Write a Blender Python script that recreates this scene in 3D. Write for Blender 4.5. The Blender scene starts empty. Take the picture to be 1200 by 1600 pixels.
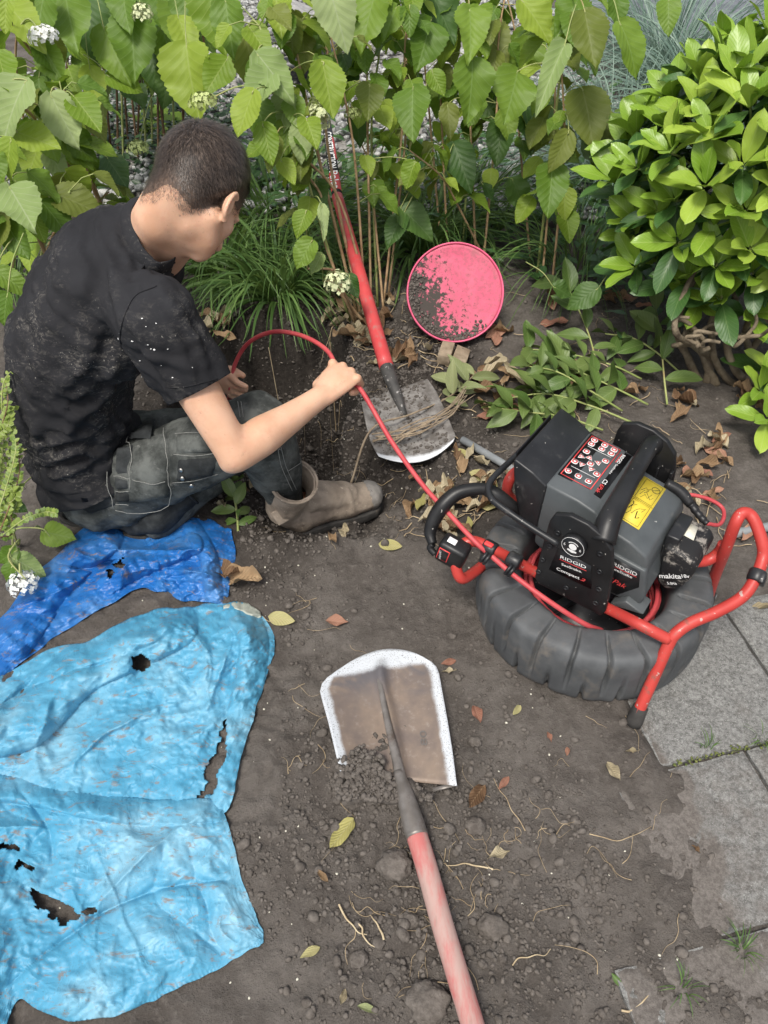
import bpy, bmesh, math, random
import numpy as np
from mathutils import Vector, Matrix, Euler
from mathutils.bvhtree import BVHTree

# ------------------------------------------------------------------ camera
S = bpy.context.scene
COL = S.collection
CAM_H = 1.5
PITCH = math.radians(45.0)
FPX = 1202.0                      # focal length in pixels of the 1200 x 1600 frame
cam_data = bpy.data.cameras.new('camera')
cam_data.sensor_fit = 'VERTICAL'
cam_data.sensor_height = 24.0
cam_data.lens = 24.0 * FPX / 1600.0
cam_data.clip_start = 0.05
cam_data.clip_end = 400.0
cam = bpy.data.objects.new('camera', cam_data)
cam.location = (0, 0, CAM_H)
cam.rotation_euler = (math.pi / 2 - PITCH, 0, 0)
COL.objects.link(cam)
S.camera = cam
S.render.resolution_x, S.render.resolution_y = 768, 1024

# ------------------------------------------------------------------ sky, sun, exposure
SUN_EL, SUN_AZ = math.radians(62), math.radians(205)   # azimuth clockwise from +y: behind the camera, a little to the left
w = bpy.data.worlds.new('World'); S.world = w; w.use_nodes = True
wn = w.node_tree
sky = wn.nodes.new('ShaderNodeTexSky'); sky.sky_type = 'NISHITA'; sky.sun_disc = False
sky.sun_elevation = SUN_EL; sky.sun_rotation = SUN_AZ
sky.air_density = 1.0; sky.dust_density = 4.0; sky.ozone_density = 0.6
bg = wn.nodes['Background']; bg.inputs['Strength'].default_value = 0.095
hs = wn.nodes.new('ShaderNodeHueSaturation'); hs.inputs['Saturation'].default_value = 0.42
wn.links.new(sky.outputs[0], hs.inputs['Color']); wn.links.new(hs.outputs[0], bg.inputs['Color'])
sl = bpy.data.lights.new('sun', 'SUN'); sl.energy = 1.5; sl.angle = math.radians(14); sl.color = (1.0, 0.95, 0.86)
so = bpy.data.objects.new('sun', sl); COL.objects.link(so)
sd = Vector((math.sin(SUN_AZ) * math.cos(SUN_EL), math.cos(SUN_AZ) * math.cos(SUN_EL), math.sin(SUN_EL)))
so.rotation_euler = sd.to_track_quat('Z', 'Y').to_euler(); so.location = (0, 0, 6)
S.view_settings.view_transform = 'Standard'; S.view_settings.look = 'None'
S.view_settings.exposure = 0.98; S.view_settings.gamma = 1.0

# ------------------------------------------------------------------ geometry helpers
rng = np.random.default_rng(7)
R = random.Random(11)
_s = math.sqrt(0.5)
CAMP = np.array([0, 0, CAM_H])
def ray(px, py):
    a = (px - 600) / FPX; b = (800 - py) / FPX
    return np.array([a, _s + _s * b, -_s + _s * b])
def P(px, py, z=0.0):                       # point of the place seen at (px, py) at height z
    d = ray(px, py); return CAMP + d * ((CAM_H - z) / -d[2])
def Pv(px, py, z):                          # the same for arrays
    a = (np.asarray(px) - 600) / FPX; b = (800 - np.asarray(py)) / FPX; d = np.stack([a, _s + _s * b, -_s + _s * b], -1)
    return CAMP + d * ((CAM_H - np.asarray(z)) / -d[..., 2])[..., None]
def D(px, py, t):                           # ... at distance t along the view
    return CAMP + ray(px, py) * t
def PL(px, py, p0, n):                      # ... on a plane
    d = ray(px, py); n = np.asarray(n, float)
    return CAMP + d * (np.dot(n, np.asarray(p0) - CAMP) / np.dot(n, d))
def unit(v):
    v = np.asarray(v, float); return v / (np.linalg.norm(v) + 1e-12)

def _hash(i, j, k, seed):
    h = (i * 374761393 + j * 668265263 + k * 2147483647 + seed * 144665) & 0xFFFFFFFF
    h = ((h ^ (h >> 13)) * 1274126177) & 0xFFFFFFFF
    return ((h ^ (h >> 16)) & 0xFFFF) / 65535.0 * 2 - 1
def vnoise(p, seed=0):
    p = np.asarray(p, float)
    i = np.floor(p).astype(np.int64); f = p - i; f = f * f * f * (f * (f * 6 - 15) + 10)
    out = 0
    for a in (0, 1):
        for b in (0, 1):
            for c in (0, 1):
                wgt = (f[:, 0] if a else 1 - f[:, 0]) * (f[:, 1] if b else 1 - f[:, 1]) * (f[:, 2] if c else 1 - f[:, 2])
                out = out + wgt * _hash(i[:, 0] + a, i[:, 1] + b, i[:, 2] + c, seed)
    return out
def fbm(p, octv=4, seed=0, gain=0.5, lac=2.03):
    p = np.asarray(p, float); o = 0; a = 1.0
    for k in range(octv):
        o = o + a * vnoise(p, seed + k * 17); p = p * lac + 3.7; a *= gain
    return o
def ridged(p, octv=3, seed=0):
    p = np.asarray(p, float); o = 0; a = 1.0
    for k in range(octv):
        o = o + a * (1 - 2 * np.abs(vnoise(p, seed + k * 13))); p = p * 2.1 + 1.3; a *= 0.5
    return o
def worley(p, seed=0):                      # distance to nearest / second nearest feature point (2D cells)
    i = np.floor(p).astype(np.int64)
    f1 = np.full(len(p), 9.0); f2 = np.full(len(p), 9.0)
    for a in (-1, 0, 1):
        for b in (-1, 0, 1):
            ci, cj = i[:, 0] + a, i[:, 1] + b
            qx = ci + .5 + .5 * _hash(ci, cj, ci * 0, seed); qy = cj + .5 + .5 * _hash(ci, cj, ci * 0 + 7, seed)
            d = np.hypot(p[:, 0] - qx, p[:, 1] - qy)
            f2 = np.where(d < f1, f1, np.minimum(f2, d)); f1 = np.minimum(f1, d)
    return f1, f2
def sstep(a, b, x):
    t = np.clip((x - a) / (b - a), 0, 1); return t * t * (3 - 2 * t)

def make_mesh(name, V, F, mat=None, smooth=True, uv=None, origin=None):
    V = np.asarray(V, float)
    if origin is not None: V = V - np.asarray(origin, float)
    me = bpy.data.meshes.new(name)
    if isinstance(F, np.ndarray):
        n, k = F.shape
        me.vertices.add(len(V)); me.vertices.foreach_set('co', V.astype(np.float32).ravel())
        me.loops.add(n * k); me.loops.foreach_set('vertex_index', F.astype(np.int32).ravel())
        me.polygons.add(n); me.polygons.foreach_set('loop_start', np.arange(0, n * k, k, dtype=np.int32))
        me.update(calc_edges=True); me.validate()
    else:
        me.from_pydata([tuple(v) for v in V], [], [tuple(int(i) for i in f) for f in F]); me.update()
    if smooth and len(me.polygons):
        me.polygons.foreach_set('use_smooth', np.ones(len(me.polygons), bool))
    if uv is not None:
        uv = np.asarray(uv, np.float32); li = np.empty(len(me.loops), np.int32); me.loops.foreach_get('vertex_index', li)
        l = me.uv_layers.new(name='uv'); l.data.foreach_set('uv', uv[li].ravel())
    if mat is not None: me.materials.append(mat)
    return me
def link(name, me, parent=None):
    o = bpy.data.objects.new(name, me); COL.objects.link(o)
    if parent is not None: o.parent = parent
    return o
def tag(o, label=None, cat=None, group=None, kind=None):
    if label: o['label'] = label
    if cat: o['category'] = cat
    if group: o['group'] = group
    if kind: o['kind'] = kind
    return o
def thing(name, label, cat, loc, group=None):
    o = bpy.data.objects.new(name, None); o.empty_display_size = .05; COL.objects.link(o)
    o.location = tuple(float(c) for c in loc); return tag(o, label, cat, group)
def root_of(o):
    while o.parent is not None: o = o.parent
    return o
def part(name, V, F, mat, parent, smooth=True, uv=None):       # vertices in world coordinates
    org = np.array(root_of(parent).location)
    return link(name, make_mesh(name, V, F, mat, smooth, uv, origin=org), parent)
def solo(name, V, F, mat, label, cat, group=None, smooth=True, uv=None, kind=None):
    V = np.asarray(V, float); org = np.array([V[:, 0].mean(), V[:, 1].mean(), V[:, 2].min()])
    o = link(name, make_mesh(name, V, F, mat, smooth, uv, origin=org)); o.location = tuple(org)
    return tag(o, label, cat, group, kind)

class MB:
    def __init__(s): s.V = []; s.F = []; s.n = 0
    def add(s, V, F):
        V = np.asarray(V, float); s.V.append(V); s.F += [tuple(int(i) + s.n for i in f) for f in F]; s.n += len(V); return s
    def get(s): return np.vstack(s.V), s.F
def catmull(pts, n=8):
    p = np.asarray(pts, float)
    if len(p) < 3: return np.array([p[0] + (p[-1] - p[0]) * i / n for i in range(n + 1)])
    q = np.vstack([2 * p[0] - p[1], p, 2 * p[-1] - p[-2]]); out = []
    for i in range(1, len(q) - 2):
        for k in range(n):
            t = k / n; a, b, c, d = q[i - 1], q[i], q[i + 1], q[i + 2]
            out.append(.5 * (2 * b + (c - a) * t + (2 * a - 5 * b + 4 * c - d) * t * t + (3 * b - a - 3 * c + d) * t ** 3))
    out.append(q[-2]); return np.array(out)
def tube(pts, r, seg=8, cap=True, flat=1.0):
    p = np.asarray(pts, float); n = len(p)
    r = np.full(n, r) if np.isscalar(r) else np.interp(np.linspace(0, 1, n), np.linspace(0, 1, len(r)), r)
    T = np.gradient(p, axis=0); T /= np.linalg.norm(T, axis=1)[:, None] + 1e-12
    u = np.cross(T[0], [0, 0, 1.0]);
    if np.linalg.norm(u) < 1e-3: u = np.array([1.0, 0, 0])
    u = unit(u); V = []
    an = np.linspace(0, 2 * math.pi, seg, endpoint=False)
    for i in range(n):
        u = unit(u - T[i] * np.dot(u, T[i])); v = np.cross(T[i], u)
        V.append(p[i] + r[i] * (np.cos(an)[:, None] * u + flat * np.sin(an)[:, None] * v))
    V = np.vstack(V); F = []
    for i in range(n - 1):
        for k in range(seg):
            F.append((i * seg + k, i * seg + (k + 1) % seg, (i + 1) * seg + (k + 1) % seg, (i + 1) * seg + k))
    if cap: F.append(tuple(range(seg - 1, -1, -1))); F.append(tuple((n - 1) * seg + k for k in range(seg)))
    return V, F
def lathe(prof, seg=48, M=None, close=False):           # prof: (r, z) rows, axis z
    prof = np.asarray(prof, float); n = len(prof); an = np.linspace(0, 2 * math.pi, seg, endpoint=False)
    V = np.array([(r * math.cos(a), r * math.sin(a), z) for r, z in prof for a in an]); F = []
    for i in range(n if close else n - 1):
        j = (i + 1) % n
        for k in range(seg): F.append((i * seg + k, i * seg + (k + 1) % seg, j * seg + (k + 1) % seg, j * seg + k))
    if not close:
        F.append(tuple(range(seg - 1, -1, -1))); F.append(tuple((n - 1) * seg + k for k in range(seg)))
    if M is not None: V = xf(M, V)
    return V, F
def xf(M, V):
    M = np.array(M); return np.asarray(V) @ M[:3, :3].T + M[:3, 3]
def frame(o, x, y=None, z=None):                        # 4x4 with given axes as columns
    M = np.eye(4); M[:3, 3] = o; M[:3, 0] = x
    if z is None: z = np.cross(x, y)
    if y is None: y = np.cross(z, x)
    M[:3, 1] = y; M[:3, 2] = z; return M
def bevelled(V, F, w, seg=2):
    bm = bmesh.new(); vs = [bm.verts.new(tuple(v)) for v in V]
    for f in F:
        try: bm.faces.new([vs[i] for i in f])
        except ValueError: pass
    bmesh.ops.recalc_face_normals(bm, faces=bm.faces)
    bmesh.ops.bevel(bm, geom=list(bm.edges), offset=w, segments=seg, affect='EDGES', profile=.5, clamp_overlap=True)
    bm.verts.index_update(); V2 = np.array([v.co[:] for v in bm.verts]); F2 = [tuple(v.index for v in f.verts) for f in bm.faces]
    bm.free(); return V2, F2
def box(M, sx, sy, sz, bev=0.0):
    V = np.array([(x * sx / 2, y * sy / 2, z * sz / 2) for x in (-1, 1) for y in (-1, 1) for z in (-1, 1)])
    F = [(0, 1, 3, 2), (4, 6, 7, 5), (0, 4, 5, 1), (2, 3, 7, 6), (0, 2, 6, 4), (1, 5, 7, 3)]
    if bev: V, F = bevelled(V, F, bev)
    return xf(M, V), F
def prism(poly, ext, bev=0.0):                          # poly: (n,3) world points, ext: extrusion vector
    poly = np.asarray(poly, float); n = len(poly)
    V = np.vstack([poly, poly + np.asarray(ext)])
    F = [tuple(range(n - 1, -1, -1)), tuple(range(n, 2 * n))] + [(i, (i + 1) % n, n + (i + 1) % n, n + i) for i in range(n)]
    if bev: V, F = bevelled(V, F, bev)
    return V, F
def grid_faces(nu, nv):
    i = np.arange(nu - 1)[:, None] * nv + np.arange(nv - 1)[None, :]
    i = i.ravel(); return np.stack([i, i + nv, i + nv + 1, i + 1], 1)
def ico(sub=1):
    bm = bmesh.new(); bmesh.ops.create_icosphere(bm, subdivisions=sub, radius=1)
    V = np.array([v.co[:] for v in bm.verts]); F = np.array([[v.index for v in f.verts] for f in bm.faces]); bm.free(); return V, F
def rand_rot(n, rg):
    q = rg.normal(size=(n, 4)); q /= np.linalg.norm(q, axis=1)[:, None]; a, b, c, d = q.T
    return np.stack([np.stack([1 - 2 * (c * c + d * d), 2 * (b * c - a * d), 2 * (b * d + a * c)], -1),
                     np.stack([2 * (b * c + a * d), 1 - 2 * (b * b + d * d), 2 * (c * d - a * b)], -1),
                     np.stack([2 * (b * d - a * c), 2 * (c * d + a * b), 1 - 2 * (b * b + c * c)], -1)], -2)
def lumps(pos, size, sub, rg, squash=0.7, rough=0.25):     # many irregular stones in one mesh
    bv, bf = ico(sub); n = len(pos); m = len(bv)
    sc = size[:, None] * rg.uniform(.65, 1.2, (n, 3))
    V = bv[None] * (1 + rg.normal(0, rough, (n, m)).clip(-.5, .5))[..., None] * sc[:, None, :]
    V = np.einsum('nij,nmj->nmi', rand_rot(n, rg), V); V[..., 2] *= squash
    V = V + pos[:, None, :]
    F = (bf[None] + (np.arange(n) * m)[:, None, None]).reshape(-1, 3)
    return V.reshape(-1, 3), F
def remesh(V, F, voxel, smooth=4, factor=.5):
    me = make_mesh('tmp', V, F); o = link('tmp', me)
    m = o.modifiers.new('r', 'REMESH'); m.mode = 'VOXEL'; m.voxel_size = voxel
    if smooth: s = o.modifiers.new('s', 'SMOOTH'); s.iterations = smooth; s.factor = factor
    dg = bpy.context.evaluated_depsgraph_get(); e = o.evaluated_get(dg).to_mesh()
    n = len(e.vertices); co = np.empty(n * 3, np.float32); e.vertices.foreach_get('co', co); co = co.reshape(-1, 3).astype(float)
    F2 = np.array([p.vertices[:] for p in e.polygons if len(p.vertices) == 4], np.int32)
    o.evaluated_get(dg).to_mesh_clear(); bpy.data.objects.remove(o); bpy.data.meshes.remove(me)
    return co, F2
def vnormals(V, F):
    F = np.asarray(F); n = np.cross(V[F[:, 2]] - V[F[:, 0]], V[F[:, 3 if F.shape[1] > 3 else 1]] - V[F[:, 1 if F.shape[1] > 3 else 0]])
    N = np.zeros_like(V)
    for k in range(F.shape[1]): np.add.at(N, F[:, k], n)
    return N / (np.linalg.norm(N, axis=1)[:, None] + 1e-12)
_sv, _sf = None, None
def blobs(chain, sub=2, per=None):
    """round-cone chains: list of [(p, r), (p, r), ...]; r scalar or 3-tuple (radii along axes of the frame given as third item)"""
    bv, bf = ico(sub); Vs = []; Fs = []; n = 0
    for ch in chain:
        for (a, b) in (zip(ch[:-1], ch[1:]) if len(ch) > 1 else [(ch[0], ch[0])]):
            pa, pb = np.asarray(a[0], float), np.asarray(b[0], float); ra = np.atleast_1d(np.asarray(a[1], float)); rb = np.atleast_1d(np.asarray(b[1], float))
            L = np.linalg.norm(pb - pa); k = max(1, int(math.ceil(L / (0.35 * min(ra.min(), rb.min())))))
            k = min(k, 24)
            fr = np.asarray(a[2]) if len(a) > 2 else np.eye(3)
            for i in range(k + 1):
                t = i / k; r = ra * (1 - t) + rb * t
                Vs.append((bv * r) @ fr.T + pa * (1 - t) + pb * t); Fs.append(bf + n); n += len(bv)
    return np.vstack(Vs), np.vstack(Fs)

# ------------------------------------------------------------------ materials
class NB:
    def __init__(s, name):
        s.m = bpy.data.materials.new(name); s.m.use_nodes = True; s.t = s.m.node_tree; s.b = s.t.nodes['Principled BSDF']
        s.co = s.t.nodes.new('ShaderNodeTexCoord')
    def n(s, typ, ins=None, **kw):
        nd = s.t.nodes.new(typ)
        for k, v in kw.items(): setattr(nd, k, v)
        for k, v in (ins or {}).items():
            if isinstance(v, bpy.types.NodeSocket): s.t.links.new(v, nd.inputs[k])
            else: nd.inputs[k].default_value = v
        return nd
    def noise(s, scale, detail=4, rough=.55, dist=0.0, vec=None, out='Fac'):
        return s.n('ShaderNodeTexNoise', {'Vector': vec or s.co.outputs['Object'], 'Scale': scale, 'Detail': detail, 'Roughness': rough, 'Distortion': dist}).outputs[out]
    def ramp(s, fac, a, b, ca=0.0, cb=1.0):
        nd = s.n('ShaderNodeMapRange', {'Value': fac, 'From Min': a, 'From Max': b, 'To Min': ca, 'To Max': cb}, interpolation_type='SMOOTHSTEP'); return nd.outputs[0]
    def mix(s, fac, a, b):
        nd = s.n('ShaderNodeMix', data_type='RGBA'); 
        for k, v in ((0, fac), (6, a), (7, b)):
            if isinstance(v, bpy.types.NodeSocket): s.t.links.new(v, nd.inputs[k])
            else: nd.inputs[k].default_value = v if k == 0 else (*v, 1) if len(v) == 3 else v
        return nd.outputs[2]
    def math(s, op, a, b=0.0):
        nd = s.n('ShaderNodeMath', operation=op)
        for k, v in ((0, a), (1, b)):
            if isinstance(v, bpy.types.NodeSocket): s.t.links.new(v, nd.inputs[k])
            else: nd.inputs[k].default_value = v
        return nd.outputs[0]
    def bump(s, h, strength=.4, dist=.004, prev=None):
        nd = s.n('ShaderNodeBump', {'Height': h, 'Strength': strength, 'Distance': dist})
        if prev is not None: s.t.links.new(prev, nd.inputs['Normal'])
        return nd.outputs[0]
    def done(s, col=None, rough=.6, normal=None, metal=0.0, spec=.5, sss=0.0, trans=None, coat=0.0):
        b = s.b
        def put(k, v):
            if isinstance(v, bpy.types.NodeSocket): s.t.links.new(v, b.inputs[k])
            elif k == 'Base Color' and len(v) == 3: b.inputs[k].default_value = (*v, 1)
            else: b.inputs[k].default_value = v
        if col is not None: put('Base Color', col)
        put('Roughness', rough); put('Metallic', metal); put('Specular IOR Level', spec); put('Coat Weight', coat)
        if sss: put('Subsurface Weight', sss); b.inputs['Subsurface Radius'].default_value = (.01, .004, .002); b.inputs['Subsurface Scale'].default_value = 1.0
        if normal is not None: put('Normal', normal)
        if trans is not None:            # leaf: add translucency
            tr = s.n('ShaderNodeBsdfTranslucent'); 
            if isinstance(trans[0], bpy.types.NodeSocket): s.t.links.new(trans[0], tr.inputs['Color'])
            else: tr.inputs['Color'].default_value = (*trans[0], 1)
            mx = s.n('ShaderNodeMixShader', {0: trans[1]}); s.t.links.new(b.outputs[0], mx.inputs[1]); s.t.links.new(tr.outputs[0], mx.inputs[2])
            s.t.links.new(mx.outputs[0], s.t.nodes['Material Output'].inputs['Surface'])
        return s.m
def simple(name, c1, c2, scale=20, rough=.6, bump=.2, bscale=120, bd=.002, dirt=None, dscale=14, dthr=(.55, .7), metal=0, spec=.4, coat=0, speck=None):
    m = NB(name); col = m.mix(m.ramp(m.noise(scale), .3, .7), c1, c2); r = rough
    if dirt is not None:
        f = m.ramp(m.noise(dscale, 8, .68), *dthr); col = m.mix(f, col, dirt); r = m.ramp(f, 0, 1, rough, min(1, rough + .35))
    if speck is not None:
        f = m.ramp(m.noise(speck[1], 2, .5), speck[2], speck[2] + .04); col = m.mix(f, col, speck[0])
    return m.done(col, r, m.bump(m.noise(bscale, 5), bump, bd), metal, spec, coat=coat)
MAT = {}
def build_materials():
    # soil
    m = NB('soil'); n1 = m.noise(9, 6, .6); n2 = m.noise(70, 8, .7); n3 = m.noise(400, 3, .6)
    col = m.mix(m.ramp(n1, .32, .68), (.090, .079, .070), (.152, .136, .122))
    col = m.mix(m.ramp(m.noise(2.6, 4, .6, .5), .40, .62, 0, .55), col, (.074, .063, .055)); col = m.mix(m.ramp(n2, .45, .75, 0, .55), col, (.198, .179, .162)); col = m.mix(m.ramp(m.noise(900, 2), .68, .74, 0, .55), col, (.36, .33, .30))
    dug = m.n('ShaderNodeAttribute', attribute_name='dug').outputs['Fac']; col = m.mix(dug, col, m.mix(m.ramp(n2, .3, .7), (.034, .029, .025), (.066, .057, .050)))  # dark dug soil, with the hole's shade also put into its colour
    bn = m.bump(n3, .6, .003, m.bump(m.noise(180, 5, .7), .6, .005, m.bump(n2, .8, .012))); MAT['soil'] = m.done(col, .95, bn, spec=.15)
    m = NB('soil_clod'); oi = m.n('ShaderNodeObjectInfo'); n2 = m.noise(60, 6, .65)
    col = m.mix(m.ramp(n2, .3, .7), (.084, .073, .064), (.155, .138, .123)); MAT['clod'] = m.done(col, .95, m.bump(m.noise(300, 4), .6, .004), spec=.15)
    # paving slab
    m = NB('concrete'); n1 = m.noise(120, 8, .8); n2 = m.noise(420, 3); n3 = m.noise(5.5, 7, .65, .6)
    col = m.mix(m.ramp(n1, .35, .66), (.095, .093, .088), (.26, .26, .25)); col = m.mix(m.ramp(n2, .60, .68, 0, .7), col, (.46, .46, .44))
    col = m.mix(m.ramp(n3, .50, .66, 0, .5), col, (.13, .12, .11)); du = m.n('ShaderNodeAttribute', attribute_name='dust').outputs['Fac']
    f = m.ramp(m.math('ADD', du, m.math('MULTIPLY', m.math('SUBTRACT', m.noise(38, 7, .7), .5), 1.5)), .08, .98); soil = m.mix(m.ramp(n1, .35, .65), (.096, .085, .076), (.175, .158, .144)); col = m.mix(f, col, soil)
    MAT['concrete'] = m.done(col, .93, m.bump(n1, .5, .004, m.bump(n2, .5, .002)), spec=.2)
    MAT['moss'] = simple('moss', (.08, .11, .025), (.17, .18, .055), 80, .9, .6, 300, .004)
    MAT['gravel_base'] = simple('gravel_base', (.16, .15, .14), (.30, .29, .27), 30, .95, .8, 60, .01)
    m = NB('pebble'); pi = m.n('ShaderNodeNewGeometry').outputs['Random Per Island']
    col = m.mix(pi, (.42, .42, .40), (.12, .125, .12)); col = m.mix(m.ramp(m.noise(60, 6), .5, .72, 0, .6), col, (.75, .75, .74)); MAT['pebble'] = m.done(col, .75, m.bump(m.noise(150), .4, .003), spec=.3)
    MAT['stone'] = simple('grey_stone', (.20, .20, .195), (.38, .37, .36), 18, .85, .5, 70, .006)
    MAT['slate'] = simple('slate_path', (.10, .11, .125), (.17, .18, .20), 6, .8, .3, 40, .004)
    # plants
    def leafmat(name, c1, c2, vein, trans, tw=.28, rough=.5, freq=7.5, spec=.35, quilt=.42, dead=None):
        m = NB(name); uv = m.n('ShaderNodeSeparateXYZ', {0: m.co.outputs['UV']}); u = m.math('ABSOLUTE', m.math('SUBTRACT', uv.outputs[0], .5)); v = uv.outputs[1]
        oi = m.n('ShaderNodeObjectInfo').outputs['Random']
        ph = m.math('ADD', m.math('SUBTRACT', m.math('MULTIPLY', v, freq), m.math('MULTIPLY', u, freq * 1.0)), m.math('MULTIPLY', m.math('MULTIPLY', u, u), freq * .7))
        tri = m.math('ABSOLUTE', m.math('SUBTRACT', m.math('FRACT', ph), .5))           # .5 on the vein
        sv = m.ramp(tri, .44, .50); mid = m.ramp(u, .022, .008); vn = m.math('MAXIMUM', sv, mid)
        n = m.noise(9, 4, .6); hue = m.math('ADD', m.math('MULTIPLY', oi, .75), m.math('MULTIPLY', n, .35))
        col = m.mix(m.ramp(hue, .15, .95), c1, c2)
        if dead is not None: col = m.mix(m.ramp(m.noise(38, 5, .7), .62, .72, 0, .8), col, dead)
        col = m.mix(m.math('MULTIPLY', vn, .5), col, vein)
        h = m.math('MULTIPLY', m.math('SUBTRACT', .5, tri), .6)
        nb = m.bump(m.noise(160, 3), .15, .001, m.bump(h, quilt, .006))
        MAT[name] = m.done(col, rough, nb, spec=spec, trans=(m.mix(.5, col, trans), tw))
    leafmat('hyd_bright', (.155, .255, .022), (.30, .40, .05), (.38, .47, .13), (.36, .50, .04), .40)
    leafmat('hyd_mid', (.092, .175, .018), (.185, .285, .036), (.22, .32, .10), (.24, .40, .03), .34)
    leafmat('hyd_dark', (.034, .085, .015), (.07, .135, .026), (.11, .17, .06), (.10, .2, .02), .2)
    leafmat('hyd_pale', (.23, .32, .105), (.335, .415, .18), (.40, .46, .28), (.30, .40, .15), .3, .7)
    leafmat('hyd_olive', (.12, .16, .022), (.19, .225, .045), (.24, .27, .10), (.26, .32, .04), .4)
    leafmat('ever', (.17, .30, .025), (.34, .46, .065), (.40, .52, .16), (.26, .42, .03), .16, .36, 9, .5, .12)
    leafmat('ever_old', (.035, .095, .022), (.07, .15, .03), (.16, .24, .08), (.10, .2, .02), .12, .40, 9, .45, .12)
    leafmat('cut_leaf', (.075, .14, .028), (.15, .21, .06), (.26, .32, .14), (.2, .3, .05), .2, .4, 9, .4, .2)
    leafmat('wilt_leaf', (.20, .24, .10), (.30, .33, .16), (.38, .40, .25), (.3, .3, .1), .2, .6, 9, .3, .4)
    leafmat('dry_leaf', (.155, .088, .048), (.36, .245, .14), (.42, .31, .19), (.3, .18, .08), .15, .75, 8, .25, .8, (.10, .06, .035))
    leafmat('dry_pale', (.36, .30, .19), (.50, .43, .29), (.5, .45, .33), (.4, .3, .15), .18, .75, 8, .25, .8, (.22, .14, .07))
    leafmat('yellow_leaf', (.36, .33, .11), (.46, .42, .20), (.46, .42, .25), (.5, .45, .1), .2, .7, 8, .3, .6, (.30, .17, .05))
    leafmat('red_leaf', (.27, .125, .085), (.38, .21, .14), (.42, .28, .2), (.4, .1, .05), .15, .7, 8, .3, .5, (.16, .07, .04))
    leafmat('tiny', (.10, .17, .025), (.24, .31, .06), (.25, .33, .09), (.3, .4, .05), .25, .4, 4, .4, .1)
    leafmat('vinca', (.030, .065, .025), (.085, .135, .065), (.12, .18, .09), (.08, .14, .05), .15, .35, 5, .45, .1)
    MAT['grass_green'] = grassmat('grass_green', (.040, .095, .022), (.135, .225, .060), (.22, .32, .07))
    MAT['grass_blue'] = grassmat('grass_blue', (.11, .18, .145), (.25, .34, .27), (.25, .35, .25))
    MAT['stem_tan'] = simple('stem_tan', (.30, .19, .10), (.46, .32, .18), 30, .7, .3, 150, .001, (.22, .12, .06), 20)
    MAT['stem_green'] = simple('stem_green', (.22, .28, .08), (.34, .36, .14), 20, .6, .2, 150, .001, (.34, .24, .12), 8)
    MAT['stem_dark'] = simple('stem_dark', (.10, .06, .035), (.20, .12, .06), 20, .8, .3, 100, .002)
    MAT['bark'] = simple('bark', (.135, .105, .068), (.235, .19, .13), 30, .9, .7, 90, .006, (.09, .065, .045), 18)
    MAT['root'] = simple('root', (.30, .22, .13), (.48, .38, .24), 40, .8, .3, 200, .001)
    MAT['twig'] = simple('dry_twig', (.20, .15, .10), (.33, .26, .18), 40, .85, .4, 200, .001)
    MAT['straw'] = simple('straw', (.40, .31, .19), (.56, .47, .31), 40, .8, .3, 200, .001)
    MAT['petal_white'] = simple('petal_white', (.70, .72, .68), (.80, .80, .76), 60, .6, .1)
    MAT['petal_cream'] = simple('petal_cream', (.50, .56, .28), (.68, .70, .46), 70, .6, .1)
    MAT['petal_lime'] = simple('petal_lime', (.34, .42, .14), (.50, .55, .24), 70, .6, .1)
    # person
    m = NB('skin'); n1 = m.noise(14, 5); n2 = m.noise(450, 3)
    col = m.mix(m.ramp(n1, .3, .7), (.58, .330, .212), (.67, .415, .285)); col = m.mix(m.ramp(m.noise(45, 6, .7), .52, .75, 0, .4), col, (.56, .26, .18)); col = m.mix(m.ramp(m.noise(170, 2), .68, .74, 0, .35), col, (.36, .18, .11)); col = m.mix(m.ramp(m.noise(26, 8, .75, .6), .60, .74, 0, .45), col, (.27, .18, .125)); MAT['skin'] = m.done(col, .5, m.bump(n2, .2, .0014, m.bump(m.noise(90, 4), .12, .002)), spec=.4, sss=.2)
    MAT['skin_pink'] = simple('skin_pink', (.62, .30, .24), (.68, .36, .29), 30, .45, .1)
    m = NB('hair'); fa = m.n('ShaderNodeAttribute', attribute_name='fade').outputs['Fac']; n1 = m.noise(500, 3); col = m.mix(m.ramp(m.noise(60), .3, .7), (.038, .028, .022), (.064, .048, .038)); col = m.mix(m.math('MULTIPLY', fa, .85), col, (.21, .135, .095)); MAT['hair'] = m.done(col, .55, m.bump(n1, .3, .001), spec=.5)
    m = NB('hair_strand'); pi = m.n('ShaderNodeNewGeometry').outputs['Random Per Island']; col = m.mix(m.ramp(pi, .3, 1), (.032, .023, .018), (.15, .112, .088)); MAT['hair_s'] = m.done(col, .38, None, spec=.6)
    m = NB('black_cotton'); mp = m.n('ShaderNodeMapping', {'Vector': m.co.outputs['Object'], 'Scale': (1, 1, 2.2), 'Rotation': (.5, .6, .3)}).outputs[0]; n1 = m.noise(6, 5, .62, .5); n2 = m.noise(52, 8, .75, 1.0, mp)
    f = m.math('MULTIPLY', m.ramp(n1, .42, .66), m.ramp(n2, .47, .66))
    col = m.mix(m.ramp(m.noise(3), .3, .7), (.018, .018, .020), (.028, .0285, .032)); col = m.mix(m.math('MULTIPLY', f, .62), col, (.20, .185, .165))
    col = m.mix(m.math('MULTIPLY', m.ramp(m.noise(230, 2, .5), .69, .73, 0, .8), m.ramp(n1, .45, .6)), col, (.45, .43, .39))
    geo = m.n('ShaderNodeTexVoronoi', {'Vector': m.co.outputs['Object'], 'Scale': 1500.0}).outputs['Distance']
    MAT['cotton'] = m.done(col, .92, m.bump(geo, .12, .001, m.bump(m.noise(24, 5, .6, .8), .3, .006)), spec=.12)
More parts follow.
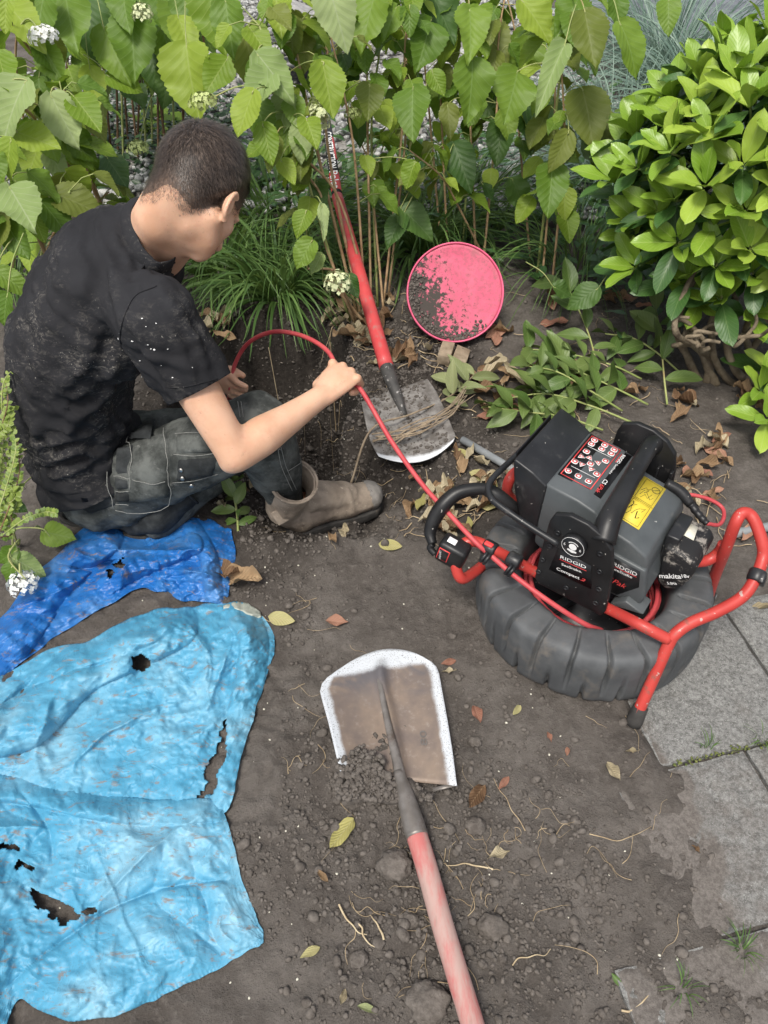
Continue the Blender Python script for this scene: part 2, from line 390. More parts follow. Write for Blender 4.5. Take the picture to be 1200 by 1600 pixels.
    m = NB('grey_denim'); n1 = m.noise(16, 6, .65); wv = m.n('ShaderNodeTexWave', {'Vector': m.co.outputs['Object'], 'Scale': 320.0, 'Distortion': 2.0}, bands_direction='DIAGONAL').outputs['Fac']
    col = m.mix(m.ramp(n1, .35, .68), (.035, .038, .036), (.12, .127, .12)); col = m.mix(m.ramp(m.noise(55, 6, .7), .58, .75, 0, .5), col, (.26, .26, .245))
    MAT['denim'] = m.done(col, .9, m.bump(wv, .15, .001, m.bump(m.noise(30, 5, .6, .5), .35, .006)), spec=.15)
    m = NB('dark_denim'); n1 = m.noise(16, 6, .65); col = m.mix(m.ramp(n1, .35, .7), (.018, .020, .021), (.050, .054, .056)); MAT['denim_dark'] = m.done(col, .9, m.bump(m.noise(30, 5, .6, .5), .35, .006), spec=.15)
    MAT['stitch'] = simple('stitching', (.17, .175, .165), (.29, .29, .27), 300, .9, .5, 600)
    MAT['waistband'] = simple('waistband', (.13, .14, .13), (.21, .22, .205), 30, .9, .3, 300)
    MAT['boot'] = simple('boot_leather', (.215, .172, .132), (.36, .295, .232), 22, .85, .5, 60, .004, (.115, .09, .07), 9, (.52, .72), speck=((.40, .34, .27), 160, .66))
    MAT['toecap'] = simple('boot_toecap', (.16, .15, .135), (.26, .24, .22), 30, .8, .5, 90, .003, (.07, .06, .05), 30)
    MAT['rubber'] = simple('black_rubber', (.022, .021, .020), (.048, .045, .042), 30, .85, .4, 120, .003, (.10, .085, .07), 20)
    MAT['metal'] = simple('button_metal', (.35, .34, .32), (.55, .54, .52), 60, .4, .1, metal=1)
    # tools
    MAT['red_tube'] = simple('red_paint', (.40, .034, .028), (.48, .052, .042), 10, .45, .2, 200, .001, (.22, .085, .065), 34, (.56, .72), coat=.1, speck=((.42, .3, .27), 80, .68))
    MAT['cable'] = simple('red_cable', (.44, .050, .060), (.52, .080, .085), 20, .5, .1, 200, .001, (.35, .12, .11), 30, (.6, .75))
    MAT['black'] = simple('black_plastic', (.0085, .0085, .009), (.020, .020, .021), 12, .42, .15, 300, .001, (.060, .055, .050), 26, (.60, .74), speck=((.36, .34, .31), 120, .72))
    MAT['black2'] = simple('black_plastic_smooth', (.011, .0115, .013), (.022, .023, .025), 12, .38, .1, 300, .001, (.062, .06, .058), 24, (.56, .74), speck=((.3, .29, .27), 110, .73))
    MAT['badge'] = simple('badge_black', (.008, .008, .009), (.012, .012, .013), 12, .3, .05)
    MAT['grey'] = simple('grey_plastic', (.062, .070, .074), (.084, .093, .097), 14, .42, .1, 300, .001, (.125, .125, .12), 22, (.6, .76), speck=((.4, .4, .38), 70, .74))
    MAT['tyre'] = simple('grey_rubber_tyre', (.060, .064, .068), (.098, .103, .107), 12, .62, .25, 140, .002, (.135, .122, .108), 16, (.5, .72))
    MAT['yellow'] = simple('yellow_sticker', (.66, .50, .045), (.74, .58, .07), 16, .55, .05, dirt=(.33, .27, .10), dscale=50, dthr=(.6, .75))
    MAT['white'] = simple('white_print', (.74, .74, .73), (.80, .80, .79), 30, .6, .05)
    MAT['redprint'] = simple('red_print', (.62, .05, .05), (.68, .07, .07), 30, .5, .05)
    MAT['pinkprint'] = simple('key_pink', (.66, .14, .17), (.70, .18, .2), 30, .5, .05)
    MAT['ink'] = simple('black_print', (.02, .018, .01), (.03, .028, .02), 30, .6, .05)
    MAT['paper'] = simple('label_paper', (.58, .55, .45), (.68, .66, .56), 40, .8, .1, dirt=(.35, .31, .24), dscale=60)
    m = NB('scuffed_battery'); n1 = m.noise(26, 8, .72, .4); col = m.mix(m.ramp(n1, .52, .62, 0, .9), (.014, .014, .015), (.30, .275, .245)); MAT['battery'] = m.done(col, .6, m.bump(n1, .3, .003), spec=.35)
    m = NB('pink_plastic'); n1 = m.noise(11, 8, .66); n2 = m.noise(70, 7, .7); n3 = m.noise(260, 3)
    sp = m.n('ShaderNodeSeparateXYZ', {0: m.co.outputs['Object']}); low = m.math('SUBTRACT', m.math('MULTIPLY', sp.outputs[0], -2.2), m.math('MULTIPLY', sp.outputs[2], 1.4))
    base = m.mix(m.ramp(n1, .35, .7), (.60, .105, .18), (.66, .15, .225)); base = m.mix(m.ramp(n2, .44, .64, 0, .6), base, (.36, .10, .125)); base = m.mix(m.ramp(m.noise(24, 8, .75), .50, .68, 0, .6), base, (.30, .13, .13))
    f = m.ramp(m.math('ADD', m.math('ADD', low, m.math('MULTIPLY', n1, .9)), m.math('MULTIPLY', n2, 1.5)), 1.04, 1.16)
    base = m.mix(f, base, (.055, .046, .040)); base = m.mix(m.ramp(n3, .66, .70, 0, .8), base, (.12, .07, .06)); MAT['pink'] = m.done(base, .7, m.bump(n2, .3, .003), spec=.3)
    MAT['pinkrim'] = simple('pink_rim', (.70, .10, .20), (.75, .14, .25), 14, .5, .1, dirt=(.40, .12, .14), dscale=40)
    m = NB('blade_worn'); uv = m.n('ShaderNodeSeparateXYZ', {0: m.co.outputs['UV']}); u = m.math('ABSOLUTE', m.math('SUBTRACT', uv.outputs[0], .5)); n1 = m.noise(22, 6, .6); n2 = m.noise(420, 2, .5)
    e1 = m.math('ADD', u, m.math('MULTIPLY', m.math('SUBTRACT', n1, .5), .07)); e2 = m.math('ADD', uv.outputs[1], m.math('MULTIPLY', m.math('SUBTRACT', n1, .5), .12))
    edge = m.math('MAXIMUM', m.ramp(e1, .405, .450), m.ramp(e2, .76, .85))
    rust = m.mix(m.ramp(m.noise(15, 6, .6), .3, .7), (.155, .125, .112), (.255, .195, .150)); rust = m.mix(m.ramp(m.noise(60, 6, .7), .55, .75, 0, .7), rust, (.30, .27, .25)); rust = m.mix(m.math('MULTIPLY', m.ramp(m.noise(10, 5, .6, .5), .40, .62), m.ramp(uv.outputs[1], .25, .7)), rust, (.115, .108, .115))
    br = m.mix(m.ramp(n2, .60, .66), (.60, .63, .66), (.16, .15, .15)); col = m.mix(edge, rust, br)
    MAT['blade'] = m.done(col, m.ramp(edge, 0, 1, .55, .42), m.bump(m.noise(120, 5), .15, .002), metal=m.ramp(edge, 0, 1, .25, .2), spec=.5)
    m = NB('blade_dusty'); uv = m.n('ShaderNodeSeparateXYZ', {0: m.co.outputs['UV']}); n1 = m.noise(24, 7, .65)
    e2 = m.math('ADD', uv.outputs[1], m.math('MULTIPLY', m.math('SUBTRACT', n1, .5), .16)); edge = m.ramp(e2, .86, .93)
    dust = m.mix(m.ramp(n1, .35, .66), (.12, .108, .098), (.27, .255, .24)); col = m.mix(edge, dust, (.66, .68, .70))
    MAT['blade2'] = m.done(col, .6, m.bump(n1, .3, .003), metal=.15, spec=.4)
    MAT['steel'] = simple('socket_steel', (.15, .135, .12), (.26, .24, .225), 24, .45, .2, 120, .002, (.11, .085, .07), 20, (.5, .7), metal=.45)
    MAT['socket2'] = simple('socket_black_worn', (.035, .034, .033), (.07, .066, .062), 24, .6, .2, 120, .002, (.35, .33, .32), 55, (.58, .66))
    m = NB('worn_red_shaft'); mp = m.n('ShaderNodeMapping', {'Vector': m.co.outputs['Object'], 'Scale': (1, .22, 1)}); n1 = m.noise(28, 7, .68, .3, mp.outputs[0]); n2 = m.noise(90, 5, .6, 0, mp.outputs[0])
    col = m.mix(m.ramp(n1, .36, .60), (.44, .135, .125), (.41, .275, .245)); col = m.mix(m.ramp(n2, .58, .76, 0, .6), col, (.27, .20, .17)); MAT['shaft'] = m.done(col, .6, m.bump(n1, .25, .002), spec=.35)
    MAT['shaft2'] = simple('red_shaft', (.50, .045, .050), (.56, .075, .075), 10, .5, .15, 150, .001, (.34, .17, .15), 26, (.5, .72), coat=.1)
    MAT['sleeve_black'] = simple('label_black', (.012, .012, .014), (.02, .02, .022), 20, .5, .05)
    MAT['wood'] = simple('old_wood', (.20, .155, .105), (.33, .265, .19), 30, .9, .5, 90, .004, (.11, .09, .07), 20)
    MAT['pipe'] = simple('grey_pipe', (.19, .205, .215), (.26, .275, .285), 16, .6, .2, 150, .001, (.14, .125, .11), 26, (.5, .7))
    MAT['bag'] = bagmat('light_blue_plastic', (.060, .270, .430), (.110, .345, .505), .46, 0.18)
    MAT['bag_dark'] = bagmat('dark_blue_plastic', (.010, .105, .36), (.020, .155, .44), .38, .08)
    MAT['bag_stain'] = simple('dried_mud_stain', (.33, .36, .31), (.43, .45, .39), 40, .8, .4, 90, .003)
def grassmat(name, c1, c2, tr):
    m = NB(name); pi = m.n('ShaderNodeNewGeometry').outputs['Random Per Island']; col = m.mix(pi, c1, c2)
    return m.done(col, .5, None, spec=.35, trans=(tr, .22))
def bagmat(name, c1, c2, rough, dusty):
    m = NB(name); n1 = m.noise(5, 5, .6); mp = m.n('ShaderNodeMapping', {'Vector': m.co.outputs['Object'], 'Scale': (1, 2.6, 1), 'Rotation': (0, 0, .9)}).outputs[0]; n2 = m.noise(30, 8, .75, .8, mp); n3 = m.noise(520, 2, .5); n4 = m.noise(12, 8, .72, 1.2, mp)
    col = m.mix(m.ramp(n1, .3, .7), c1, c2); col = m.mix(m.ramp(n3, .62, .68, 0, .55), col, (.10, .12, .11))
    col = m.mix(m.ramp(n1, .45, .75, 0, dusty * 2), col, (.42, .54, .56))
    streak = m.ramp(m.math('ADD', m.math('MULTIPLY', n2, .62), m.math('MULTIPLY', n4, .42)), .555, .63, 0, .75); col = m.mix(streak, col, (.215, .155, .115))
    def crinkle(sc, w_, d_=1.2): return m.ramp(m.math('ABSOLUTE', m.math('SUBTRACT', m.noise(sc, 3, .5, d_), .5)), 0, w_, 1, 0)
    nb = m.bump(crinkle(11, .03), .20, .003, m.bump(crinkle(30, .04), .10, .002, m.bump(m.noise(60, 4, .6), .06, .002)))
    return m.done(col, m.ramp(streak, 0, .85, rough, .8), nb, spec=.35)
build_materials()
# ------------------------------------------------------------------ ground
SL1 = unit([.974, .225, 0]); SL2 = np.array([-SL1[1], SL1[0], 0]); SC0 = np.array([.578, .758, 0.0])
SLABS = [(0.0, 0.0, .34, .36), (-.11, -.318, .295, .31), (.193, -.318, .30, .31), (.348, .0, .3, .36), (-.26, -.636, .30, .31), (.048, -.636, .30, .31)]
def pit_shape(x, y):
    wob = .075 * fbm(np.stack([x * 8, y * 8, x * 0], 1), 4, 5, .6)
    d = ((np.abs((x + .40) / .30)) ** 2.6 + (np.abs((y - 2.06) / .44)) ** 2.6) ** (1 / 2.6) + wob
    p1 = 1 - sstep(.86, 1.04, d)
    d2 = np.hypot((x + .13) / .26, (y - 1.62) / .26) + wob * 2
    return p1, 1 - sstep(.55, 1.1, d2)
def exposure(a, b, n):                      # how bare the paving is, in paving coordinates
    e1 = sstep(-.02, .03, a + .15 * n) * sstep(-.40, .012, b + .05 * n + .2) * sstep(.44, .34, b)
    e2 = sstep(-.06, .10, a + n * 1.3) * sstep(-.36, -.28, b + .5 * n) * sstep(.02, -.02, b)
    e3 = sstep(.04, .16, a + n * 1.6) * sstep(-.78, -.5, b) * sstep(-.28, -.36, b + .4 * n)
    return np.maximum(np.maximum(e1 * (b > -.02), e2), e3)
def gz(x, y):
    x = np.atleast_1d(np.asarray(x, float)); y = np.atleast_1d(np.asarray(y, float))
    q = np.stack([x, y, x * 0], 1)
    z = .010 * fbm(q * 3.1, 3, 1) + .005 * fbm(q * 13, 3, 2)
    cl = sstep(-.2, .5, vnoise(q * 4.3, 31))
    z = z + (.0035 + .004 * cl) * fbm(q * 42, 3, 3) + .003 * cl * (1 - worley(q[:, :2] * 60, 4)[0])
    p1, p2 = pit_shape(x, y)
    lump = fbm(q * 9, 4, 9)
    rough_ = np.maximum(p1, p2 * .6); z = z + rough_ * (.022 * fbm(q * 24, 4, 71, .6) + .010 * (1 - worley(q[:, :2] * 34, 14)[0]))
    z = z - p1 * (.35 + .06 * lump) - (1 - p1) * p2 * (.085 + .02 * lump)
    z = z + .028 * np.exp(-((y - 1.37) / .06) ** 2) * sstep(-.45, -.3, x) * sstep(.25, .1, x)          # lip in front of the boot
    # heap of loose soil at the foreground shovel
    z = z + .022 * np.exp(-((x + .03) / .17) ** 2 - ((y - .74) / .13) ** 2) * (1 + .6 * lump)
    # bare paving slabs
    a = (x - SC0[0]) * SL1[0] + (y - SC0[1]) * SL1[1]; b = (x - SC0[0]) * SL2[0] + (y - SC0[1]) * SL2[1]
    n = .10 * fbm(q * 7, 4, 21)
    ex = exposure(a, b, n)
    on = sstep(-.3, -.05, a) * sstep(.5, .4, b)
    z = z * (1 - .65 * ex) + on * .004 - ex * .021
    return z
def axis(lo, hi, step, far):
    mid = np.arange(lo, hi + step / 2, step); out = []; d = step; x = hi
    while x < far: d *= 1.35; x += d; out.append(x)
    neg = []; d = step; x = lo
    while x > -far: d *= 1.35; x -= d; neg.append(x)
    return np.array(neg[::-1] + list(mid) + out)
gx = axis(-1.25, 1.25, .0085, 70); gy = axis(.28, 3.1, .0085, 70)
X, Y = np.meshgrid(gx, gy, indexing='ij')
Z = gz(X.ravel(), Y.ravel())
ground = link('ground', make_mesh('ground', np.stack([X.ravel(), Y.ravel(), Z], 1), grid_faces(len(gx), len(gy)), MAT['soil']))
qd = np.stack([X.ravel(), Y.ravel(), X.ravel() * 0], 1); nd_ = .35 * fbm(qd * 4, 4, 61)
dug_shade = np.maximum(sstep(1.55, 1.05, np.hypot((qd[:, 0] + .28) / .42, (qd[:, 1] - 2.0) / .56) + nd_), .75 * sstep(1.3, .8, np.hypot((qd[:, 0] + .05) / .55, (qd[:, 1] - 1.85) / .42) + nd_))   # freshly dug, still moist soil, painted darker to add shade to the hole
at = ground.data.attributes.new('dug', 'FLOAT', 'POINT'); at.data.foreach_set('value', dug_shade.astype(np.float32))
tag(ground, 'dark grey-brown bare soil with a dug hole', None, None, 'structure')
def on_ground(px, py, dz=0.0):
    z = 0.0
    for _ in range(4):
        p = P(px, py, z); z = float(gz(p[0], p[1])[0])
    p = P(px, py, z); p[2] = z + dz; return p

pave = bpy.data.objects.new('pavement', None); COL.objects.link(pave); pave.location = tuple(SC0)
tag(pave, 'grey concrete paving slabs half covered with soil', None, None, 'structure')
for i, (a, b, sa, sb) in enumerate(SLABS):
    n = 14; t = np.linspace(0, 1, n); base = []
    for u, v in [(k, 0) for k in t[:-1]] + [(1, k) for k in t[:-1]] + [(1 - k, 1) for k in t[:-1]] + [(0, 1 - k) for k in t[:-1]]:
        j = rng.normal(0, .0012, 2); base.append(SC0 + SL1 * (a + u * sa + j[0]) + SL2 * (b + v * sb + j[1]) + np.array([0, 0, -.05]))
    tilt = rng.normal(0, .002)
    V, F = prism(base, (0, 0, .044 + tilt)); o = part('slab', V, F, MAT['concrete'], pave, False)
    ng = 44; uu, vv = np.meshgrid(np.linspace(0, 1, ng), np.linspace(0, 1, ng), indexing='ij'); uu, vv = uu.ravel(), vv.ravel(); aa_, bb_ = a + uu * sa, b + vv * sb
    W = SC0 + aa_[:, None] * SL1 + bb_[:, None] * SL2; ed = np.minimum(np.minimum(uu, 1 - uu) * sa, np.minimum(vv, 1 - vv) * sb); W[:, 2] = -.002 + tilt - .006 * np.clip(1 - ed / .006, 0, 1) ** 2 + .0015 * fbm(W * 30, 3, 5) - .004 * sstep(.3, .8, fbm(W * 45, 2, 6))
    top = part('slab_face', W, grid_faces(ng, ng), MAT['concrete'], o)
    nn_ = .10 * fbm(np.column_stack([W[:, :2], W[:, 0] * 0]) * 7, 4, 21); bare = exposure(aa_, bb_, nn_)
    heavy = np.where(bb_ < -.02, .30 + .28 * sstep(-.25, -.62, bb_) + 2.2 * nn_, .04) + .5 * sstep(.05, .0, aa_) * (bb_ > -.02)
    at = top.data.attributes.new('dust', 'FLOAT', 'POINT'); at.data.foreach_set('value', np.clip(heavy + 1.1 * (1 - sstep(.45, .98, bare)), 0, 1.5).astype(np.float32))

# loose soil crumbs and clods
rg = np.random.default_rng(3)
def zone(x, y):
    d = .05 + .42 * sstep(.0, .5, vnoise(np.column_stack([x * 3.4, y * 3.4, x * 0 + 1]), 41))
    d = d + 1.0 * np.exp(-((x - .0) / .17) ** 2 - ((y - .70) / .20) ** 2) + .7 * np.exp(-((x - .06) / .16) ** 2 - ((y - .45) / .25) ** 2) + .35 * np.exp(-((x - .35) / .4) ** 2 - ((y - .4) / .2) ** 2)
    d = d + .5 * np.exp(-((x - .1) / .5) ** 2 - ((y - 2.25) / .3) ** 2) + .55 * np.exp(-((x + .3) / .35) ** 4 - ((y - 1.98) / .5) ** 4)
    a = (x - SC0[0]) * SL1[0] + (y - SC0[1]) * SL1[1]
    return np.where(a > .03, d * .10, d)
def crumbs(n, lo, hi, zones, power=2.2):
    c = np.column_stack([rg.uniform(-1.2, 1.25, n * 9), rg.uniform(.3, 2.75, n * 9)])
    tt_ = c[:, 1] * _s + CAM_H * _s; ix, iy = 600 + FPX * c[:, 0] / tt_, 800 - FPX * (c[:, 1] * _s - CAM_H * _s) / tt_
    clear = ~((ix < 435) & (iy > 935) & (iy < 1615) & ~((ix > 350) & (iy > 1290) & (ix > 350 + (iy - 1290) * .38)))      # none under the plastic sheets
    clear &= ~((ix < 370) & (iy > 800) & (iy < 1060) & (iy < 1065 - .4 * ix) )
    px = c[(rg.random(n * 9) < zones(c[:, 0], c[:, 1])) & clear][:n]; n = len(px); s = lo + (hi - lo) * rg.random(n) ** power
    z = gz(px[:, 0], px[:, 1]); return np.column_stack([px, z + s * .25]), s
pos, s = crumbs(26000, .0013, .0062, zone, 2.6)
V1, F1 = lumps(pos, s, 1, rg, .8, .26)
pos2, s2 = crumbs(1000, .0055, .013, zone, 2.6)
V2, F2 = lumps(pos2, s2, 2, rg, .75, .10)
o = link('soil_crumbs', make_mesh('soil_crumbs', np.vstack([V1, V2]), np.vstack([F1, F2 + len(V1)]), MAT['clod'], False))
tag(o, 'loose crumbs of dark soil scattered over the ground', 'soil', None, 'stuff')
def clod(px, py, r, label, seed):
    g = np.random.default_rng(seed); bv, bf = ico(4); q = bv * 1.0
    f = 1 + .16 * fbm(bv * 2.2 + seed, 3, seed) + .07 * fbm(bv * 7 + seed, 3, seed + 3)
    V = q * f[:, None] * r * np.array([1, .85, .6]); p = on_ground(px, py, r * .25)
    solo('soil_clod', V + p, bf, MAT['clod'], label, 'clod', 'large soil clods by the front shovel')
clod(617, 1352, .032, 'large round soil clod left of the front shovel shaft', 1)
clod(668, 1566, .036, 'large soil clod at the bottom edge beside the red shaft', 2)
clod(742, 1292, .020, 'small soil clod right of the front shovel socket', 3)
clod(770, 1450, .026, 'soil clod lying right of the faded red shaft', 4)
clod(742, 1160, .014, 'pebble-sized soil clod right of the front blade', 5)
clod(560, 1500, .016, 'small soil clod left of the faded red shaft', 6)
clod(640, 1440, .017, 'small soil clod close against the faded red shaft', 7)
# pale grit and chips
n = 260; pp = np.column_stack([rg.uniform(-.6, 1.0, n), rg.uniform(.3, 2.1, n)]); zz = gz(pp[:, 0], pp[:, 1])
V, F = lumps(np.column_stack([pp, zz + .001]), rg.uniform(.0010, .0032, n), 1, rg, .7, .2)
o = link('pale_grit', make_mesh('pale_grit', V, F, MAT['paper'])); tag(o, 'pale grit specks strewn over the dark soil', 'grit', None, 'stuff')

# gravel bed and path behind the shrubs
def sheet(name, x0, x1, y0, y1, n, amp, z, mat, label):
    xs = np.linspace(x0, x1, n); ys = np.linspace(y0, y1, n); A, Bq = np.meshgrid(xs, ys, indexing='ij')
    q = np.stack([A.ravel(), Bq.ravel(), A.ravel() * 0], 1); zz = z + amp * fbm(q * 2, 3, 8); ed = np.minimum(np.minimum(q[:, 0] - x0, x1 - q[:, 0]), np.minimum(q[:, 1] - y0, y1 - q[:, 1])); zz = zz - .12 * (1 - np.clip(ed / .3 + .3 * fbm(q * 3, 2, 4), 0, 1))
    o = link(name, make_mesh(name, np.column_stack([q[:, :2], zz]), grid_faces(n, n), mat)); return tag(o, label, None, None, 'structure')
sheet('gravel_bed', -2.4, 1.4, 3.25, 8.6, 60, .03, .035, MAT['gravel_base'], 'bed of pale gravel behind the shrubs')
sheet('slate_path', 1.42, 9.0, 4.6, 12.0, 20, .01, .05, MAT['slate'], 'dark grey slate path at the back')
n = 8500; gp = np.column_stack([rg.uniform(-2.2, 1.3, n), 3.25 + 5.0 * rg.random(n) ** 1.25])
V, F = lumps(np.column_stack([gp, np.full(n, .06) + .03 * fbm(np.column_stack([gp, gp[:, 0] * 0]) * 2, 3, 8)]), rg.uniform(.010, .028, n), 1, rg, .75, .12)
o = link('gravel_stones', make_mesh('gravel_stones', V, F, MAT['pebble'])); tag(o, 'pale grey and white gravel stones behind the stems', 'gravel', None, 'stuff')
def rock(c, s, label, seed, mat='stone'):
    bv, bf = ico(4); f = 1 + .18 * fbm(bv * 1.4 + seed, 3, seed) + .04 * fbm(bv * 6, 3, seed)
    V = np.sign(bv) * np.abs(bv) ** .7 * f[:, None] * np.array(s); V = V @ np.array(Euler((.2 * seed % .7, .1, seed * .9)).to_matrix()).T
    solo('rock', V + np.asarray(c), bf, MAT[mat], label, 'rock')
rock(D(462, 30, 5.0), (.10, .34, .10), 'long grey stone slab lying on the gravel at the top', 1)
rock(D(592, 165, 4.2) , (.07, .10, .10), 'grey upright stone among the hydrangea stems', 3)
rock(D(186, 308, 3.45), (.07, .05, .04), 'flat grey stone beside the man\'s neck', 5)
# black drainage pipe end behind the stems
pv = catmull([D(440, 108, 4.6), D(478, 106, 4.6), D(520, 112, 4.65)], 6); V, F = tube(pv, .06, 16)
solo('drain_pipe', V, F, MAT['black2'], 'black drain pipe on the gravel behind hydrangea stems', 'pipe')
# ------------------------------------------------------------------ person
PR = np.array([-.70, 1.52, 0.0])
person = thing('person', 'man in dirty black T-shirt and grey work trousers sitting at the hole, feeding the cable', 'person', PR)
Rr, Ff, Uu = np.array([1.0, 0, 0]), np.array([0, _s, -_s]), np.array([0, _s, _s])
pel = np.array([-.755, 1.53, .12]); sp1 = np.array([-.785, 1.54, .29]); sp2 = np.array([-.735, 1.55, .49]); sp3 = np.array([-.62, 1.575, .665])
nkb = np.array([-.505, 1.60, .745])
rsh = np.array([-.462, 1.385, .668]); lsh = np.array([-.55, 1.735, .655])
rel = D(368, 712, 1.665); rwr = D(505, 617, 1.785); rkn = D(546, 574, 1.83)
lel = np.array([-.60, 1.80, .42]); lwr = D(330, 586, 2.14)
hipR = np.array([-.70, 1.47, .125]); kneR = np.array([-.300, 1.435, .350]); ankR = np.array([-.262, 1.495, .03])
hipL = np.array([-.72, 1.64, .11]); kneL = np.array([-.36, 1.74, .10]); ankL = np.array([-.60, 1.44, .03])
lat = unit(lsh - rsh)
def tframe(a, b):
    T = unit(np.asarray(b) - np.asarray(a)); L = unit(lat - T * np.dot(lat, T)); Fw = np.cross(L, T); return np.stack([Fw, L, T], 1)
def torso(g):
    f1, f2, f3, f4 = tframe(pel, sp1), tframe(sp1, sp2), tframe(sp2, sp3), tframe(sp3, nkb)
    return [(pel, np.array([.125, .178, .11]) + g, f1), (sp1, np.array([.122, .168, .10]) + g, f2), (sp2, np.array([.130, .180, .11]) + g, f3),
            (sp3, np.array([.112, .175, .10]) + g, f4), (nkb, np.array([.062, .076, .05]) + g, f4)]
# head frame
HF = unit(.22 * Rr + .90 * Ff - .36 * Uu); HU = Uu + .26 * Rr - .10 * Ff; HU = unit(HU - HF * np.dot(HU, HF)); HL = np.cross(HU, HF)
HC = D(322, 283, 1.58); HM = np.stack([HF, HL, HU], 1)
HS = 1.06
def H(x, y, z): return HC + HM @ (np.array([x, y, z]) * HS)
ch = []
ch.append([(q[0], q[1] - .016, q[2]) for q in torso(0)])
ch += [[(H(-.012, 0, .004), (.094, .080, .095), HM)], [(H(.03, 0, -.005), (.066, .070, .080), HM)], [(H(.052, 0, -.055), (.045, .058, .066), HM)],
       [(H(.047, 0, -.098), (.043, .047, .032), HM)], [(H(.080, 0, -.118), (.016, .020, .015), HM)],
       [(H(-.055, 0, -.012), (.050, .064, .070), HM)]]
for s_ in (-1, 1):
    ch += [[(H(.058, s_ * .040, -.052), .024)], [(H(.005, s_ * .050, -.075), .026), (H(.045, s_ * .036, -.098), .022), (H(.075, s_ * .018, -.113), .015)], [(H(.086, s_ * .030, -.012), (.012, .022, .010), HM)]]
    ear = [(H(-.004 - .017 * math.cos(a), s_ * (.084 + .006 * math.cos(a)), -.050 + .027 * math.sin(a) - .004 * math.cos(a)), .0052) for a in np.linspace(-1.7, 2.2, 14)]
    ch += [ear, [(H(-.006, s_ * .080, -.051), (.017, .0065, .027), HM)], [(H(.002, s_ * .081, -.078), .0075)]]
ch += [[(H(.096, 0, -.022), .008), (H(.112, 0, -.062), .013)], [(H(.100, .011, -.066), .008)], [(H(.100, -.011, -.066), .008)], [(H(.092, 0, -.088), (.011, .021, .009), HM)]]
ch.append([(H(-.040, 0, -.045), (.060, .066, .06), HM), (H(-.040, 0, -.10) * .5 + nkb * .5 + np.array([.0, 0, .008]), .058), (nkb + np.array([.002, 0, 0]), .062)])
ch.append([(H(.012, 0, -.080), .050), (nkb + .055 * HF, .054)])
# arms
def limb(*n): ch.append(list(n))
limb((rsh, .062), (rsh * .6 + rel * .4, .052), (rel + .03 * unit(rsh - rel), .043), (rel, .040))
limb((rel, .041), (rel * .72 + rwr * .28 + np.array([0, 0, .004]), .0475), (rel * .4 + rwr * .6, .037), (rwr, .0265))
limb((rel + np.array([-.010, -.008, -.010]), .031))
limb((lsh, .062), (lel, .043)); limb((lel, .042), (lel * .7 + lwr * .3, .045), (lwr, .027))
# right fist round the cable
hx = unit(rkn - rwr); cd_ = unit(D(566, 612, 1.80) - D(515, 551, 1.86)); hk = unit(cd_ - hx * np.dot(cd_, hx)); hn = np.cross(hx, hk)
if np.dot(hn, -Ff) < 0: hn = -hn
def RH(a, k, n): return rwr + hx * a + hk * k + hn * n
hf = np.stack([hx, hk, hn], 1)
ch += [[(RH(0, 0, 0), (.03, .031, .023), hf), (RH(.047, .0, .002), (.034, .043, .020), hf), (RH(.080, 0, -.001), (.020, .046, .018), hf)]]
for k, ln, dx in ((-.036, 1.08, -.002), (-.0125, 1.16, .004), (.0115, 1.08, .002), (.034, .92, -.006)):
    b0 = RH(.090 + dx, k * 1.06, .003); b1 = b0 + ln * .040 * unit(hx * .42 - hn); b2 = b1 + ln * .027 * unit(-hx * 1.0 - hn * .35); b3 = b2 + ln * .020 * unit(-hx * .7 + hn * .65)
    ch.append([(b0, .0122), (b1, .0100), (b2, .0092), (b3, .0084)])
ch.append([(RH(.020, -.030, -.006), .015), (RH(.050, -.040, -.018), .0125), (RH(.078, -.034, -.032), .0105), (RH(.088, -.012, -.043), .009)])
# left hand pinching the cable
lh_tip = D(384, 604, 2.12); lx = unit(lh_tip - lwr); lk = unit(-Uu * .8 + Ff * .5 - lx * np.dot(-Uu * .8 + Ff * .5, lx)); ln_ = np.cross(lx, lk)
if np.dot(ln_, -Ff) < 0: ln_ = -ln_
def LH(a, k, n): return lwr + lx * a + lk * k + ln_ * n
lf = np.stack([lx, lk, ln_], 1)
ch += [[(LH(0, 0, 0), (.03, .028, .02), lf), (LH(.045, .006, 0), (.034, .038, .016), lf)]]
ch.append([(LH(.065, -.016, .004), .011), (LH(.088, -.010, .012), .0095), (LH(.112, -.004, .008), .0085)])
ch.append([(LH(.075, .010, .0), .010), (LH(.100, .018, -.012), .009), (LH(.092, .022, -.032), .008)])
ch.append([(LH(.072, .028, .0), .010), (LH(.090, .038, -.014), .009), (LH(.076, .040, -.03), .008)])
ch.append([(LH(.062, .042, .0), .009), (LH(.078, .054, -.012), .008), (LH(.066, .054, -.026), .007)])
ch.append([(LH(.025, -.026, .004), .013), (LH(.058, -.032, -.010), .011), (LH(.090, -.022, -.014), .009)])
